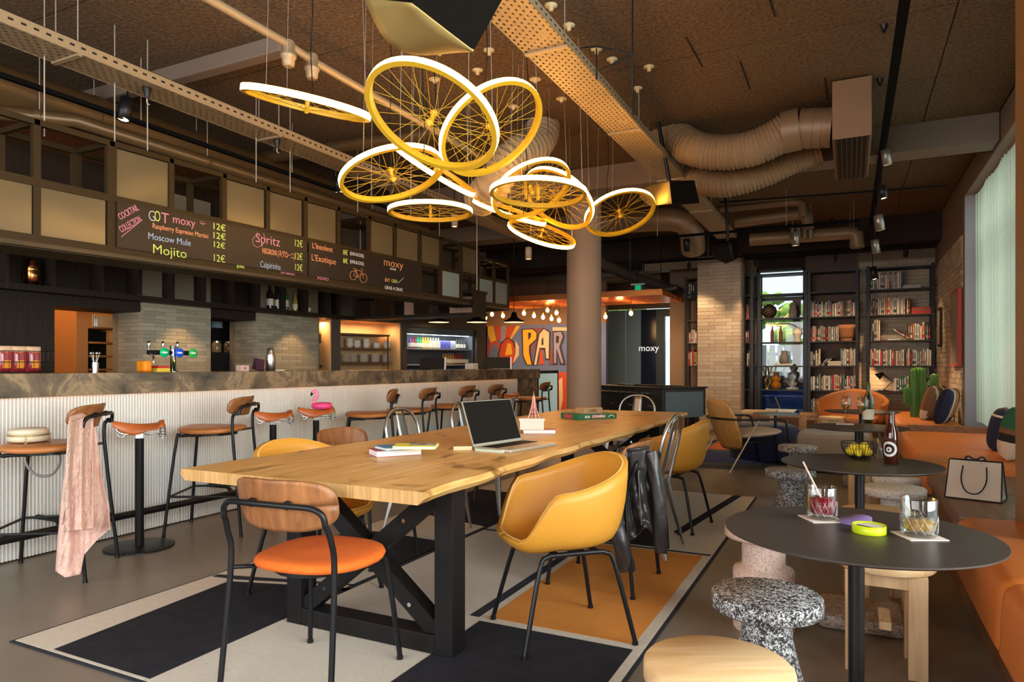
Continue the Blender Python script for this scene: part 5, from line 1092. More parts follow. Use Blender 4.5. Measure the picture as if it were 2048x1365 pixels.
def arc_label(t, r, zc, rad, m, w0, w1, name, aim, dz=0.0):
    q = B(); V = []; n = 24
    for i in range(n):
        a = 2 * PI * i / n
        for k in (w0, w1):
            uu, vv = rad * k * math.cos(a), rad * k * math.sin(a); th = aim + uu / r; V.append(((r + dz) * math.cos(th), (r + dz) * math.sin(th), zc + vv))
    q.add(V, [(2 * i, 2 * i + 1, (2 * ((i + 1) % n)) + 1, 2 * ((i + 1) % n)) for i in range(n)], 0, True); q.build(name, m, t)
aim = math.atan2(-bp_.y, -bp_.x) - 0.35
arc_label(bb, 0.0308, 0.068, 0.034, mat('label_white', (0.62, 0.58, 0.54), 0.6), 0.68, 1.0, 'ring_label', aim, 0.0006); arc_label(bb, 0.0308, 0.068, 0.034, BLKM, 0.0, 0.66, 'label_disc', aim, 0.0004); arc_label(bb, 0.0308, 0.066, 0.014, MC['label_white'], 0.3, 0.85, 'label_emblem', aim, 0.0008)
sg = thing('shot_glass', 'small empty glass beside the brown beer bottle', 'glass', onZ(1764, 919, zt1)); B().lathe([(0.017, 0), (0.019, 0.002), (0.022, 0.10), (0.0205, 0.10), (0.017, 0.012), (0, 0.011)], 24, cap=False).build('glass_body', GLS, sg)
# ---- third table: wine
WINE = thin_glass('white_wine', (0.85, 0.78, 0.30))
def wine(lab, px, py):
    p = onZ(px, py, zt1); t = thing('wine_glass', lab, 'wine glass', p, group='white wine glasses')
    B().lathe([(0.034, 0), (0.033, 0.002), (0.006, 0.006), (0.0035, 0.02), (0.0035, 0.095), (0.012, 0.104), (0.034, 0.128), (0.038, 0.15), (0.030, 0.21), (0.029, 0.21), (0.0368, 0.15), (0.033, 0.129), (0.012, 0.1055), (0, 0.104)], 28, cap=False).build('glass_body', GLS, t)
    B().lathe([(0, 0.1065), (0.012, 0.107), (0.0325, 0.1295), (0.0362, 0.146), (0, 0.146)], 24, cap=False).build('wine', WINE, t)
wine('left glass of white wine on the third round table', 1692, 847); wine('right glass of white wine standing before the green bottle', 1725, 851)
o = B().box((-0.06, -0.06, 0), (0.06, 0.06, 0.003)).build('coaster', CST); o.location = (*onZ(1690, 849, 0.72).xy, 0.7203); o.location.z = 0.7201; tag(o, 'pale coaster under the left wine glass', 'coaster'); o.location.x -= 0.0
WB = [(0.034, 0), (0.038, 0.005), (0.038, 0.18), (0.034, 0.20), (0.016, 0.235), (0.014, 0.25), (0.014, 0.31)]
wbp = onZ(1737, 848, zt1); wbp.y += 0.04
bottle('wine_bottle', 'green white wine bottle with pale label on the third round table', wbp, GRN, WB, [(0.015, 0.27), (0.015, 0.313), (0, 0.314)], [(0.0386, 0.03, 0.11, CREAM)], capm=mat('green_foil', (0.06, 0.12, 0.03), 0.4))
# ---- paper bag on the wooden deck
pb = thing('paper_bag', 'cream paper gift bag with black edges and bow on the wooden bench', 'bag', (0.60, 4.36, 0.4562), -0.30)
BAGP = mat('cream_paper', (0.60, 0.52, 0.42), 0.7, bump=0.15, bscale=12); w, h, d = 0.125, 0.20, 0.085
def quad(name, a, b_, c, dd_, m, th=0.002): return B().add([a, b_, c, dd_], [(0, 1, 2, 3)]).build(name, m, pb, solid=th, off=0)
w2 = w * 0.94
quad('front_panel', (-w, -d, 0), (w, -d, 0), (w2, -0.008, h), (-w2, -0.008, h), BAGP); quad('back_panel', (-w, d, 0), (w, d, 0), (w2, 0.008, h), (-w2, 0.008, h), BAGP)
quad('bottom', (-w, -d, 0.001), (w, -d, 0.001), (w, d, 0.001), (-w, d, 0.001), BAGP)
for s in (-1, 1): B().add([(s * w, -d, 0.001), (s * w, d, 0.001), (s * w2, 0.008, h), (s * w2, -0.008, h), (s * w * 0.82, 0, h * 0.5)], [(0, 1, 4), (1, 2, 4), (2, 3, 4), (3, 0, 4)]).build('gusset', mat('grey_paper', (0.33, 0.28, 0.24), 0.7), pb)
for s in (-1, 1):
    for a, b_ in (((-w, s * d, 0.003), (w, s * d, 0.003)), ((-w, s * d, 0.003), (-w2, s * 0.008, h)), ((w, s * d, 0.003), (w2, s * 0.008, h)), ((-w2, s * 0.008, h), (w2, s * 0.008, h))): B().tube([a, b_], 0.0035, 5).build('black_edge', BLKM, pb)
for s in (-1, 1): B().tube([(s * w, -d, 0.003), (s * w, d, 0.003)], 0.0035, 5).build('black_edge', BLKM, pb)
fy = lambda z: -(d + (0.008 - d) * z / h) - 0.006
B().tube(crom([(-0.052, fy(h * 0.86), h * 0.86), (-0.056, fy(h * 0.5), h * 0.5), (-0.035, fy(h * 0.24), h * 0.24), (0, fy(h * 0.16), h * 0.16), (0.035, fy(h * 0.24), h * 0.24), (0.056, fy(h * 0.5), h * 0.5), (0.052, fy(h * 0.86), h * 0.86)], 5), 0.003, 6).build('handle', BLKM, pb)
q = B()
for s in (-1, 1): q.tube(crom([(0, 0, h), (s * 0.03, -0.01, h + 0.022), (s * 0.045, 0, h + 0.006), (s * 0.02, 0, h)], 4), 0.005, 6); q.tube([(0, 0, h), (s * 0.03, -0.012, h - 0.014)], 0.004, 5)
q.sphere((0, 0, h + 0.004), 0.009, 8); q.build('bow', mat('black_ribbon', (0.03, 0.03, 0.045), 0.4), pb)
# ================================================================ LOUNGE AREA
# wooden back lounge chair with steel arms
lc = thing('lounge_chair', 'lounge chair with honey plywood back, beige seat and thin metal arms', 'armchair', (-1.06, 8.2, 0.0065), face(0.78, 0.62))
def back(u_, v):
    X = (u_ - 0.5) * 2; Z = v; sx_ = (1 - (abs(2 * Z - 1)) ** 3.2 * 0.35)
    return (X * 0.30 * sx_, -0.27 - 0.20 * Z + 0.08 * abs(X) ** 2, 0.22 + 0.56 * Z)
B().grid(back, 16, 16).build('backrest', PLY, lc, solid=0.014)
q = B(); q.grid(lambda a, b_: (0.28 * math.copysign(abs(math.cos(a * 2 * PI)) ** 0.6, math.cos(a * 2 * PI)) * math.sin(b_ * PI), 0.05 + 0.30 * math.copysign(abs(math.sin(a * 2 * PI)) ** 0.6, math.sin(a * 2 * PI)) * math.sin(b_ * PI), 0.39 + 0.05 * math.cos(b_ * PI) + 0.10 * (0.05 + 0.30 * math.sin(a * 2 * PI) * math.sin(b_ * PI))), 28, 14); q.build('seat_cushion', mat('beige_wool', (0.55, 0.42, 0.31), 0.9, bump=0.3, bscale=200), lc)
for s in (-1, 1):
    B().tube(crom([(s * 0.33, 0.36, 0.0), (s * 0.34, 0.30, 0.35), (s * 0.345, 0.27, 0.52), (s * 0.34, 0.18, 0.565), (s * 0.335, -0.2, 0.565), (s * 0.22, -0.39, 0.57), (0, -0.44, 0.57)], 6), 0.011, 8).build('arm_frame', BLK, lc)
    B().tube([(s * 0.335, -0.05, 0.56), (s * 0.36, -0.42, 0.0)], 0.010, 8).build('rear_leg', STEEL, lc); B().tube([(s * 0.34, 0.28, 0.33), (s * 0.27, 0.24, 0.33), (s * 0.25, -0.2, 0.30), (s * 0.345, -0.25, 0.25)], 0.008, 6).build('seat_rail', BLK, lc)
    B().sphere((s * 0.09, -0.43, 0.57), 0.016, 8).build('back_mount', BLK, lc)
# cognac tub chair
tc_ = thing('tub_chair', 'wide cognac leather tub chair with pale wood legs by the bookcase', 'armchair', (0.02, 10.35, 0.0), face(-0.2, -1))
def tub(u_, v):
    a = (u_ - 0.5) * 1.25 * PI; z = 0.42 + v * (0.42 * (0.55 + 0.45 * math.cos(a * 0.75) ** 2)); r = 1 + 0.14 * v
    return (0.40 * math.sin(a) * r, -0.33 * math.cos(a) * r + 0.03, z)
B().grid(tub, 30, 8).build('wraparound_back', COGNAC, tc_, solid=0.05)
B().box((-0.33, -0.28, 0.36), (0.33, 0.32, 0.48), bev=0.05).build('seat_cushion', COGNAC, tc_)
for s in (-1, 1):
    for y in (-0.26, 0.28): B().tube([(s * 0.26, y * 0.9, 0.38), (s * 0.34, y * 1.15, 0.0)], [0.018, 0.012], 8).build('leg', PINEZ, tc_)
pf = thing('pouf', 'low taupe upholstered pouf between the round tables', 'pouf', (-0.16, 8.4, 0.0)); B().box((-0.36, -0.36, 0.02), (0.36, 0.36, 0.43), bev=0.045).build('cover', mat('taupe_velvet', (0.26, 0.21, 0.16), 0.85, sheen=0.2), pf); B().box((-0.3, -0.3, 0), (0.3, 0.3, 0.03)).build('plinth', BLKM, pf)
bpf = thing('blue_pouf', 'round dark blue pouf beyond the wooden lounge chair', 'pouf', (-0.98, 9.15, 0.0095)); B().lathe([(0.40, 0), (0.42, 0.02), (0.43, 0.34), (0.40, 0.40), (0.3, 0.425), (0, 0.43)], 40).build('cover', mat('navy_velvet', (0.018, 0.022, 0.07), 0.8, sheen=0.3), bpf)
st = thing('side_table', 'small round pale blue grey side table by the lounge chair', 'table', (-0.80, 8.72, 0.0)); B().lathe([(0, 0.585), (0.25, 0.585), (0.25, 0.6), (0, 0.6)], 40, cap=False).build('tabletop', mat('blue_grey_top', (0.22, 0.28, 0.30), 0.3), st)
B().cyl((0, 0), 0.016, 0.01, 0.585, 12).build('pole', BLK, st); B().cyl((0, 0), 0.15, 0.0, 0.012, 28).build('base', BLK, st)
wt = thing('wooden_side_table', 'square pine side table beside the lounge chair', 'table', (-1.12, 9.95, 0.01)); B().box((-0.22, -0.2, 0.50), (0.22, 0.2, 0.54), bev=0.004).build('tabletop', PINE, wt)
for s in (-1, 1):
    for y in (-0.16, 0.16): B().box((s * 0.18 - 0.03, y - 0.02, 0), (s * 0.18 + 0.03, y + 0.02, 0.50)).build('leg', PINEZ, wt)
for i, (x, y, lab) in enumerate(((-0.50, 10.6, 'pine stool in front of the low shelf bench'), (-0.22, 9.9, 'pine stool beside the cognac tub chair'))): pstool(lab, x, y, 0.2, 0.5, 0.15)
# cactus
CAC = mat('cactus_green', (0.05, 0.16, 0.03), 0.5, noise=0.3, nscale=5, col2=(0.10, 0.26, 0.05))
ca = thing('cactus_ornament', 'tall green ribbed cactus figure on the far bench', 'cactus', (0.79, 10.2, 0.508))
def cact(P, r, name):
    P = crom(P, 6); k = len(P); q = B(); n = 28; V = []
    for i, p in enumerate(P):
        t_ = (P[min(i + 1, k - 1)] - P[max(i - 1, 0)]).normalized(); u0 = Vector((0, 1, 0)); w_ = t_.cross(u0).normalized(); u0 = w_.cross(t_); e = i / (k - 1); rr = r * (1 if e < 0.88 else math.sqrt(max(0.0, 1 - ((e - 0.88) / 0.121) ** 2)))
        for j in range(n): a = 2 * PI * j / n; f = rr * (1 + 0.10 * math.cos(a * 14 if n > 40 else (j % 2) * PI)); V.append(p + (u0 * math.cos(a) + w_ * math.sin(a)) * f)
    q.add(V, [(i * n + j, i * n + (j + 1) % n, (i + 1) * n + (j + 1) % n, (i + 1) * n + j) for i in range(k - 1) for j in range(n)], 0, False); q.build(name, CAC, ca)
cact([(0, 0, 0), (0, 0, 0.2), (0, 0, 0.45), (0, 0, 0.64)], 0.085, 'trunk'); cact([(0.06, 0, 0.22), (0.16, 0, 0.25), (0.17, 0, 0.38), (0.17, 0, 0.56)], 0.045, 'arm'); cact([(-0.06, 0, 0.16), (-0.125, 0, 0.19), (-0.13, 0, 0.28), (-0.13, 0, 0.38)], 0.04, 'arm')
# pictures on the brick wall
pc = thing('red_frame_picture', 'tall picture with a bright red frame on the brick wall', 'picture', (WX - 0.035, 9.85, 1.62)); B().box((-0.02, -0.34, -0.46), (0.02, 0.34, 0.46)).build('frame', mat('red_frame', (0.50, 0.03, 0.02), 0.4), pc); B().box((-0.0225, -0.31, -0.43), (-0.018, 0.31, 0.43)).build('print', mat('print_paper', (0.35, 0.30, 0.24), 0.6, noise=0.3, nscale=4, col2=(0.15, 0.08, 0.06)), pc)
pk = thing('black_frame_picture', 'narrow black framed picture on the brick wall near the bookcase', 'picture', (WX - 0.03, 11.55, 1.72)); B().box((-0.015, -0.14, -0.28), (0.015, 0.14, 0.28)).build('frame', BLKM, pk); B().box((-0.0175, -0.11, -0.24), (-0.014, 0.11, 0.24)).build('print', MC['print_paper'], pk)
# ================================================================ BOOKCASES
SHZ = [0.774, 1.168, 1.563, 1.963, 2.36]; TOPZ = 2.70; BY = 12.08; BD = 0.30
def bookcase(lab, xs, top=TOPZ, zs=SHZ, base=0.38):
    t = thing('bookcase', lab, 'bookcase', ((xs[0] + xs[-1]) / 2, BY, 0)); cx = t.location.x
    for x in xs:
        for y in (0, BD - 0.02): B().box((x - 0.022 - cx, y, 0.0 if base is None else base), (x + 0.022 - cx, y + 0.03, top + 0.03)).build('post', BLK, t)
    for z in zs + [top]: B().box((xs[0] - 0.03 - cx, -0.01, z - 0.022), (xs[-1] + 0.03 - cx, BD + 0.02, z)).build('shelf', mat('black_shelf', (0.02, 0.017, 0.015), 0.5), t)
    return t
X = lambda px, Y=BY: onY(px, 700, Y).x
bookcase('right black metal bookcase against the tiled wall', [X(1736), X(1866)], base=0.0)
bookcase('middle black metal bookcase in front of the plum panel', [X(1618), X(1714)])
bookcase('open black shelving in front of the window beside the tiled pillar', [X(1518), X(1611)])
bookcase('narrow black bookcase just right of the tiled pillar', [X(1488), X(1503)])
bookcase('narrow black bookcase just left of the tiled pillar', [X(1372), X(1396)], base=0.0)
lb = thing('low_shelf_bench', 'long dark wooden low bench below the window shelves', 'bench', (-0.9, 11.75, 0.0)); B().box((-0.72, -0.35, 0.16), (0.80, 0.33, 0.37), bev=0.004).build('bench_top', BENCHW, lb)
for x in (-0.66, 0.0, 0.7): B().box((x - 0.03, -0.3, 0), (x + 0.03, 0.3, 0.16)).build('leg', BLKM, lb)
BC = dict(white=(0.66, 0.63, 0.58), cream=(0.62, 0.54, 0.40), grey=(0.32, 0.32, 0.32), black=(0.03, 0.03, 0.035), red=(0.50, 0.03, 0.02), orange=(0.62, 0.22, 0.04), yellow=(0.68, 0.52, 0.06), blue=(0.08, 0.14, 0.30), green=(0.05, 0.22, 0.14), brown=(0.22, 0.11, 0.05), pink=(0.55, 0.30, 0.28), teal=(0.10, 0.30, 0.30))
BM = {k: mat(k + '_book_cover', v, 0.55) for k, v in BC.items()}
PAL = ['white'] * 11 + ['cream'] * 4 + ['grey'] * 3 + ['black'] * 2 + ['red'] * 2 + ['orange', 'yellow', 'blue', 'green', 'brown', 'pink', 'teal']
bmesh_cache = {}
def book(lab, grp, x, y, z, w, h, d, col, rot=None, seed=0, cat='book', size_spine=True):
    hh = round(h * 100) / 100; ww = round(w * 200) / 200; band = random.choice([None, None, 'black', 'red', 'white', 'grey']); key = (ww, hh, col, band)
    if key not in bmesh_cache:
        q = B(); W, Hh, D = ww - 0.002, hh, d
        q.box((0, 0, 0), (0.0025, D, Hh)).box((W - 0.0025, 0, 0), (W, D, Hh)).box((0, 0, 0), (W, 0.003, Hh)).box((0.0025, 0.003, 0.004), (W - 0.0025, D - 0.005, Hh - 0.004), 1)
        if band and band != col: q.box((0.0005, -0.0006, Hh * 0.12), (W - 0.0005, 0.0, Hh * 0.3), 2); 
        q.box((W * 0.3, -0.0006, Hh * 0.45), (W * 0.7, 0, Hh * 0.85), 2 if band else 1)
        o = q.build('book', [BM[col], PAPER, BM[band or 'grey']]); bmesh_cache[key] = o.data
    else: o = bpy.data.objects.new('book', bmesh_cache[key]); SC.collection.objects.link(o)
    o.location = (x, y, z); 
    if rot: o.rotation_euler = rot
    tag(o, lab, cat, grp); return o
def shelf_books(case, shelf_i, px0, px1, pal=None, hr=(0.19, 0.26), wr=(0.017, 0.036), seed=1, zov=None, gid=''):
    rnd = random.Random(seed); random.seed(seed * 7); z = (zov if zov is not None else SHZ[shelf_i]) + 0.001; x = X(px0, BY + 0.02); xe = X(px1, BY + 0.02); k = 0; nm = ['lowest', 'second', 'third', 'fourth', 'top'][shelf_i]
    while x < xe:
        w = round(rnd.uniform(*wr) * 200) / 200; h = rnd.uniform(*hr); col = rnd.choice(pal or PAL)
        book(f'{col} book, {ORD[k]} from left on {nm} shelf{gid} of the {case} bookcase', f'books on the {nm} shelf of the {case} bookcase', x, BY + 0.03 + rnd.uniform(0, 0.02), z, w, h, 0.17, col); x += w + 0.0008; k += 1
R_, M_, G_ = 'right', 'middle', 'narrow left'
shelf_books(R_, 4, 1738, 1803, None, (0.22, 0.29), seed=11); shelf_books(R_, 3, 1738, 1820, None, (0.23, 0.28), seed=12)
shelf_books(R_, 2, 1817, 1858, ['white', 'orange', 'cream', 'green', 'black', 'brown'], (0.2, 0.27), seed=13); shelf_books(R_, 1, 1738, 1861, None, (0.22, 0.27), seed=14)
shelf_books(R_, 0, 1788, 1818, ['white', 'cream', 'green', 'red', 'teal'], (0.2, 0.25), seed=15); shelf_books(R_, 0, 1845, 1860, None, (0.15, 0.2), seed=16, gid=' behind the cactus')
shelf_books(M_, 3, 1617, 1711, None, (0.20, 0.26), seed=21); shelf_books(M_, 2, 1617, 1677, ['white', 'cream', 'green', 'pink', 'grey', 'black'], (0.22, 0.25), seed=22)
shelf_books(M_, 1, 1615, 1641, ['white', 'grey', 'cream', 'black'], (0.20, 0.27), seed=23); shelf_books(M_, 1, 1681, 1711, ['white', 'teal', 'cream', 'grey', 'white'], (0.24, 0.28), seed=24, gid=' beyond the flat stack')
shelf_books(M_, 0, 1617, 1708, None, (0.20, 0.26), seed=25); shelf_books(M_, 0, 1618, 1642, ['white', 'brown', 'black', 'grey'], (0.22, 0.28), seed=26, zov=0.385, gid=' base')
shelf_books(G_, 4, 1377, 1391, ['cream', 'white', 'black'], (0.24, 0.28), (0.03, 0.05), seed=31); shelf_books(G_, 2, 1377, 1393, ['pink', 'white', 'grey', 'cream'], (0.18, 0.24), seed=32); shelf_books(G_, 1, 1376, 1393, ['yellow', 'white', 'red', 'cream'], (0.20, 0.28), seed=33)
for s_, px in ((3, 1494), (1, 1495), (2, 1493)): shelf_books('narrow right', s_, px - 2, px + 3, ['red', 'cream', 'brown', 'grey'], seed=40 + s_)
def flat(lab, px, zb, n, cols, w=0.24, d=0.17, h=0.024):
    for i in range(n):
        c = cols[i % len(cols)]; x = X(px); o = B().box((0, 0, 0), (w, d, 0.002)).box((0, 0, h - 0.002), (w, d, h)).box((0, 0, 0), (w, 0.003, h)).box((0.004, 0.003, 0.002), (w - 0.004, d - 0.004, h - 0.002), 1).build('book', [BM[c], PAPER])
        o.location = (x + 0.005 * (i % 2), BY + 0.03, zb + 0.0015 + i * (h + 0.0006)); tag(o, f'{c} book lying flat, {["bottom", "second", "third", "fourth", "fifth"][i]} of the stack {lab}', 'book', 'flat books ' + lab)
flat('at the right of the top shelf', 1806, SHZ[4], 2, ['white', 'cream']); flat('at the right of the fourth shelf', 1823, SHZ[3], 4, ['red', 'red', 'brown', 'red'], 0.26); flat('on the third shelf', 1775, SHZ[2], 2, ['white', 'grey'], 0.18)
flat('on the second middle shelf', 1655, SHZ[1], 3, ['white', 'cream', 'white'], 0.19)
def lean(lab, px, z, col, ang, h=0.25, w=0.025):
    o = book(lab, 'leaning books on the shelves', X(px), BY + 0.04, z + max(0, w * math.sin(abs(ang))) if ang < 0 else z + 0.002, w, h, 0.17, col); o.rotation_euler = (0, ang, 0)
lean('white book leaning at an angle on the third right shelf', 1816, SHZ[2], 'white', -0.95, 0.24)
for i in range(3): lean(f'dark leaning book, {ORD[i]} of three on the second middle shelf', 1637 + i * 4, SHZ[1], 'black', 0.8, 0.2)
shelf_books('right', 2, 1745, 1757, ['black', 'grey', 'cream'], (0.3, 0.33), seed=51, gid=' at left end')
rb = thing('red_figurine', 'small red figurine on the third shelf of the right bookcase', 'figurine', (X(1758), BY + 0.1, SHZ[2] + 0.001)); B().lathe([(0.03, 0), (0.035, 0.03), (0.02, 0.06), (0.03, 0.09), (0.02, 0.12), (0, 0.13)], 14).build('body', BM['red'], rb)
pt = thing('terracotta_pot', 'ribbed terracotta pot on the middle bookcase', 'pot', (X(1694), BY + 0.14, SHZ[2] + 0.001)); B().lathe([(0.085, 0), (0.10, 0.03), (0.10, 0.06), (0.115, 0.07), (0.115, 0.10), (0.125, 0.11), (0.13, 0.19), (0.14, 0.2), (0.14, 0.26), (0.12, 0.26), (0.11, 0.05), (0, 0.04)], 28, cap=False).build('pot_body', mat('terracotta', (0.48, 0.21, 0.09), 0.8), pt)
# desk lamp
dl = thing('desk_lamp', 'small black desk lamp shining on the wall on the lowest right shelf', 'desk lamp', (X(1768), BY + 0.12, SHZ[0] + 0.001)); B().lathe([(0.08, 0), (0.08, 0.01), (0.02, 0.018)], 20).build('base', BLK, dl)
B().tube([(0.0, 0, 0.015), (0.12, 0, 0.14), (-0.02, 0, 0.27)], 0.008, 8).build('arm', BLK, dl); q = B(); q.m = Matrix.Translation((-0.02, 0, 0.27)) @ Matrix.Rotation(-2.25, 4, 'Y'); q.lathe([(0.015, -0.02), (0.025, 0.0), (0.06, 0.09), (0.057, 0.09), (0.02, 0.005)], 18, cap=False); q.build('shade', BLK, dl)
q = B(); q.m = Matrix.Translation((-0.02, 0, 0.27)) @ Matrix.Rotation(-2.25, 4, 'Y'); q.sphere((0, 0, 0.05), 0.02, 10); q.build('bulb', SPW, dl)
light('POINT', 'desk_lamp_light', dl.location + Vector((-0.09, -0.02, 0.19)), 5, (1, 0.6, 0.28), rad=0.02)
# objects on the window shelves
def vase(name, lab, px, z, prof, m, part='body', cat='vase', n=20): t = thing(name, lab, cat, (X(px), BY + 0.13, z + 0.001)); B().lathe(prof, n).build(part, m, t); return t
vase('round_black_vase', 'round dark ball vase on the fourth window shelf', 1537, SHZ[3], [(0.05, 0), (0.11, 0.06), (0.125, 0.12), (0.10, 0.19), (0.04, 0.23), (0.03, 0.24)], mat('dark_ball', (0.05, 0.03, 0.02), 0.6))
TRC = mat('brick_red_glaze', (0.22, 0.07, 0.04), 0.5)
for px, w_ in ((1543, 'left'), (1560, 'right')): vase('slender_bottle_vase', f'slim brick red bottle vase, {w_} one of the pair on the third window shelf', px, SHZ[2], [(0.03, 0), (0.03, 0.17), (0.01, 0.23), (0.012, 0.27)], TRC)
vase('white_coil_vase', 'pale bust shaped vase on the third window shelf', 1594, SHZ[2], [(0.05, 0), (0.05, 0.09), (0.08, 0.13), (0.07, 0.18), (0.03, 0.21), (0.05, 0.235)], CREAM)
vase('stone_vase', 'beige pillar vase on the fourth window shelf', 1585, SHZ[3], [(0.06, 0), (0.07, 0.1), (0.05, 0.16), (0.06, 0.22), (0.03, 0.25)], mat('stone_beige', (0.35, 0.30, 0.25), 0.8))
t = vase('jug_vase', 'grey jug shaped vase on the second window shelf', 1567, SHZ[1], [(0.06, 0.03), (0.08, 0.06), (0.075, 0.15), (0.045, 0.2), (0.05, 0.25)], mat('jug_grey', (0.22, 0.20, 0.18), 0.6)); 
B().box((-0.16, -0.07, 0), (0.14, 0.08, 0.03), bev=0.01).build('plinth', CREAM, t)
t = vase('amber_vase', 'amber glass stacked vase on the lowest window shelf', 1551, SHZ[0], [(0.055, 0), (0.08, 0.03), (0.08, 0.09), (0.05, 0.12), (0.075, 0.15), (0.075, 0.2), (0.045, 0.23), (0.045, 0.28), (0.06, 0.29)], mat('amber_vase_glass', (0.45, 0.17, 0.01), 0.1, trans=0.3))
t = vase('glass_sculpture', 'clear glass sculpture on the lowest window shelf', 1584, SHZ[0], [(0.10, 0), (0.10, 0.03), (0.03, 0.05), (0.09, 0.10), (0.03, 0.15), (0.07, 0.2), (0.07, 0.27), (0.02, 0.3), (0.05, 0.36), (0, 0.4)], mat('smoky_glass', (0.55, 0.62, 0.66), 0.08, trans=0.6), cat='sculpture')
t = thing('gold_sculpture', 'twisted golden sculpture on the lowest window shelf', 'sculpture', (X(1533), BY + 0.13, SHZ[0] + 0.001)); B().lathe([(0.05, 0), (0.05, 0.02)], 14).build('base', BRASS, t)
for i in range(4): B().tube(crom([(0.02 * math.cos(i * 1.6), 0.02 * math.sin(i * 1.6), 0.02), (0.06 * math.cos(i * 1.6 + 1), 0.06 * math.sin(i * 1.6 + 1), 0.14), (0.04 * math.cos(i * 1.6 + 2.5), 0.04 * math.sin(i * 1.6 + 2.5), 0.25), (0.08 * math.cos(i * 1.6 + 3), 0.08 * math.sin(i * 1.6 + 3), 0.37)], 5), 0.014, 8).build('branch', BRASS, t)
sf = thing('blue_sofa', 'bright blue sofa in the room behind the window shelves', 'sofa', (-1.02, 13.6, 0)); SB = mat('cobalt_fabric', (0.01, 0.08, 0.34), 0.8)
B().box((-0.7, -0.4, 0.0), (0.6, 0.45, 0.62), bev=0.05).build('seat', SB, sf); B().box((-0.7, 0.3, 0.5), (0.6, 0.5, 0.98), bev=0.05).build('back', SB, sf)
t = thing('toy_plane', 'white model boat on the base of the window shelves', 'ornament', (X(1562), BY + 0.1, 0.385)); B().prism([(-0.22, 0), (0.18, 0), (0.24, 0.06), (-0.25, 0.06)], -0.04, 0.04).build('hull', WHITE, t); t.rotation_euler = (PI / 2, 0, 0); t.location.z = 0.385
B().tube([(-0.02, 0.06, 0), (-0.10, 0.26, 0)], 0.006, 6).build('mast', BRASS, t)
# ================================================================ FOOSBALL TABLE
u1 = Vector((-0.812, 0.583, 0)); u2 = Vector((0.583, 0.812, 0)); C0 = atD(1325, 782, 8.88); C0.z = 0
ft = bpy.data.objects.new('foosball_table', None); SC.collection.objects.link(ft); ft['label'] = 'black foosball table with a blue grey end panel beside the round column'; ft['category'] = 'foosball table'
ft.matrix_world = Matrix(((u2.x, u1.x, 0, C0.x), (u2.y, u1.y, 0, C0.y), (0, 0, 1, 0), (0, 0, 0, 1)))
FB = mat('foosball_black', (0.02, 0.02, 0.022), 0.35); FE = mat('steel_blue_panel', (0.11, 0.16, 0.19), 0.4)
for a, b_ in (((0.0, 0, 0.50), (0.03, 1.4, 0.86)), ((0.72, 0, 0.50), (0.75, 1.4, 0.86)), ((0.03, 1.37, 0.50), (0.72, 1.4, 0.86)), ((0.03, 0.0, 0.50), (0.72, 0.03, 0.86))): B().box(a, b_, bev=0.006).build('side_panel', FB, ft)
B().box((0.05, -0.006, 0.48), (0.70, 0.0, 0.82)).build('end_panel', FE, ft); B().box((0.03, 0.03, 0.70), (0.72, 1.37, 0.72)).build('playing_field', mat('pitch_green', (0.03, 0.10, 0.04), 0.5), ft)
for a, b_ in (((-0.02, -0.02, 0.86), (0.06, 1.42, 0.885)), ((0.69, -0.02, 0.86), (0.77, 1.42, 0.885)), ((0.06, -0.02, 0.86), (0.69, 0.06, 0.885)), ((0.06, 1.34, 0.86), (0.69, 1.42, 0.885))): B().box(a, b_, bev=0.01).build('top_rim', FB, ft)
for x, y in ((0.05, 0.08), (0.63, 0.08), (0.05, 1.25), (0.63, 1.25)): B().box((x, y, 0.0), (x + 0.08, y + 0.08, 0.5)).build('leg', FB, ft)
B().box((0.06, 0.1, 0.12), (0.70, 1.3, 0.17)).build('lower_shelf', FE, ft)
for i in range(8):
    y = 0.17 + i * 0.152; o = B().tube([(-0.14, y, 0.80), (0.89, y, 0.80)], 0.008, 8).tube([(-0.24, y, 0.80), (-0.14, y, 0.80)], 0.016, 10, 1).build('rod', [CHROME, FB], ft)
    for k in range(3): B().box((0.2 + k * 0.17, y - 0.012, 0.725), (0.225 + k * 0.17, y + 0.012, 0.815)).build('player_figure', BM['white' if i % 2 else 'red'], o)
for i in range(3): B().box((-0.0065, 0.2 + i * 0.42, 0.62), (0, 0.29 + i * 0.42, 0.635)).build('slot_plate', BRASS, ft)
q = B(); q.box((0.20, 1.05, 0.886), (0.36, 1.25, 0.91)); q.build('score_box', FE, ft)
# ================================================================ ON THE LONG TABLE
TZ = 0.7505
def placed(name, lab, cat, HL, HR, z, group=None):
    """Empty at HL, local +X toward HR, z up"""
    a = math.atan2(HR.y - HL.y, HR.x - HL.x); return thing(name, lab, cat, (HL.x, HL.y, z), a, group)
HL, HR, FL = onZ(948, 894, 0.765), onZ(1050, 879, 0.765), onZ(1002, 901, 0.765); W = (HR - HL).length
u_ = (HR - HL).normalized(); nrm_ = Vector((u_.y, -u_.x, 0)); D = 0.225; W = min(0.40, W)
lp_ = placed('laptop', 'open silver laptop with a black screen on the long table', 'laptop', HL, HR, TZ)
sgn = 1 if (FL - HL).dot(nrm_) > 0 else -1
ALU = mat('silver_aluminium', (0.62, 0.55, 0.46), 0.35, 0.7)
B().box((0, -sgn * D, 0.0), (W, 0, 0.014), bev=0.003).build('base', ALU, lp_)
q = B(); kw = W / 15
for r in range(5):
    for c in range(13): q.box((kw * (1 + c) + 0.001, -sgn * (0.03 + r * 0.019), 0.014), (kw * (2 + c) - 0.001, -sgn * (0.03 + r * 0.019 + 0.016), 0.0155))
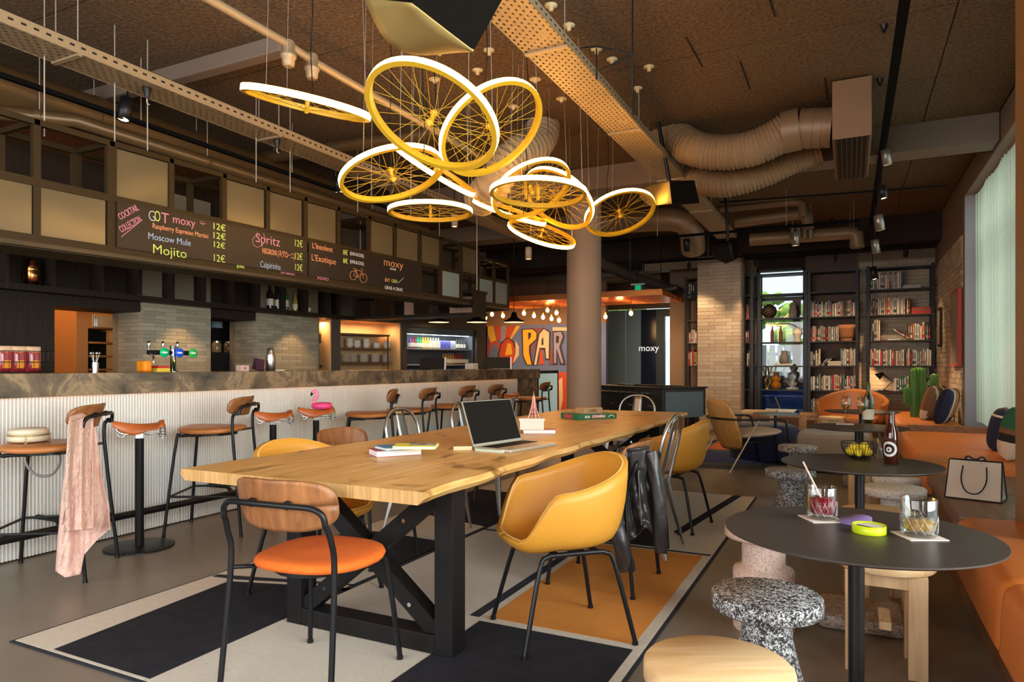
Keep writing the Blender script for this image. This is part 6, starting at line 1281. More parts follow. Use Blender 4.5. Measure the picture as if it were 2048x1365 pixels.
o = q.build('keyboard', BLKM, lp_); B().box((W * 0.34, -sgn * (D - 0.015), 0.0141), (W * 0.66, -sgn * (D - 0.085), 0.0146)).build('touchpad', mat('dull_aluminium', (0.42, 0.37, 0.31), 0.4, 0.6), lp_)
top = atD(920, 827, (HL - Vector((0, 0, 0.765))).dot(FWD)); sl = 0.232; ang = 0.34
sc_ = B(); sc_.m = Matrix.Rotation(-sgn * ang, 4, 'X') if False else Matrix(); dy = sgn * math.sin(ang) * sl; dz = math.cos(ang) * sl
n_ = Vector((0, -sgn * math.cos(ang), math.sin(ang)))
def sp(x, t, d): return Vector((x, sgn * math.sin(ang) * t, 0.014 + math.cos(ang) * t)) + n_ * d
def slab(x0, x1, t0, t1, d0, d1, name, m):
    B().add([sp(x, t, d) for d in (d0, d1) for t in (t0, t1) for x in (x0, x1)], [(0, 2, 3, 1), (4, 5, 7, 6), (0, 1, 5, 4), (2, 6, 7, 3), (0, 4, 6, 2), (1, 3, 7, 5)]).build(name, m, lp_)
slab(0, W, 0, sl, -0.006, 0, 'screen_lid', ALU); slab(0.004, W - 0.004, 0.012, sl - 0.004, 0, 0.001, 'screen', mat('screen_black', (0.010, 0.007, 0.006), 0.4, spec=0.15))
def tbook(lab, P0, P1, w, d, h, z, cov, edge=PAPER, sg=1, extra=None):
    t = placed('book', lab, 'book', P0, P1, z, 'books lying on the long table'); W_ = w
    B().box((0, 0, 0), (W_, sg * d, 0.002)).box((0, 0, h - 0.002), (W_, sg * d, h)).box((0, sg * (d - 0.002), 0), (W_, sg * d, h)).build('cover', cov, t)
    B().box((0.003, sg * 0.003, 0.002), (W_ - 0.003, sg * (d - 0.003), h - 0.002)).build('pages', edge, t)
    if extra: extra(t, W_, d, h, sg)
    return t
RD, BL_, YL = mat('red_cover', (0.45, 0.05, 0.03), 0.4), mat('blue_cover', (0.03, 0.20, 0.42), 0.4), mat('yellow_cover', (0.72, 0.66, 0.10), 0.4)
p0, p1 = onZ(753, 916, 0.75), onZ(832, 911, 0.75); tbook('thick white book with a red cover, bottom of the pile on the long table', p0, p1, 0.215, 0.135, 0.028, TZ, RD, WHITE)
p0, p1 = onZ(772, 903, 0.78), onZ(850, 897, 0.78); tbook('blue covered book in the middle of the pile on the long table', p0, p1, 0.20, 0.13, 0.014, TZ + 0.029, BL_)
def pic(t, W_, d, h, sg): B().box((W_ * 0.35, sg * d * 0.35, h), (W_ * 0.96, sg * d * 0.95, h + 0.0006)).build('cover_photo', mat('cover_photo', (0.12, 0.12, 0.10), 0.4, noise=0.1, nscale=40, col2=(0.5, 0.45, 0.4)), t)
p0, p1 = onZ(784, 897, 0.80), onZ(858, 897, 0.80); tbook('bright yellow book with a dark cover photo, top of the pile', p0, p1, 0.19, 0.14, 0.013, TZ + 0.044, YL, extra=pic)
t = thing('patterned_matchbox', 'small brown and cream patterned box beside the laptop', 'box', onZ(925, 900, 0.75), 0.6); t.location.z = TZ
B().box((-0.045, -0.022, 0), (0.045, 0.022, 0.018)).build('box_body', mat('cream_card', (0.62, 0.48, 0.28), 0.7), t)
for i in range(6):
    for j in range(2): B().box((-0.041 + i * 0.0145, -0.02 + j * 0.021, 0.018), (-0.033 + i * 0.0145, -0.003 + j * 0.021, 0.0185)).build('patch', mat('brown_print', (0.16, 0.07, 0.03), 0.7), t)
p0, p1 = onZ(950, 903, 0.75), onZ(1002, 907, 0.75); nb_ = placed('notebook', 'thin pale green notebook in front of the laptop', 'notebook', p0, p1, TZ); B().box((0, 0, 0), (0.15, 0.05, 0.012)).build('cover', mat('pale_green_cover', (0.50, 0.55, 0.42), 0.5), nb_)
PKB = mat('pink_cover', (0.62, 0.25, 0.22), 0.5)
p0, p1 = onZ(1046, 868, 0.75), onZ(1092, 868, 0.75); tbook('pink and white book under the white box', p0, p1, 0.20, 0.15, 0.022, TZ, PKB, WHITE)
wb_ = placed('white_box', 'small white lidded box standing on the pink book', 'box', onZ(1040, 858, 0.78), onZ(1074, 858, 0.78), TZ + 0.0225); B().box((0, 0, 0), (0.145, 0.09, 0.055)).build('box_body', mat('blush_white', (0.72, 0.62, 0.52), 0.6), wb_); B().box((-0.006, -0.005, 0.055), (0.151, 0.095, 0.068)).build('lid', MC['blush_white'], wb_)
et = thing('tower_figurine', 'small pink lattice tower figurine on the white box', 'figurine', wb_.location + Vector((0.06, 0.07, 0.0685))); PNK = mat('pink_resin', (0.68, 0.32, 0.25), 0.5)
for sx_ in (-1, 1):
    for sy in (-1, 1): B().tube(crom([(sx_ * 0.026, sy * 0.026, 0), (sx_ * 0.018, sy * 0.018, 0.03), (sx_ * 0.009, sy * 0.009, 0.07), (sx_ * 0.002, sy * 0.002, 0.14)], 4), [0.0045] * 12 + [0.002], 6).build('leg', PNK, et)
for z, r in ((0.034, 0.02), (0.066, 0.012), (0.132, 0.005)): B().box((-r, -r, z), (r, r, z + 0.004)).build('platform', PNK, et)
B().tube([(0, 0, 0.13), (0, 0, 0.165)], [0.003, 0.001], 6).build('spire', PNK, et)
for k in range(6):
    z = 0.01 + k * 0.017; r = 0.024 - k * 0.0036
    for a in range(4): c, s_ = math.cos(a * PI / 2), math.sin(a * PI / 2); B().tube([(c * r - s_ * r, s_ * r + c * r, z), (c * r * 0.85 + s_ * r * 0.85, s_ * r * 0.85 - c * r * 0.85, z + 0.015)], 0.0013, 4).build('lattice_bar', PNK, et)
# board games
GRB = mat('game_green', (0.015, 0.16, 0.07), 0.4)
p0, p1 = onZ(1156, 841, 0.75), onZ(1248, 837, 0.75); sb = placed('board_game_box', 'flat green board game box at the far end of the long table', 'board game', p0, p1, TZ); w_ = 0.36
B().box((0, 0, 0), (w_, 0.25, 0.042), bev=0.002).build('box_body', GRB, sb); B().box((w_ * 0.36, -0.0008, 0.010), (w_ * 0.70, 0, 0.034)).build('title_band', mat('title_red', (0.55, 0.06, 0.06), 0.4), sb)
text('SCRABBLE', 0.026, WHITE, 'title_text', sb, frame_mtx((w_ * 0.53, -0.0012, 0.022), (1, 0, 0), (0, 0, 1)), off=0.0008)
for i, a in enumerate((0.20, 0.27)): B().box((w_ * a - 0.009, -0.0009, 0.012), (w_ * a + 0.009, 0, 0.030)).build('letter_tile', CREAM, sb)
q = B(); q.tube([(w_ * 0.86 + 0.026 * math.cos(PI * k / 8), -0.001, 0.012 + 0.016 * math.sin(PI * k / 8)) for k in range(9)], 0.004, 5); q.build('cream_arch', CREAM, sb)
B().box((-0.0008, 0.08, 0.008), (0, 0.20, 0.034)).build('title_band', MC['title_red'], sb)
p0, p1 = onZ(1169, 828, 0.795), onZ(1214, 826, 0.795); cb = placed('chess_box', 'wooden box marked chess on the green game box', 'board game', p0, p1, TZ + 0.0425); B().box((0, 0, 0), (0.175, 0.12, 0.045), bev=0.002).build('box_body', mat('box_pine', (0.52, 0.32, 0.15), 0.5), cb)
text('CHESS', 0.03, mat('burnt_lettering', (0.10, 0.05, 0.02), 0.7), 'lettering', cb, frame_mtx((0.08, -0.0012, 0.022), (1, 0, 0), (0, 0, 1)))
# ================================================================ SCARF, JACKET, HANDBAG, FLAMINGO
SCF = mat('pink_velvet_scarf', (0.68, 0.42, 0.34), 0.5, noise=0.3, nscale=45, col2=(0.80, 0.56, 0.47), bump=0.9, bscale=110)
scf = thing('scarf', 'long crinkled pink scarf hanging over the back of the nearest bar stool', 'scarf', atD(165, 835, 3.7)); so = scf.location.copy()
def lerp_poly(P, t):
    k = t * (len(P) - 1); i = min(int(k), len(P) - 2); f = k - i; return tuple(a * (1 - f) + b_ * f for a, b_ in zip(P[i], P[i + 1]))
def drape(name, Lf, Rt, Bt, d0, d1, folds, amp, m, par, o, nu=40, nv=60, seed=1, th=0.004, dw=0.0):
    rnd = random.Random(seed); ph = rnd.uniform(0, 6); ks = [(rnd.uniform(4, 9), rnd.uniform(3, 12), rnd.uniform(0, 6)) for _ in range(4)]
    def f(u, v):
        a, b_ = lerp_poly(Lf, v), lerp_poly(Rt, v); px = a[0] * (1 - u) + b_[0] * u; py = a[1] * (1 - u) + b_[1] * u
        if Bt: bt = lerp_poly(Bt, u); lin = (Lf[-1][0] * (1 - u) + Rt[-1][0] * u, Lf[-1][1] * (1 - u) + Rt[-1][1] * u); w = v ** 3; px += (bt[0] - lin[0]) * w; py += (bt[1] - lin[1]) * w
        fo = amp * (0.35 + 0.65 * min(1, v * 2.5)) * (math.sin(u * folds * 2 * PI + ph + 1.3 * v) + 0.35 * math.sin(u * folds * 4.7 * PI + 2 * ph))
        cr = sum(math.sin(u * 2 * PI * a1 + v * 2 * PI * b1 + c1) for a1, b1, c1 in ks) * amp * 0.07
        return atD(px, py, d0 + (d1 - d0) * v + dw * u * (1 - v) ** 0.7 + fo + cr) - o
    return B().grid(f, nu, nv).build(name, m, par, solid=th, off=0)
drape('rear_flap', [(138, 848), (131, 930), (122, 1010), (115, 1085), (111, 1143)], [(188, 828), (197, 900), (205, 960), (217, 1010), (221, 1060)], [(111, 1143), (130, 1156), (160, 1150), (168, 1110), (196, 1078), (221, 1058)], 3.56, 3.56, 2.2, 0.018, SCF, scf, so, 50, 70, 3, dw=0.36)
drape('front_flap', [(137, 848), (133, 920), (131, 1000), (132, 1064)], [(187, 826), (185, 900), (186, 980), (187, 1057)], None, 3.50, 3.50, 1.9, 0.018, SCF, scf, so, 44, 60, 5, dw=0.34)
B().grid(lambda u, v: (atD(138 + 50 * u + 6 * math.sin(v * PI) * (0.5 - u), 848 - 20 * u - 16 * math.sin(v * PI) * (1 - 0.5 * u), 3.52 + 0.34 * u + 0.10 * v) - so), 14, 8).build('top_fold', SCF, scf, solid=0.004)
JK = mat('black_leather', (0.032, 0.03, 0.031), 0.34, bump=0.5, bscale=14, coat=0.1)
jk = thing('leather_jacket', 'black leather jacket draped over a chair back beside the long table', 'jacket', atD(1268, 905, 3.5)); jo = jk.location.copy()
def jfold(u, v): return 0.012 * math.sin(u * 15 + v * 3 + 1.2 * math.sin(v * 5)) * (0.35 + v) + 0.005 * math.sin(u * 34 - v * 9) + 0.004 * math.sin(u * 7 + v * 27)
def jtor(u, v):
    L_ = lerp_poly([(1243, 903), (1230, 945), (1223, 990), (1219, 1035), (1222, 1078)], v); R_2 = lerp_poly([(1297, 896), (1312, 940), (1322, 1000), (1330, 1050), (1336, 1092)], v)
    px = L_[0] * (1 - u) + R_2[0] * u; py = L_[1] * (1 - u) + R_2[1] * u - 30 * math.exp(-((u - 0.62) / 0.16) ** 2) * v ** 3
    return atD(px, py, 3.50 - 0.07 * math.sin(u * PI) ** 0.8 + 1.5 * jfold(u, v)) - jo
B().grid(jtor, 50, 50).build('body', JK, jk, solid=0.008, off=0)
B().grid(lambda u, v: jtor(u, v * 0.85) + FWD * (0.13 + 0.03 * math.sin(u * PI)), 20, 20).build('lining_side', JK, jk, solid=0.006, off=0)
def sleeve(pts, wid, dep, seed):
    P = [Vector((p[0], p[1], p[2])) for p in crom(pts, 10)]; n = 26; V = []; rnd = random.Random(seed); ph = rnd.uniform(0, 6)
    for i, p in enumerate(P):
        t = i / (len(P) - 1); w_ = wid * (1.0 - 0.12 * t + 0.05 * math.sin(t * 9 + ph)); d_ = dep * (1 - 0.1 * t)
        for j in range(n):
            a = 2 * PI * j / n; f = 1 + 0.07 * math.sin(3 * a + ph + t * 7) + 0.045 * math.sin(5 * a - t * 13) + 0.03 * math.sin(t * 30 + 2 * a)
            V.append(atD(p.x + w_ * math.cos(a) * f, p.y + 3 * math.sin(a * 2 + t * 10), p.z + d_ * math.sin(a) * f) - jo)
    q = B(); q.add(V, [(i * n + j, i * n + (j + 1) % n, (i + 1) * n + (j + 1) % n, (i + 1) * n + j) for i in range(len(P) - 1) for j in range(n)], 0, True); q.add(V[-n:], [tuple(range(n))]); q.add(V[:n], [tuple(range(n))[::-1]]); q.build('sleeve', JK, jk)
sleeve([(1250, 908, 3.45), (1240, 940, 3.43), (1233, 990, 3.40), (1233, 1050, 3.39), (1246, 1100, 3.38), (1255, 1143, 3.40)], 18, 0.026, 2)
sleeve([(1302, 905, 3.46), (1311, 950, 3.44), (1317, 1000, 3.43), (1321, 1060, 3.43), (1323, 1106, 3.44)], 15.0, 0.024, 5)
B().tube(crom([atD(1243, 906, 3.50) - jo, atD(1256, 901, 3.42) - jo, atD(1278, 898, 3.40) - jo, atD(1296, 895, 3.50) - jo], 5), 0.009, 8).build('collar', JK, jk)
B().grid(lambda u, v: atD(1262 + 30 * u - 4 * v, 902 - 4 * u + 42 * v, 3.405 - 0.015 * u) - jo, 4, 6).build('lapel', JK, jk, solid=0.006)
B().tube([atD(1276, 942, 3.40) - jo, atD(1283, 1050, 3.41) - jo], 0.0022, 5).build('zip', STEEL, jk)
hb = thing('handbag', 'small cream handbag resting on the seat of the nearest bar stool', 'handbag', (*atD(58, 880, 3.80).xy, 0.742)); hb.rotation_euler = (0, 0, YAW + 0.1)
BGL = mat('cream_bag_leather', (0.66, 0.58, 0.42), 0.5, bump=0.15, bscale=120)
for z0, z1, g in ((0.0, 0.040, 0.0), (0.036, 0.072, -0.006)): B().lathe([(0.0, z0), (0.085 + g, z0), (0.10 + g, z0 + 0.008), (0.102 + g, z1 - 0.012), (0.09 + g, z1), (0, z1)], 36, cap=False).build('bag_body', BGL, hb)
B().tube([(0.103 * math.cos(a * PI / 18), 0.103 * math.sin(a * PI / 18), 0.038) for a in range(36)], 0.0025, 5, closed=True).build('zip', BRASS, hb)
HBo = hb.matrix_basis.copy(); bpy.context.view_layer.update(); inv = hb.matrix_world.inverted()
spx = [(52, 876), (50, 892), (49, 906), (48, 918)]; P = [inv @ atD(x, y, 3.68) for x, y in spx]
for i in range(9): c = P[0].lerp(P[-1], i / 8); B().tube([c + Vector((0.006 * math.cos(k), 0.003 * (i % 2), 0.009 * math.sin(k))) for k in (0, 1.05, 2.1, 3.14, 4.2, 5.25)], 0.0018, 5, closed=True).build('chain_link', BRASS, hb)
B().tube(crom([inv @ atD(x, y, 3.68 + (0.06 if i == 6 else 0)) for i, (x, y) in enumerate(((49, 918), (54, 932), (68, 948), (86, 953), (106, 948), (120, 925), (118, 900)))], 5), 0.007, 8).build('strap', mat('grey_strap', (0.16, 0.14, 0.13), 0.45), hb)
fl = thing('toy_flamingo', 'small inflatable pink flamingo sitting on a saddle stool', 'toy', FLY + Vector((0.02, 0.05, 0.795)), 0.4); HP = mat('hot_pink_vinyl', (0.85, 0.07, 0.25), 0.3)
B().tube([(0.062 * math.cos(a * PI / 14), 0.062 * math.sin(a * PI / 14) , 0.026) for a in range(28)], 0.027, 12, closed=True).build('ring_body', HP, fl)
B().tube(crom([(-0.055, 0, 0.03), (-0.07, 0, 0.07), (-0.045, 0, 0.10), (-0.04, 0, 0.13), (-0.058, 0, 0.152), (-0.082, 0, 0.14)], 5), [0.016] * 8 + [0.014] * 12 + [0.015] * 6, 10).build('neck', mat('light_pink_vinyl', (0.85, 0.22, 0.36), 0.3), fl)
B().tube([(-0.082, 0, 0.14), (-0.092, 0, 0.12), (-0.09, 0, 0.108)], [0.013, 0.009, 0.004], 8).build('beak', BLKM, fl)
# ================================================================ PENDANTS, BULB CANOPY, MURAL
for px, w_ in ((877.5, 'first'), (953.7, 'second'), (1028, 'third')):
    p = atD(px, 645, 10.0); t = thing('dome_pendant', f'black dome pendant lamp over the end of the bar, {w_} from the bar end', 'pendant lamp', p, group='black dome pendants over the bar end')
    B().lathe([(0.158, 0.0), (0.150, 0.02), (0.09, 0.045), (0.05, 0.075), (0.035, 0.14), (0.02, 0.15)], 28, cap=False).build('shade', BLK, t, solid=0.004); B().lathe([(0.0, 0.004), (0.150, 0.001)], 24, cap=False).build('diffuser', mat('pendant_glow', (1, 0.8, 0.5), 0.5, emit=(1, 0.62, 0.25), estr=2.2), t)
    B().tube([(0, 0, 0.15), (0, 0, CEILZ - p.z)], 0.005, 6).build('cord', BLK, t)
    light('SPOT', 'pendant_beam', p + Vector((0, 0, 0.0)), 10, (1, 0.62, 0.3), direction=(0, 0, -1), spot=120, rad=0.08)
COP = mat('copper_slat', (0.75, 0.26, 0.07), 0.32, 0.9); BLB = mat('filament_bulb', (1, 0.6, 0.2), 0.3, emit=(1, 0.50, 0.12), estr=14)
cc = thing('copper_slat_canopy', 'suspended copper slatted canopy glowing above the far mural', 'ceiling canopy', (-5.0, 11.6, 2.32))
for i in range(9): B().box((-1.6, -0.7 + i * 0.17, -0.01), (2.3, -0.62 + i * 0.17, 0.06)).build('slat', COP, cc)
B().box((-1.6, -0.75, 0.06), (2.3, 0.8, 0.08)).build('backing', COP, cc)
for x in (-1.4, 0, 2.1): B().tube([(x, 0, 0.08), (x, 0, CEILZ - 2.32)], 0.006, 6).build('rod', BLK, cc)
bulbs = [(984, 629), (1006, 632), (971, 636), (1048, 627), (1068, 632), (1095, 621), (1113, 626), (1086, 635), (1103, 638), (1118, 641), (1198, 628), (1211, 634), (1262, 627)]
for i, (px, py) in enumerate(bulbs):
    Yb = 11.2 + (i % 3) * 0.35; p = onY(px, py, Yb); t = thing('hanging_bulb', f'bare glowing filament bulb under the copper canopy, {ORD[i]} listed from the bar side', 'light bulb', p, group='bare bulbs under the copper canopy')
    B().sphere((0, 0, 0), 0.034, 12, 0, (1, 1, 1.25)).build('bulb', BLB, t); B().cyl((0, 0), 0.017, 0.035, 0.075, 10).build('socket', BRASS, t); B().tube([(0, 0, 0.075), (0, 0, max(0.09, 2.38 - p.z))], 0.004, 5).build('cord', BLK, t)
MY = 12.8
for x_ in (-6.1, -4.9, -3.6): light('POINT', 'bulb_glow', (x_, 11.5, 2.2), 9, (1, 0.5, 0.16), rad=0.05)
light('AREA', 'bulb_glow', (-4.9, 11.5, 2.1), 60, (1, 0.6, 0.28), 3.0, 1.2, (0, 0.3, -1))
mu = thing('mural_wall', 'colourful painted mural with big PARIS lettering beyond the bar', 'mural', onY(975, 652, MY)); mo = mu.location.copy(); mo.z = 0; mu.location.z = 0
mx0 = 0; mx1 = onY(1212, 700, MY).x - mo.x; mzt = onY(1050, 651, MY).z
cm = {k: mat('mural_' + k, v, 0.7) for k, v in dict(blue=(0.10, 0.14, 0.32), yellow=(0.62, 0.34, 0.03), red=(0.42, 0.06, 0.025), purple=(0.17, 0.06, 0.09), cream=(0.58, 0.44, 0.32), ink=(0.03, 0.015, 0.02), lilac=(0.24, 0.22, 0.36)).items()}
B().box((mx0, 0, 0.1), (mx1, 0.12, mzt)).build('painted_panel', cm['blue'], mu)
B().box((-0.05, 0, mzt), (mx1, 0.12, 2.9)).build('plaster_above', mat('mauve_plaster', (0.22, 0.13, 0.09), 0.8), mu)
lay = [0]
def shape(pts, c):
    lay[0] += 1; P = [onY(x, y, MY) - mo for x, y in pts]; d = -0.0012 * lay[0]
    q = B(); q.add([(p.x, d, p.z) for p in P] + [(p.x, d + 0.001, p.z) for p in P], [tuple(range(len(P)))]); q.build('painted_shape', cm[c], mu)
Q = [(975 + (x - 195) / 5.6875, 652 + (y - 520) / 5.6875) for x, y in ()]
z6 = lambda pts: [(940 + x / 5.6875, 560 + y / 5.6875) for x, y in pts]
for pts, c in (([(200, 525), (265, 525), (300, 700), (240, 720), (205, 620)], 'yellow'), ([(275, 525), (345, 525), (350, 690), (310, 700)], 'red'), ([(350, 525), (415, 525), (405, 690), (350, 700)], 'lilac'), ([(420, 525), (520, 525), (450, 670), (400, 680)], 'red'), ([(525, 525), (575, 525), (470, 680), (455, 670)], 'yellow'),
               ([(195, 640), (230, 720), (215, 960), (195, 960)], 'purple'), ([(220, 800), (235, 720), (290, 690), (350, 740), (330, 800)], 'red'), ([(245, 800), (260, 745), (295, 730), (325, 770), (310, 800)], 'blue'),
               ([(340, 960), (320, 850), (350, 720), (430, 650), (500, 700), (530, 800), (500, 960)], 'ink'), ([(350, 960), (335, 850), (360, 730), (430, 665), (490, 710), (515, 800), (490, 960)], 'red'), ([(400, 860), (430, 720), (470, 730), (485, 850)], 'yellow'), ([(520, 690), (560, 760), (560, 860), (490, 955), (520, 830)], 'cream'),
               ([(690, 545), (860, 545), (760, 700), (700, 900)], 'purple'), ([(800, 700), (850, 960), (790, 965)], 'red'), ([(900, 640), (960, 960), (900, 965)], 'purple'),
               ([(590, 560), (720, 555), (775, 600), (770, 680), (690, 760), (690, 830), (720, 965), (640, 965), (600, 860)], 'ink'), ([(605, 570), (715, 565), (762, 605), (755, 675), (675, 750), (675, 830), (705, 965), (655, 965), (612, 860)], 'yellow'), ([(665, 600), (700, 605), (698, 650), (668, 690)], 'ink'),
               ([(840, 545), (920, 590), (915, 910), (860, 905), (850, 790), (800, 790), (770, 968), (720, 968), (780, 620)], 'ink'), ([(845, 560), (905, 600), (900, 900), (872, 895), (862, 775), (795, 775), (760, 968), (735, 968), (795, 620)], 'cream'), ([(820, 680), (838, 650), (843, 740), (818, 745)], 'ink'),
               ([(945, 540), (1300, 545), (1300, 585), (945, 580)], 'cream'), ([(945, 590), (1050, 580), (1080, 640), (1040, 760), (1090, 960), (1030, 960), (1000, 820), (995, 960), (950, 960)], 'ink'), ([(958, 600), (1040, 592), (1062, 645), (1020, 765), (1070, 950), (1045, 950), (990, 780), (985, 950), (962, 950)], 'lilac'), ([(985, 640), (1020, 640), (1015, 720), (985, 720)], 'ink'),
               ([(1120, 580), (1200, 580), (1200, 960), (1120, 960)], 'yellow'), ([(1250, 580), (1400, 580), (1400, 960), (1250, 960)], 'red')): shape(z6(pts), c)
shape([(1118, 745), (1140, 745), (1140, 850), (1118, 850)], 'red'); shape([(1119, 760), (1126, 755), (1127, 800), (1120, 830)], 'cream')
# ================================================================ BACK BAR CONTENTS
def sp_(name, lab, cat, p, group=None, rz=None): return thing(name, lab, cat, p, math.atan2(NU.y, NU.x) if rz is None else rz, group)
def N3(px, d, z): uu = u_px(px, d); return NM @ Vector((uu, d, z))
def u_px(px, d): return ((onN(px, 700, -d) - NA).dot(NU))
# fridge interior
fz = lambda py, d=0.1: onN(885, py, -d).z
dfr = bpy.data.objects.new('drinks_fridge', None); SC.collection.objects.link(dfr); dfr.matrix_world = NM; dfr['label'] = 'built in glass fridge lit from inside, full of bottles and cans'; dfr['category'] = 'fridge'
ua, ub = u(817), u(951); FG = mat('fridge_grey', (0.10, 0.11, 0.12), 0.5)
for a, b_ in (((ua, 0.46, 0.9), (ub, 0.48, zf)), ((ua, 0.06, zf - 0.02), (ub, 0.48, zf)), ((ua - 0.01, 0.06, 0.9), (ua + 0.01, 0.48, zf)), ((ub - 0.01, 0.06, 0.9), (ub + 0.01, 0.48, zf))): B().box(a, b_).build('liner', FG, dfr)
B().box((ua, 0.04, fz(671)), (ub, 0.07, zf - 0.02)).build('header', mat('fridge_header', (0.06, 0.085, 0.10), 0.3), dfr)
B().box((ua, 0.065, fz(671) - 0.008), (ub - 0.08, 0.075, fz(671) + 0.008)).build('light_strip', mat('cool_strip', (1, 1, 1), 0.5, emit=(0.9, 0.95, 1), estr=3), dfr)
SZ1, SZ2 = fz(698), fz(729)
for z in (SZ1, SZ2): B().box((ua, 0.08, z - 0.02), (ub, 0.45, z)).build('shelf', mat('fridge_shelf', (0.35, 0.36, 0.38), 0.4), dfr)
light('AREA', 'fridge_light', NM @ Vector(((ua + ub) / 2, 0.12, zf - 0.05)), 5, (0.85, 0.92, 1), 1.2, 0.1, (0, 0.2, -1)).rotation_euler = (0, 0, math.atan2(NU.y, NU.x))
BOT = [(0.028, 0), (0.031, 0.004), (0.031, 0.09), (0.014, 0.125), (0.0125, 0.155), (0.014, 0.158), (0.014, 0.166)]
CAN = [(0.024, 0), (0.028, 0.006), (0.028, 0.118), (0.022, 0.126)]
def proto(nm, mt, prof, lm=None, lz=(0.02, 0.08)):
    q = B(); q.lathe(prof, 12)
    if lm: q.lathe([(0.0315, lz[0]), (0.0315, lz[1])], 12, 1, cap=False)
    return q.build(nm, [mt, lm] if lm else [mt])
cols = [('purple', (0.15, 0.06, 0.30)), ('dark red', (0.18, 0.03, 0.03)), ('dark red', None), ('green', (0.02, 0.30, 0.10)), ('green', None), ('yellow', (0.62, 0.36, 0.04)), ('yellow', None), ('yellow', None), ('pale green', (0.45, 0.48, 0.30)), ('pale green', None), ('pale green', None), ('pale green', None), ('violet', (0.12, 0.12, 0.45)), ('violet', None), ('violet', None), ('violet', None), ('silver', (0.42, 0.45, 0.50)), ('silver', None), ('dark', (0.05, 0.06, 0.05)), ('dark', None), ('dark', None), ('dark', None)]
PM = {}
def small(lab, grp, kind, col, cname, p, cat='bottle'):
    key = (kind, cname)
    if key not in PM:
        m = mat(cname.replace(' ', '_') + '_drink', col, 0.25); o = proto(kind, m, BOT if kind == 'bottle' else CAN, CREAM if kind == 'bottle' else None); PM[key] = o.data
    else: o = bpy.data.objects.new(kind, PM[key]); SC.collection.objects.link(o)
    o.location = p; tag(o, lab, cat, grp); return o
CD = {n: c for n, c in cols if c}
for i, (n, c) in enumerate(cols):
    px = 820 + i * 5.15; kind = 'can' if n in ('violet', 'silver') else 'bottle'
    small(f'{n} drink {kind}, {ORD[i]} from left in the upper row of the fridge', 'drinks in the upper fridge row', kind, CD[n], n, N3(px, 0.17, SZ1 + 0.001), 'can' if kind == 'can' else 'bottle')
for i in range(12):
    n = 'amber' if i < 5 else ('red topped' if i < 9 else 'dark'); CD.update({'amber': (0.35, 0.20, 0.04), 'red topped': (0.25, 0.02, 0.02)})
    small(f'{n} bottle, {ORD[i]} from left in the lower row of the fridge', 'drinks in the lower fridge row', 'bottle', CD[n], n, N3(887 + i * 4.6, 0.17, SZ2 + 0.001))
# plates niche
pn = bpy.data.objects.new('crockery_shelves', None); SC.collection.objects.link(pn); pn.matrix_world = NM; pn['label'] = 'three dark shelves holding crockery in the warm lit niche'; pn['category'] = 'shelf'
nz = lambda py: onN(740, py, -0.2).z
PZ = [nz(725), nz(697), nz(669)]
for z in PZ: B().box((u(684), 0.14, z - 0.025), (u(792), 0.42, z)).build('shelf', mat('reddish_shelf', (0.14, 0.06, 0.03), 0.5), pn)
B().box((u(788), 0.14, 0.9), (u(789.5), 0.16, PZ[2])).build('upright', MC['reddish_shelf'], pn)
PLT = mat('stoneware', (0.62, 0.52, 0.40), 0.4)
plate = None
for si, px in enumerate((691, 705, 727, 750, 772)):
    for k in range(7):
        p = N3(px, 0.27, PZ[0] + 0.001 + k * 0.0165)
        if plate is None: o = B().lathe([(0.045, 0), (0.05, 0.002), (0.085, 0.012), (0.086, 0.0155), (0.05, 0.006), (0, 0.005)], 24, cap=False).build('plate', PLT); plate = o.data
        else: o = bpy.data.objects.new('plate', plate); SC.collection.objects.link(o)
        o.location = p; tag(o, f'stoneware plate, {ORD[k]} from the bottom, in the {ORD[si]} stack from left'[:200], 'plate', 'stacked plates in the lit niche')
bowl = None
for si, px in enumerate((699, 714, 733, 753, 774)):
    for k in range((4, 3, 4, 2, 3)[si]):
        p = N3(px, 0.27, PZ[1] + 0.001 + k * 0.027)
        if bowl is None: o = B().lathe([(0.03, 0), (0.035, 0.002), (0.052, 0.03), (0.053, 0.052), (0.05, 0.052), (0.034, 0.008), (0, 0.006)], 22, cap=False).build('bowl', mat('white_china', (0.74, 0.66, 0.54), 0.35)); bowl = o.data
        else: o = bpy.data.objects.new('bowl', bowl); SC.collection.objects.link(o)
        o.location = p; tag(o, f'white bowl, {ORD[k]} from the bottom, in the {ORD[si]} stack from left', 'bowl', 'stacked bowls in the lit niche')
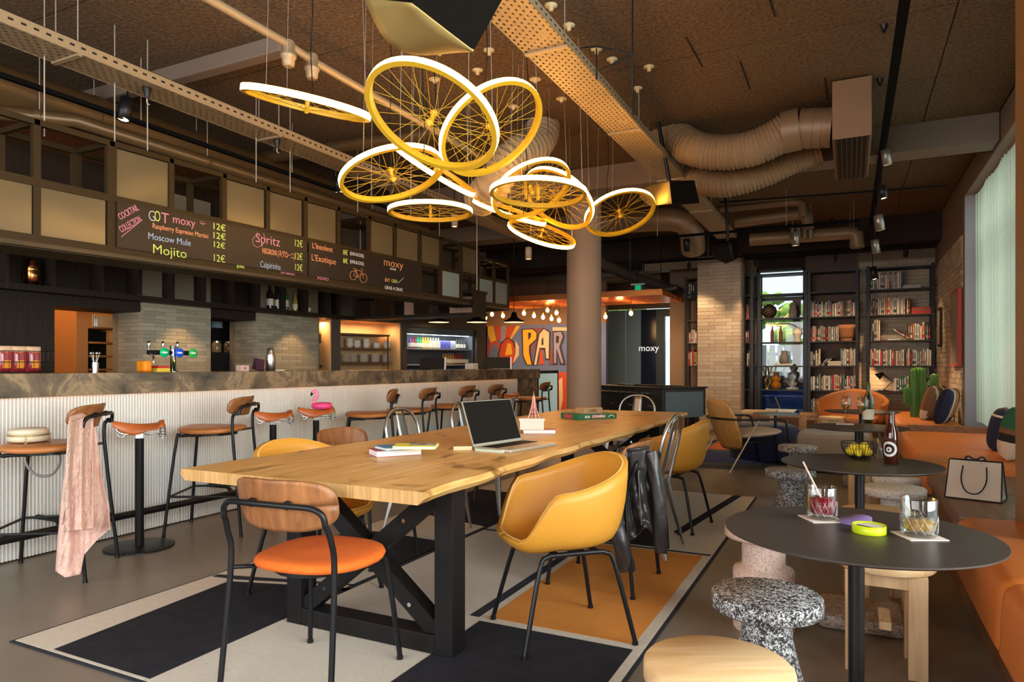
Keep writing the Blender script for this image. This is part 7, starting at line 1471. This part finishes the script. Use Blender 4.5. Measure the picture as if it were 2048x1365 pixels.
# coffee niche
cn = bpy.data.objects.new('coffee_station', None); SC.collection.objects.link(cn); cn.matrix_world = NM; cn['label'] = 'dark coffee machine with cups on top in the narrow lit niche'; cn['category'] = 'coffee machine'
B().box((u(640), 0.15, nz(690)), (u(655), 0.38, nz(672)), bev=0.01).build('body', BLK, cn); B().box((u(640), 0.14, nz(735)), (u(656), 0.4, nz(731))).build('drip_tray', BLK, cn)
for i in range(3): B().lathe([(0.022, 0), (0.024, 0.12), (0.018, 0.2)], 12, 0, (u(642 + i * 5.5), 0.2, nz(731))).build('column', STEEL, cn)
for i in range(2): B().lathe([(0.028, 0), (0.034, 0.02), (0.036, 0.06)], 14, 0, (u(643.5 + i * 7), 0.22, nz(672))).build('cup', MC['white_china'], cn)
B().add([(u(640), 0.2, nz(655)), (u(655), 0.2, nz(655)), (u(652), 0.2, nz(666)), (u(643), 0.2, nz(666)), (u(640), 0.32, nz(655)), (u(655), 0.32, nz(655)), (u(652), 0.32, nz(666)), (u(643), 0.32, nz(666))], [(0, 1, 2, 3), (4, 7, 6, 5), (0, 4, 5, 1), (1, 5, 6, 2), (2, 6, 7, 3), (3, 7, 4, 0)]).build('hopper', BLK, cn)
# lower back shelf with frosted cells
LX = -5.95
ly = lambda px: onX(px, 600, LX).y
ls_ = thing('back_bar_shelf', 'dark framed shelf of small frosted cells behind the bar', 'shelf', (LX, 0, 0)); LZ0, LZ1 = 1.825, 2.24
B().box((-0.34, 1.6, LZ0 - 0.05), (0, 7.25, LZ0)).build('shelf_board', DKBR, ls_); B().box((-0.34, 1.6, LZ1), (0, 7.25, LZ1 + 0.03)).build('top_board', DKBR, ls_)
B().box((-0.345, 1.6, LZ0), (-0.33, ly(206), LZ1)).build('back_panel', BLKM, ls_)
for px in (15, 109, 206, 278, 347, 410, 468, 519, 570, 615, 658, 680): B().box((-0.33, ly(px) - 0.014, LZ0), (0, ly(px) + 0.014, LZ1)).build('divider', DKBR, ls_)
for a, b_ in ((21, 107), (208, 275), (281, 344), (472, 516), (572, 612), (618, 655)): B().box((-0.26, ly(a), LZ0 + 0.005), (-0.25, ly(b_), LZ1)).build('frosted_pane', mat('dim_frosted_glass', (0.36, 0.32, 0.25), 0.4), ls_)
rt = thing('return_shelf', 'dark hanging shelf returning across the service gap of the bar', 'shelf', (-5.0, 7.28, 0)); 
for z in (LZ0 - 0.04, 2.06): B().box((-0.95, -0.02, z), (0.9, 0.30, z + 0.035)).build('shelf_board', DKBR, rt)
for x in (-0.95, -0.62, -0.33, 0.0, 0.35, 0.86): B().box((x, -0.02, LZ0), (x + 0.03, 0.28, 2.06)).build('divider', DKBR, rt)
for x in (-0.95, 0.86): B().tube([(x, 0.1, 2.1), (x, 0.1, CEILZ)], 0.006, 6).build('hanger_rod', WIRE, rt)
B().box((-0.30, 0.2, LZ0), (-0.02, 0.21, 2.04)).build('pane', mat('salmon_card', (0.5, 0.3, 0.2)), rt); B().box((0.40, 0.2, LZ0), (0.80, 0.21, 2.04)).build('pane', MC['salmon_card'], rt)
SHK = [(0.045, 0), (0.052, 0.005), (0.060, 0.14), (0.056, 0.16), (0.058, 0.165), (0.040, 0.215), (0.036, 0.225), (0.036, 0.26), (0.02, 0.27), (0, 0.27)]
cs = thing('copper_shaker', 'copper cocktail shaker on the shelf behind the near end of the bar', 'cocktail shaker', (LX - 0.1, onX(63, 560, LX - 0.1).y, LZ0 + 0.001)); B().lathe([(r, z * 0.82) for r, z in SHK], 24).build('cup', mat('copper', (0.65, 0.25, 0.08), 0.2, 1.0), cs)
LIQ = [(0.036, 0), (0.038, 0.01), (0.038, 0.15), (0.03, 0.18), (0.014, 0.21), (0.013, 0.26)]
for px, s_, c, n in ((540, 1.1, (0.02, 0.01, 0.01), 'black'), (556, 1.1, (0.02, 0.012, 0.02), 'very dark'), (570, 1.15, (0.03, 0.16, 0.04), 'green'), (590, 0.85, (0.40, 0.30, 0.05), 'pale yellow'), (604, 0.75, (0.22, 0.05, 0.02), 'red brown'), (618, 0.6, (0.25, 0.20, 0.15), 'small clear')):
    p = Vector((LX - 0.12, onX(px, 600, LX - 0.12).y, LZ0 + 0.001)); m = mat(n.replace(' ', '_') + '_liquor', c, 0.1)
    bottle('liquor_bottle', f'{n} liquor bottle on the shelf under the right menu board', p, m, [(r * s_, z * s_) for r, z in LIQ], None, [(0.0386 * s_, 0.04 * s_, 0.11 * s_, CREAM)], 'liquor bottles on the back shelf', 14)
p = Vector((LX - 0.15, ly(694) - 0.02, LZ0 + 0.001)); bottle('liquor_bottle', 'round patterned liquor bottle, last on the back shelf', p, mat('patterned_glass', (0.10, 0.08, 0.05), 0.15, noise=0.08, nscale=30, col2=(0.5, 0.42, 0.28)), [(0.05, 0), (0.055, 0.01), (0.055, 0.19), (0.03, 0.21), (0.018, 0.22), (0.018, 0.25), (0, 0.25)])
# kitchen behind the first opening
KX = -7.1
ky = lambda px: onX(px, 680, KX).y; kz = lambda py: onX(200, py, KX).z
kc = thing('kitchen_cupboard', 'orange brown kitchen cupboard with open shelves seen behind the bar', 'cupboard', (KX, 0, 0)); OC = mat('orange_cupboard', (0.42, 0.17, 0.05), 0.5)
B().box((-0.45, ky(153), 0), (0, ky(176), 2.3)).build('tall_side', OC, kc); B().box((-0.45, ky(176), kz(658)), (0, ky(248), kz(627))).build('upper_box', OC, kc); B().box((0, ky(184), kz(655)), (0.015, ky(226), kz(630))).build('door', mat('cream_door', (0.60, 0.45, 0.28), 0.5), kc)
B().box((-0.45, ky(178), 0.0), (-0.43, ky(262), kz(658))).build('dark_back', BLKM, kc)
for py in (684, 711, 738): B().box((-0.43, ky(178), kz(py) - 0.02), (0, ky(250), kz(py))).build('shelf', OC, kc)
for i in range(2): B().tube([(0.03, ky(186 + i * 4), kz(654)), (0.03, ky(186 + i * 4), kz(634))], 0.008, 8).build('handle', CHROME, kc)
ks = thing('kitchen_wall_shelf', 'dark wall shelf on the lit kitchen wall behind the bar', 'shelf', (-7.88, 0, 0)); k2 = lambda px: onX(px, 640, -7.8).y; B().box((0, k2(105), onX(130, 642, -7.8).z - 0.05), (0.18, k2(158), onX(130, 642, -7.8).z + 0.02)).build('board', DKBR, ks)
kg = thing('wine_glass', 'wine glass on the dark kitchen shelf behind the bar', 'wine glass', (KX - 0.1, onX(217, 680, KX - 0.1).y, kz(684) + 0.001)); B().lathe([(0.034, 0), (0.006, 0.006), (0.0035, 0.09), (0.034, 0.12), (0.036, 0.15), (0.03, 0.19)], 18, cap=False).build('glass_body', GLS, kg)
# second opening: posters and jars
OX = -6.7
oy = lambda px: onX(px, 680, OX).y; oz = lambda py: onX(450, py, OX).z
s_box('wall_alcove', (OX - 0.25, oy(405), 0), (OX - 0.2, oy(500), 3), BLKM)
for i, (a, b_, c, lab) in enumerate(((424, 443, (0.42, 0.38, 0.40), 'pale poster in the dark alcove behind the bar'), (445, 466, (0.06, 0.20, 0.30), 'blue poster in the dark alcove behind the bar'))):
    tag(B().box((OX - 0.19, oy(a), oz(655)), (OX - 0.18, oy(b_), oz(612))).build('poster', mat(f'poster_{"pale" if i == 0 else "blue"}', c, 0.6, noise=0.1, nscale=6, col2=(0.5, 0.3, 0.4) if i == 0 else (0.3, 0.4, 0.45))), lab, 'poster')
ct = thing('alcove_counter', 'dark counter inside the alcove behind the bar', 'counter', (OX, 0, 0)); B().box((-0.2, oy(410), 0), (0.15, oy(490), oz(706))).build('body', BLKM, ct)
for i, px in enumerate((433, 457)):
    t = thing('storage_jar', f'glass storage jar with metal lid in the alcove, {"left" if i == 0 else "right"} one', 'jar', (OX, oy(px), oz(706) + 0.001)); B().lathe([(0.05, 0), (0.055, 0.01), (0.055, 0.10), (0.045, 0.115)], 18).build('glass_body', mat('jar_contents', (0.20, 0.13, 0.06), 0.2), t); B().lathe([(0.047, 0.115), (0.047, 0.135)], 18).build('lid', STEEL, t)
# ================================================================ ON THE BAR
CX_ = -4.80; CZ = 1.1165
def cp(px, X_=CX_): return Vector((X_, onX(px, 735, X_).y, CZ))
K = lambda px, X_=CX_: (Vector((X_, onX(px, 735, X_).y, 0))).dot(FWD) / F_PX        # metres per pixel there
bk_ = thing('wire_basket', 'black wire basket of crisp packets at the near end of the bar', 'basket', cp(40)); k_ = K(40); y0, y1 = onX(-12, 735, CX_).y - bk_.location.y, onX(86, 735, CX_).y - bk_.location.y
for z in (0.004, 0.07, 0.14): B().tube([(-0.11, y0, z), (0.11, y0, z), (0.11, y1, z), (-0.11, y1, z)], 0.0025, 6, closed=True).build('hoop_wire', BLK, bk_)
for i in range(11): y = y0 + (y1 - y0) * i / 10; B().tube([(0.11, y, 0.14), (0.11, y, 0.004), (-0.11, y, 0.004), (-0.11, y, 0.14)], 0.0015, 5).build('upright_wire', BLK, bk_)
CRP = mat('crisp_packet_red', (0.30, 0.025, 0.03), 0.25, coat=0.6); CRT = mat('crisp_packet_top', (0.62, 0.42, 0.28), 0.3)
CRO = mat('crisp_print', (0.70, 0.26, 0.03), 0.5)
for i, (px, w_) in enumerate(((8, 'nearest'), (36, 'second'), (66, 'third'))):
    p = cp(px, CX_ + 0.02); t = thing('crisp_packet', f'shiny red crisp packet, {w_} in the wire basket', 'crisp packet', p + Vector((0, 0, 0.007)), 0, 'red crisp packets in the wire basket')
    def pk_(u, v, s): X_ = (u - 0.5) * 2; e = (max(0, 1 - abs(X_) ** 4) * max(0, 1 - abs(2 * v - 1) ** 3)) ** 0.6; return (s * 0.035 * e, X_ * 0.048 * (1 - 0.08 * math.sin(v * PI)), v * 0.165)
    q = B()
    for s in (1, -1): q.grid(lambda u, v: pk_(u, v, s), 10, 14)
    q.mi = [1 if (j % 14) > 10 else 0 for j in range(len(q.f))]; q.build('packet', [CRP, CRT], t)
    q = B(); q.grid(lambda u, v: tuple(a + b__ for a, b__ in zip(pk_(0.25 + 0.5 * u, 0.15 + 0.3 * v, 1), (0.001, 0, 0))), 6, 6); q.build('chips_print', CRO, t)
t = thing('utensil_pot', 'metal pot of bar spoons on the bar', 'utensil pot', cp(190)); B().lathe([(0.022, 0), (0.024, 0.07)], 16).build('pot', CHROME, t)
for i in range(4): B().tube([(0.006 * math.cos(i * 1.6), 0.006 * math.sin(i * 1.6), 0.05), (0.02 * math.cos(i * 1.6), 0.03 * math.sin(i * 1.6), 0.13)], 0.003, 6).sphere((0.02 * math.cos(i * 1.6), 0.03 * math.sin(i * 1.6), 0.135), 0.012, 8).build('spoon', STEEL, t)
t = thing('orange_holder', 'rounded orange napkin holder on the bar beside the beer taps', 'holder', cp(288)); B().box((-0.05, -0.035, 0), (0.05, 0.035, 0.085), bev=0.02).build('body', mat('orange_plastic', (0.85, 0.26, 0.01), 0.35), t)
t = thing('card_game_boxes', 'small red and yellow boxes lying on the bar by the beer taps', 'box', cp(319)); B().box((-0.05, -0.055, 0), (0.05, 0.055, 0.028)).build('yellow_box', BM['yellow'], t); B().box((-0.045, -0.045, 0.0285), (0.045, 0.05, 0.048)).build('red_box', BM['red'], t)
t = thing('beer_tap', 'chrome beer tap tower with green and blue round badges', 'beer tap', cp(346)); k_ = K(346)
B().lathe([(0.04, 0), (0.04, 0.006), (0.022, 0.012), (0.022, 0.20), (0.024, 0.205), (0.0, 0.21)], 22).build('column', CHROME, t); L0, L1 = onX(296, 700, CX_).y - t.location.y, onX(392, 700, CX_).y - t.location.y
B().tube([(0.0, L0, 0.15), (0.0, L1, 0.15)], 0.018, 14).build('crossbar', BLK, t)
for px, c in ((328, (0.0, 0.32, 0.12)), (358, (0.01, 0.06, 0.45)), (385, (0.02, 0.30, 0.06))):
    y = onX(px, 700, CX_ + 0.04).y - t.location.y; q = B(); q.m = Matrix.Translation((0.04, y, 0.15)) @ Matrix.Rotation(PI / 2, 4, 'Y'); q.lathe([(0.036, 0), (0.036, 0.012), (0, 0.012)], 28); b_ = q.build('badge', mat('badge_%d' % px, c, 0.3, emit=c, estr=0.35), t)
    q = B(); q.m = Matrix.Translation((0.04, y, 0.15)) @ Matrix.Rotation(PI / 2, 4, 'Y'); q.add([(-0.006, -0.02, 0.0125), (0.006, -0.02, 0.0125), (0.006, 0.02, 0.0125), (-0.006, 0.02, 0.0125)], [(0, 1, 2, 3)]); q.build('badge_mark', WHITE, b_)
for px in (298, 326, 355): y = onX(px, 690, CX_).y - t.location.y; B().lathe([(0.006, 0.15), (0.008, 0.19), (0.014, 0.21), (0.010, 0.235), (0, 0.24)], 12, 0, (0, y, 0)).build('tap_handle', CHROME, t)
B().tube([(0.0, onX(298, 700, CX_).y - t.location.y, 0.14), (0.05, onX(298, 700, CX_).y - t.location.y, 0.12), (0.055, onX(298, 700, CX_).y - t.location.y, 0.07)], 0.008, 8).build('spout', CHROME, t)
t = thing('card_box', 'small pale pink card box on the bar before the second tiled pier', 'box', cp(485)); B().box((-0.03, -0.045, 0), (0.03, 0.045, 0.052)).build('box_body', mat('pale_pink_card', (0.6, 0.42, 0.38), 0.7), t); B().box((0.0301, -0.01, 0.018), (0.0306, 0.012, 0.034)).build('print', MC['red_cover'], t)
t = thing('napkin_stand', 'dark purple napkins in a black wire stand on the bar', 'napkin stand', cp(516)); B().prism([(-0.055, 0.02), (0.05, 0.0), (0.06, 0.10), (-0.03, 0.115)], -0.02, 0.02).build('napkins', mat('dark_purple', (0.05, 0.012, 0.03), 0.8), t, rot=(PI / 2, 0, PI / 2)); B().tube([(0.025, -0.06, 0.08), (0.025, -0.05, 0.01), (0.025, 0.02, 0.004), (0.025, 0.07, 0.02)], 0.003, 6).build('wire_stand', BLK, t)
t = thing('steel_shaker', 'brushed steel cocktail shaker standing on the bar', 'cocktail shaker', cp(541)); B().lathe([(r * 0.8, z * 0.78) for r, z in SHK], 24).build('cup', STEEL, t)
t = thing('bar_strainer', 'pale strainer tool lying on the bar beside the steel shaker', 'tool', cp(558)); B().box((-0.02, -0.06, 0), (0.02, 0.05, 0.012)).build('handle', CREAM, t); B().tube([(0.03 * math.cos(k), 0.08 + 0.03 * math.sin(k), 0.008) for k in range(7)], 0.005, 6, closed=True).build('ring', BRASS, t)
for px0, px1, lab in ((838, 888, 'black till screen facing away on the bar, nearer one'), (966, 1020, 'black till screen facing away near the end of the bar')):
    a, b_ = cp(px0, -4.85), cp(px1, -4.85); t = thing('till_screen', lab, 'screen', a); c = atD(px0, 735, a.dot(FWD)); v_ = RGT * ((px1 - px0) * K(px0, -4.85)); hgt = 24 * K(px0, -4.85)
    P = [Vector((0, 0, 0.012)), v_ + Vector((0, 0, 0.012)), v_ + Vector((0, 0, hgt)) + FWD * 0.04, Vector((0.0, 0, hgt)) + FWD * 0.04 + RGT * 0.02]; q = B(); q.add(P + [p_ + FWD * 0.03 for p_ in P], [(0, 1, 2, 3), (7, 6, 5, 4), (0, 4, 5, 1), (1, 5, 6, 2), (2, 6, 7, 3), (3, 7, 4, 0)]); q.build('monitor', BLK, t)
    B().bar(v_ + Vector((0, 0, 0.0)) - RGT * 0.0 + RGT * 0.014, v_ + Vector((0, 0, hgt)) + FWD * 0.04 + RGT * 0.014, 0.02, 0.03).build('white_edge', WHITE, t); B().box((-0.02, 0.02, 0), (0.08, 0.14, 0.013)).build('foot', BLK, t)
t = thing('receipt_printer', 'small white receipt printer on the bar between the till screens', 'printer', cp(943, -4.9)); B().box((-0.07, -0.07, 0), (0.07, 0.07, 0.085), bev=0.008).build('casing', WHITE, t); B().box((0.071, -0.04, 0.05), (0.0715, 0.04, 0.055)).build('slot', BLKM, t)
# warm spots added to wash the tiled piers, without any fixture
for y, x in ((4.7, -5.9), (6.25, -5.9)): light('SPOT', 'added_pier_spot', (x + 0.12, y, 1.80), 14, (1, 0.62, 0.28), direction=(-0.25, 0, -1), spot=80, rad=0.03)
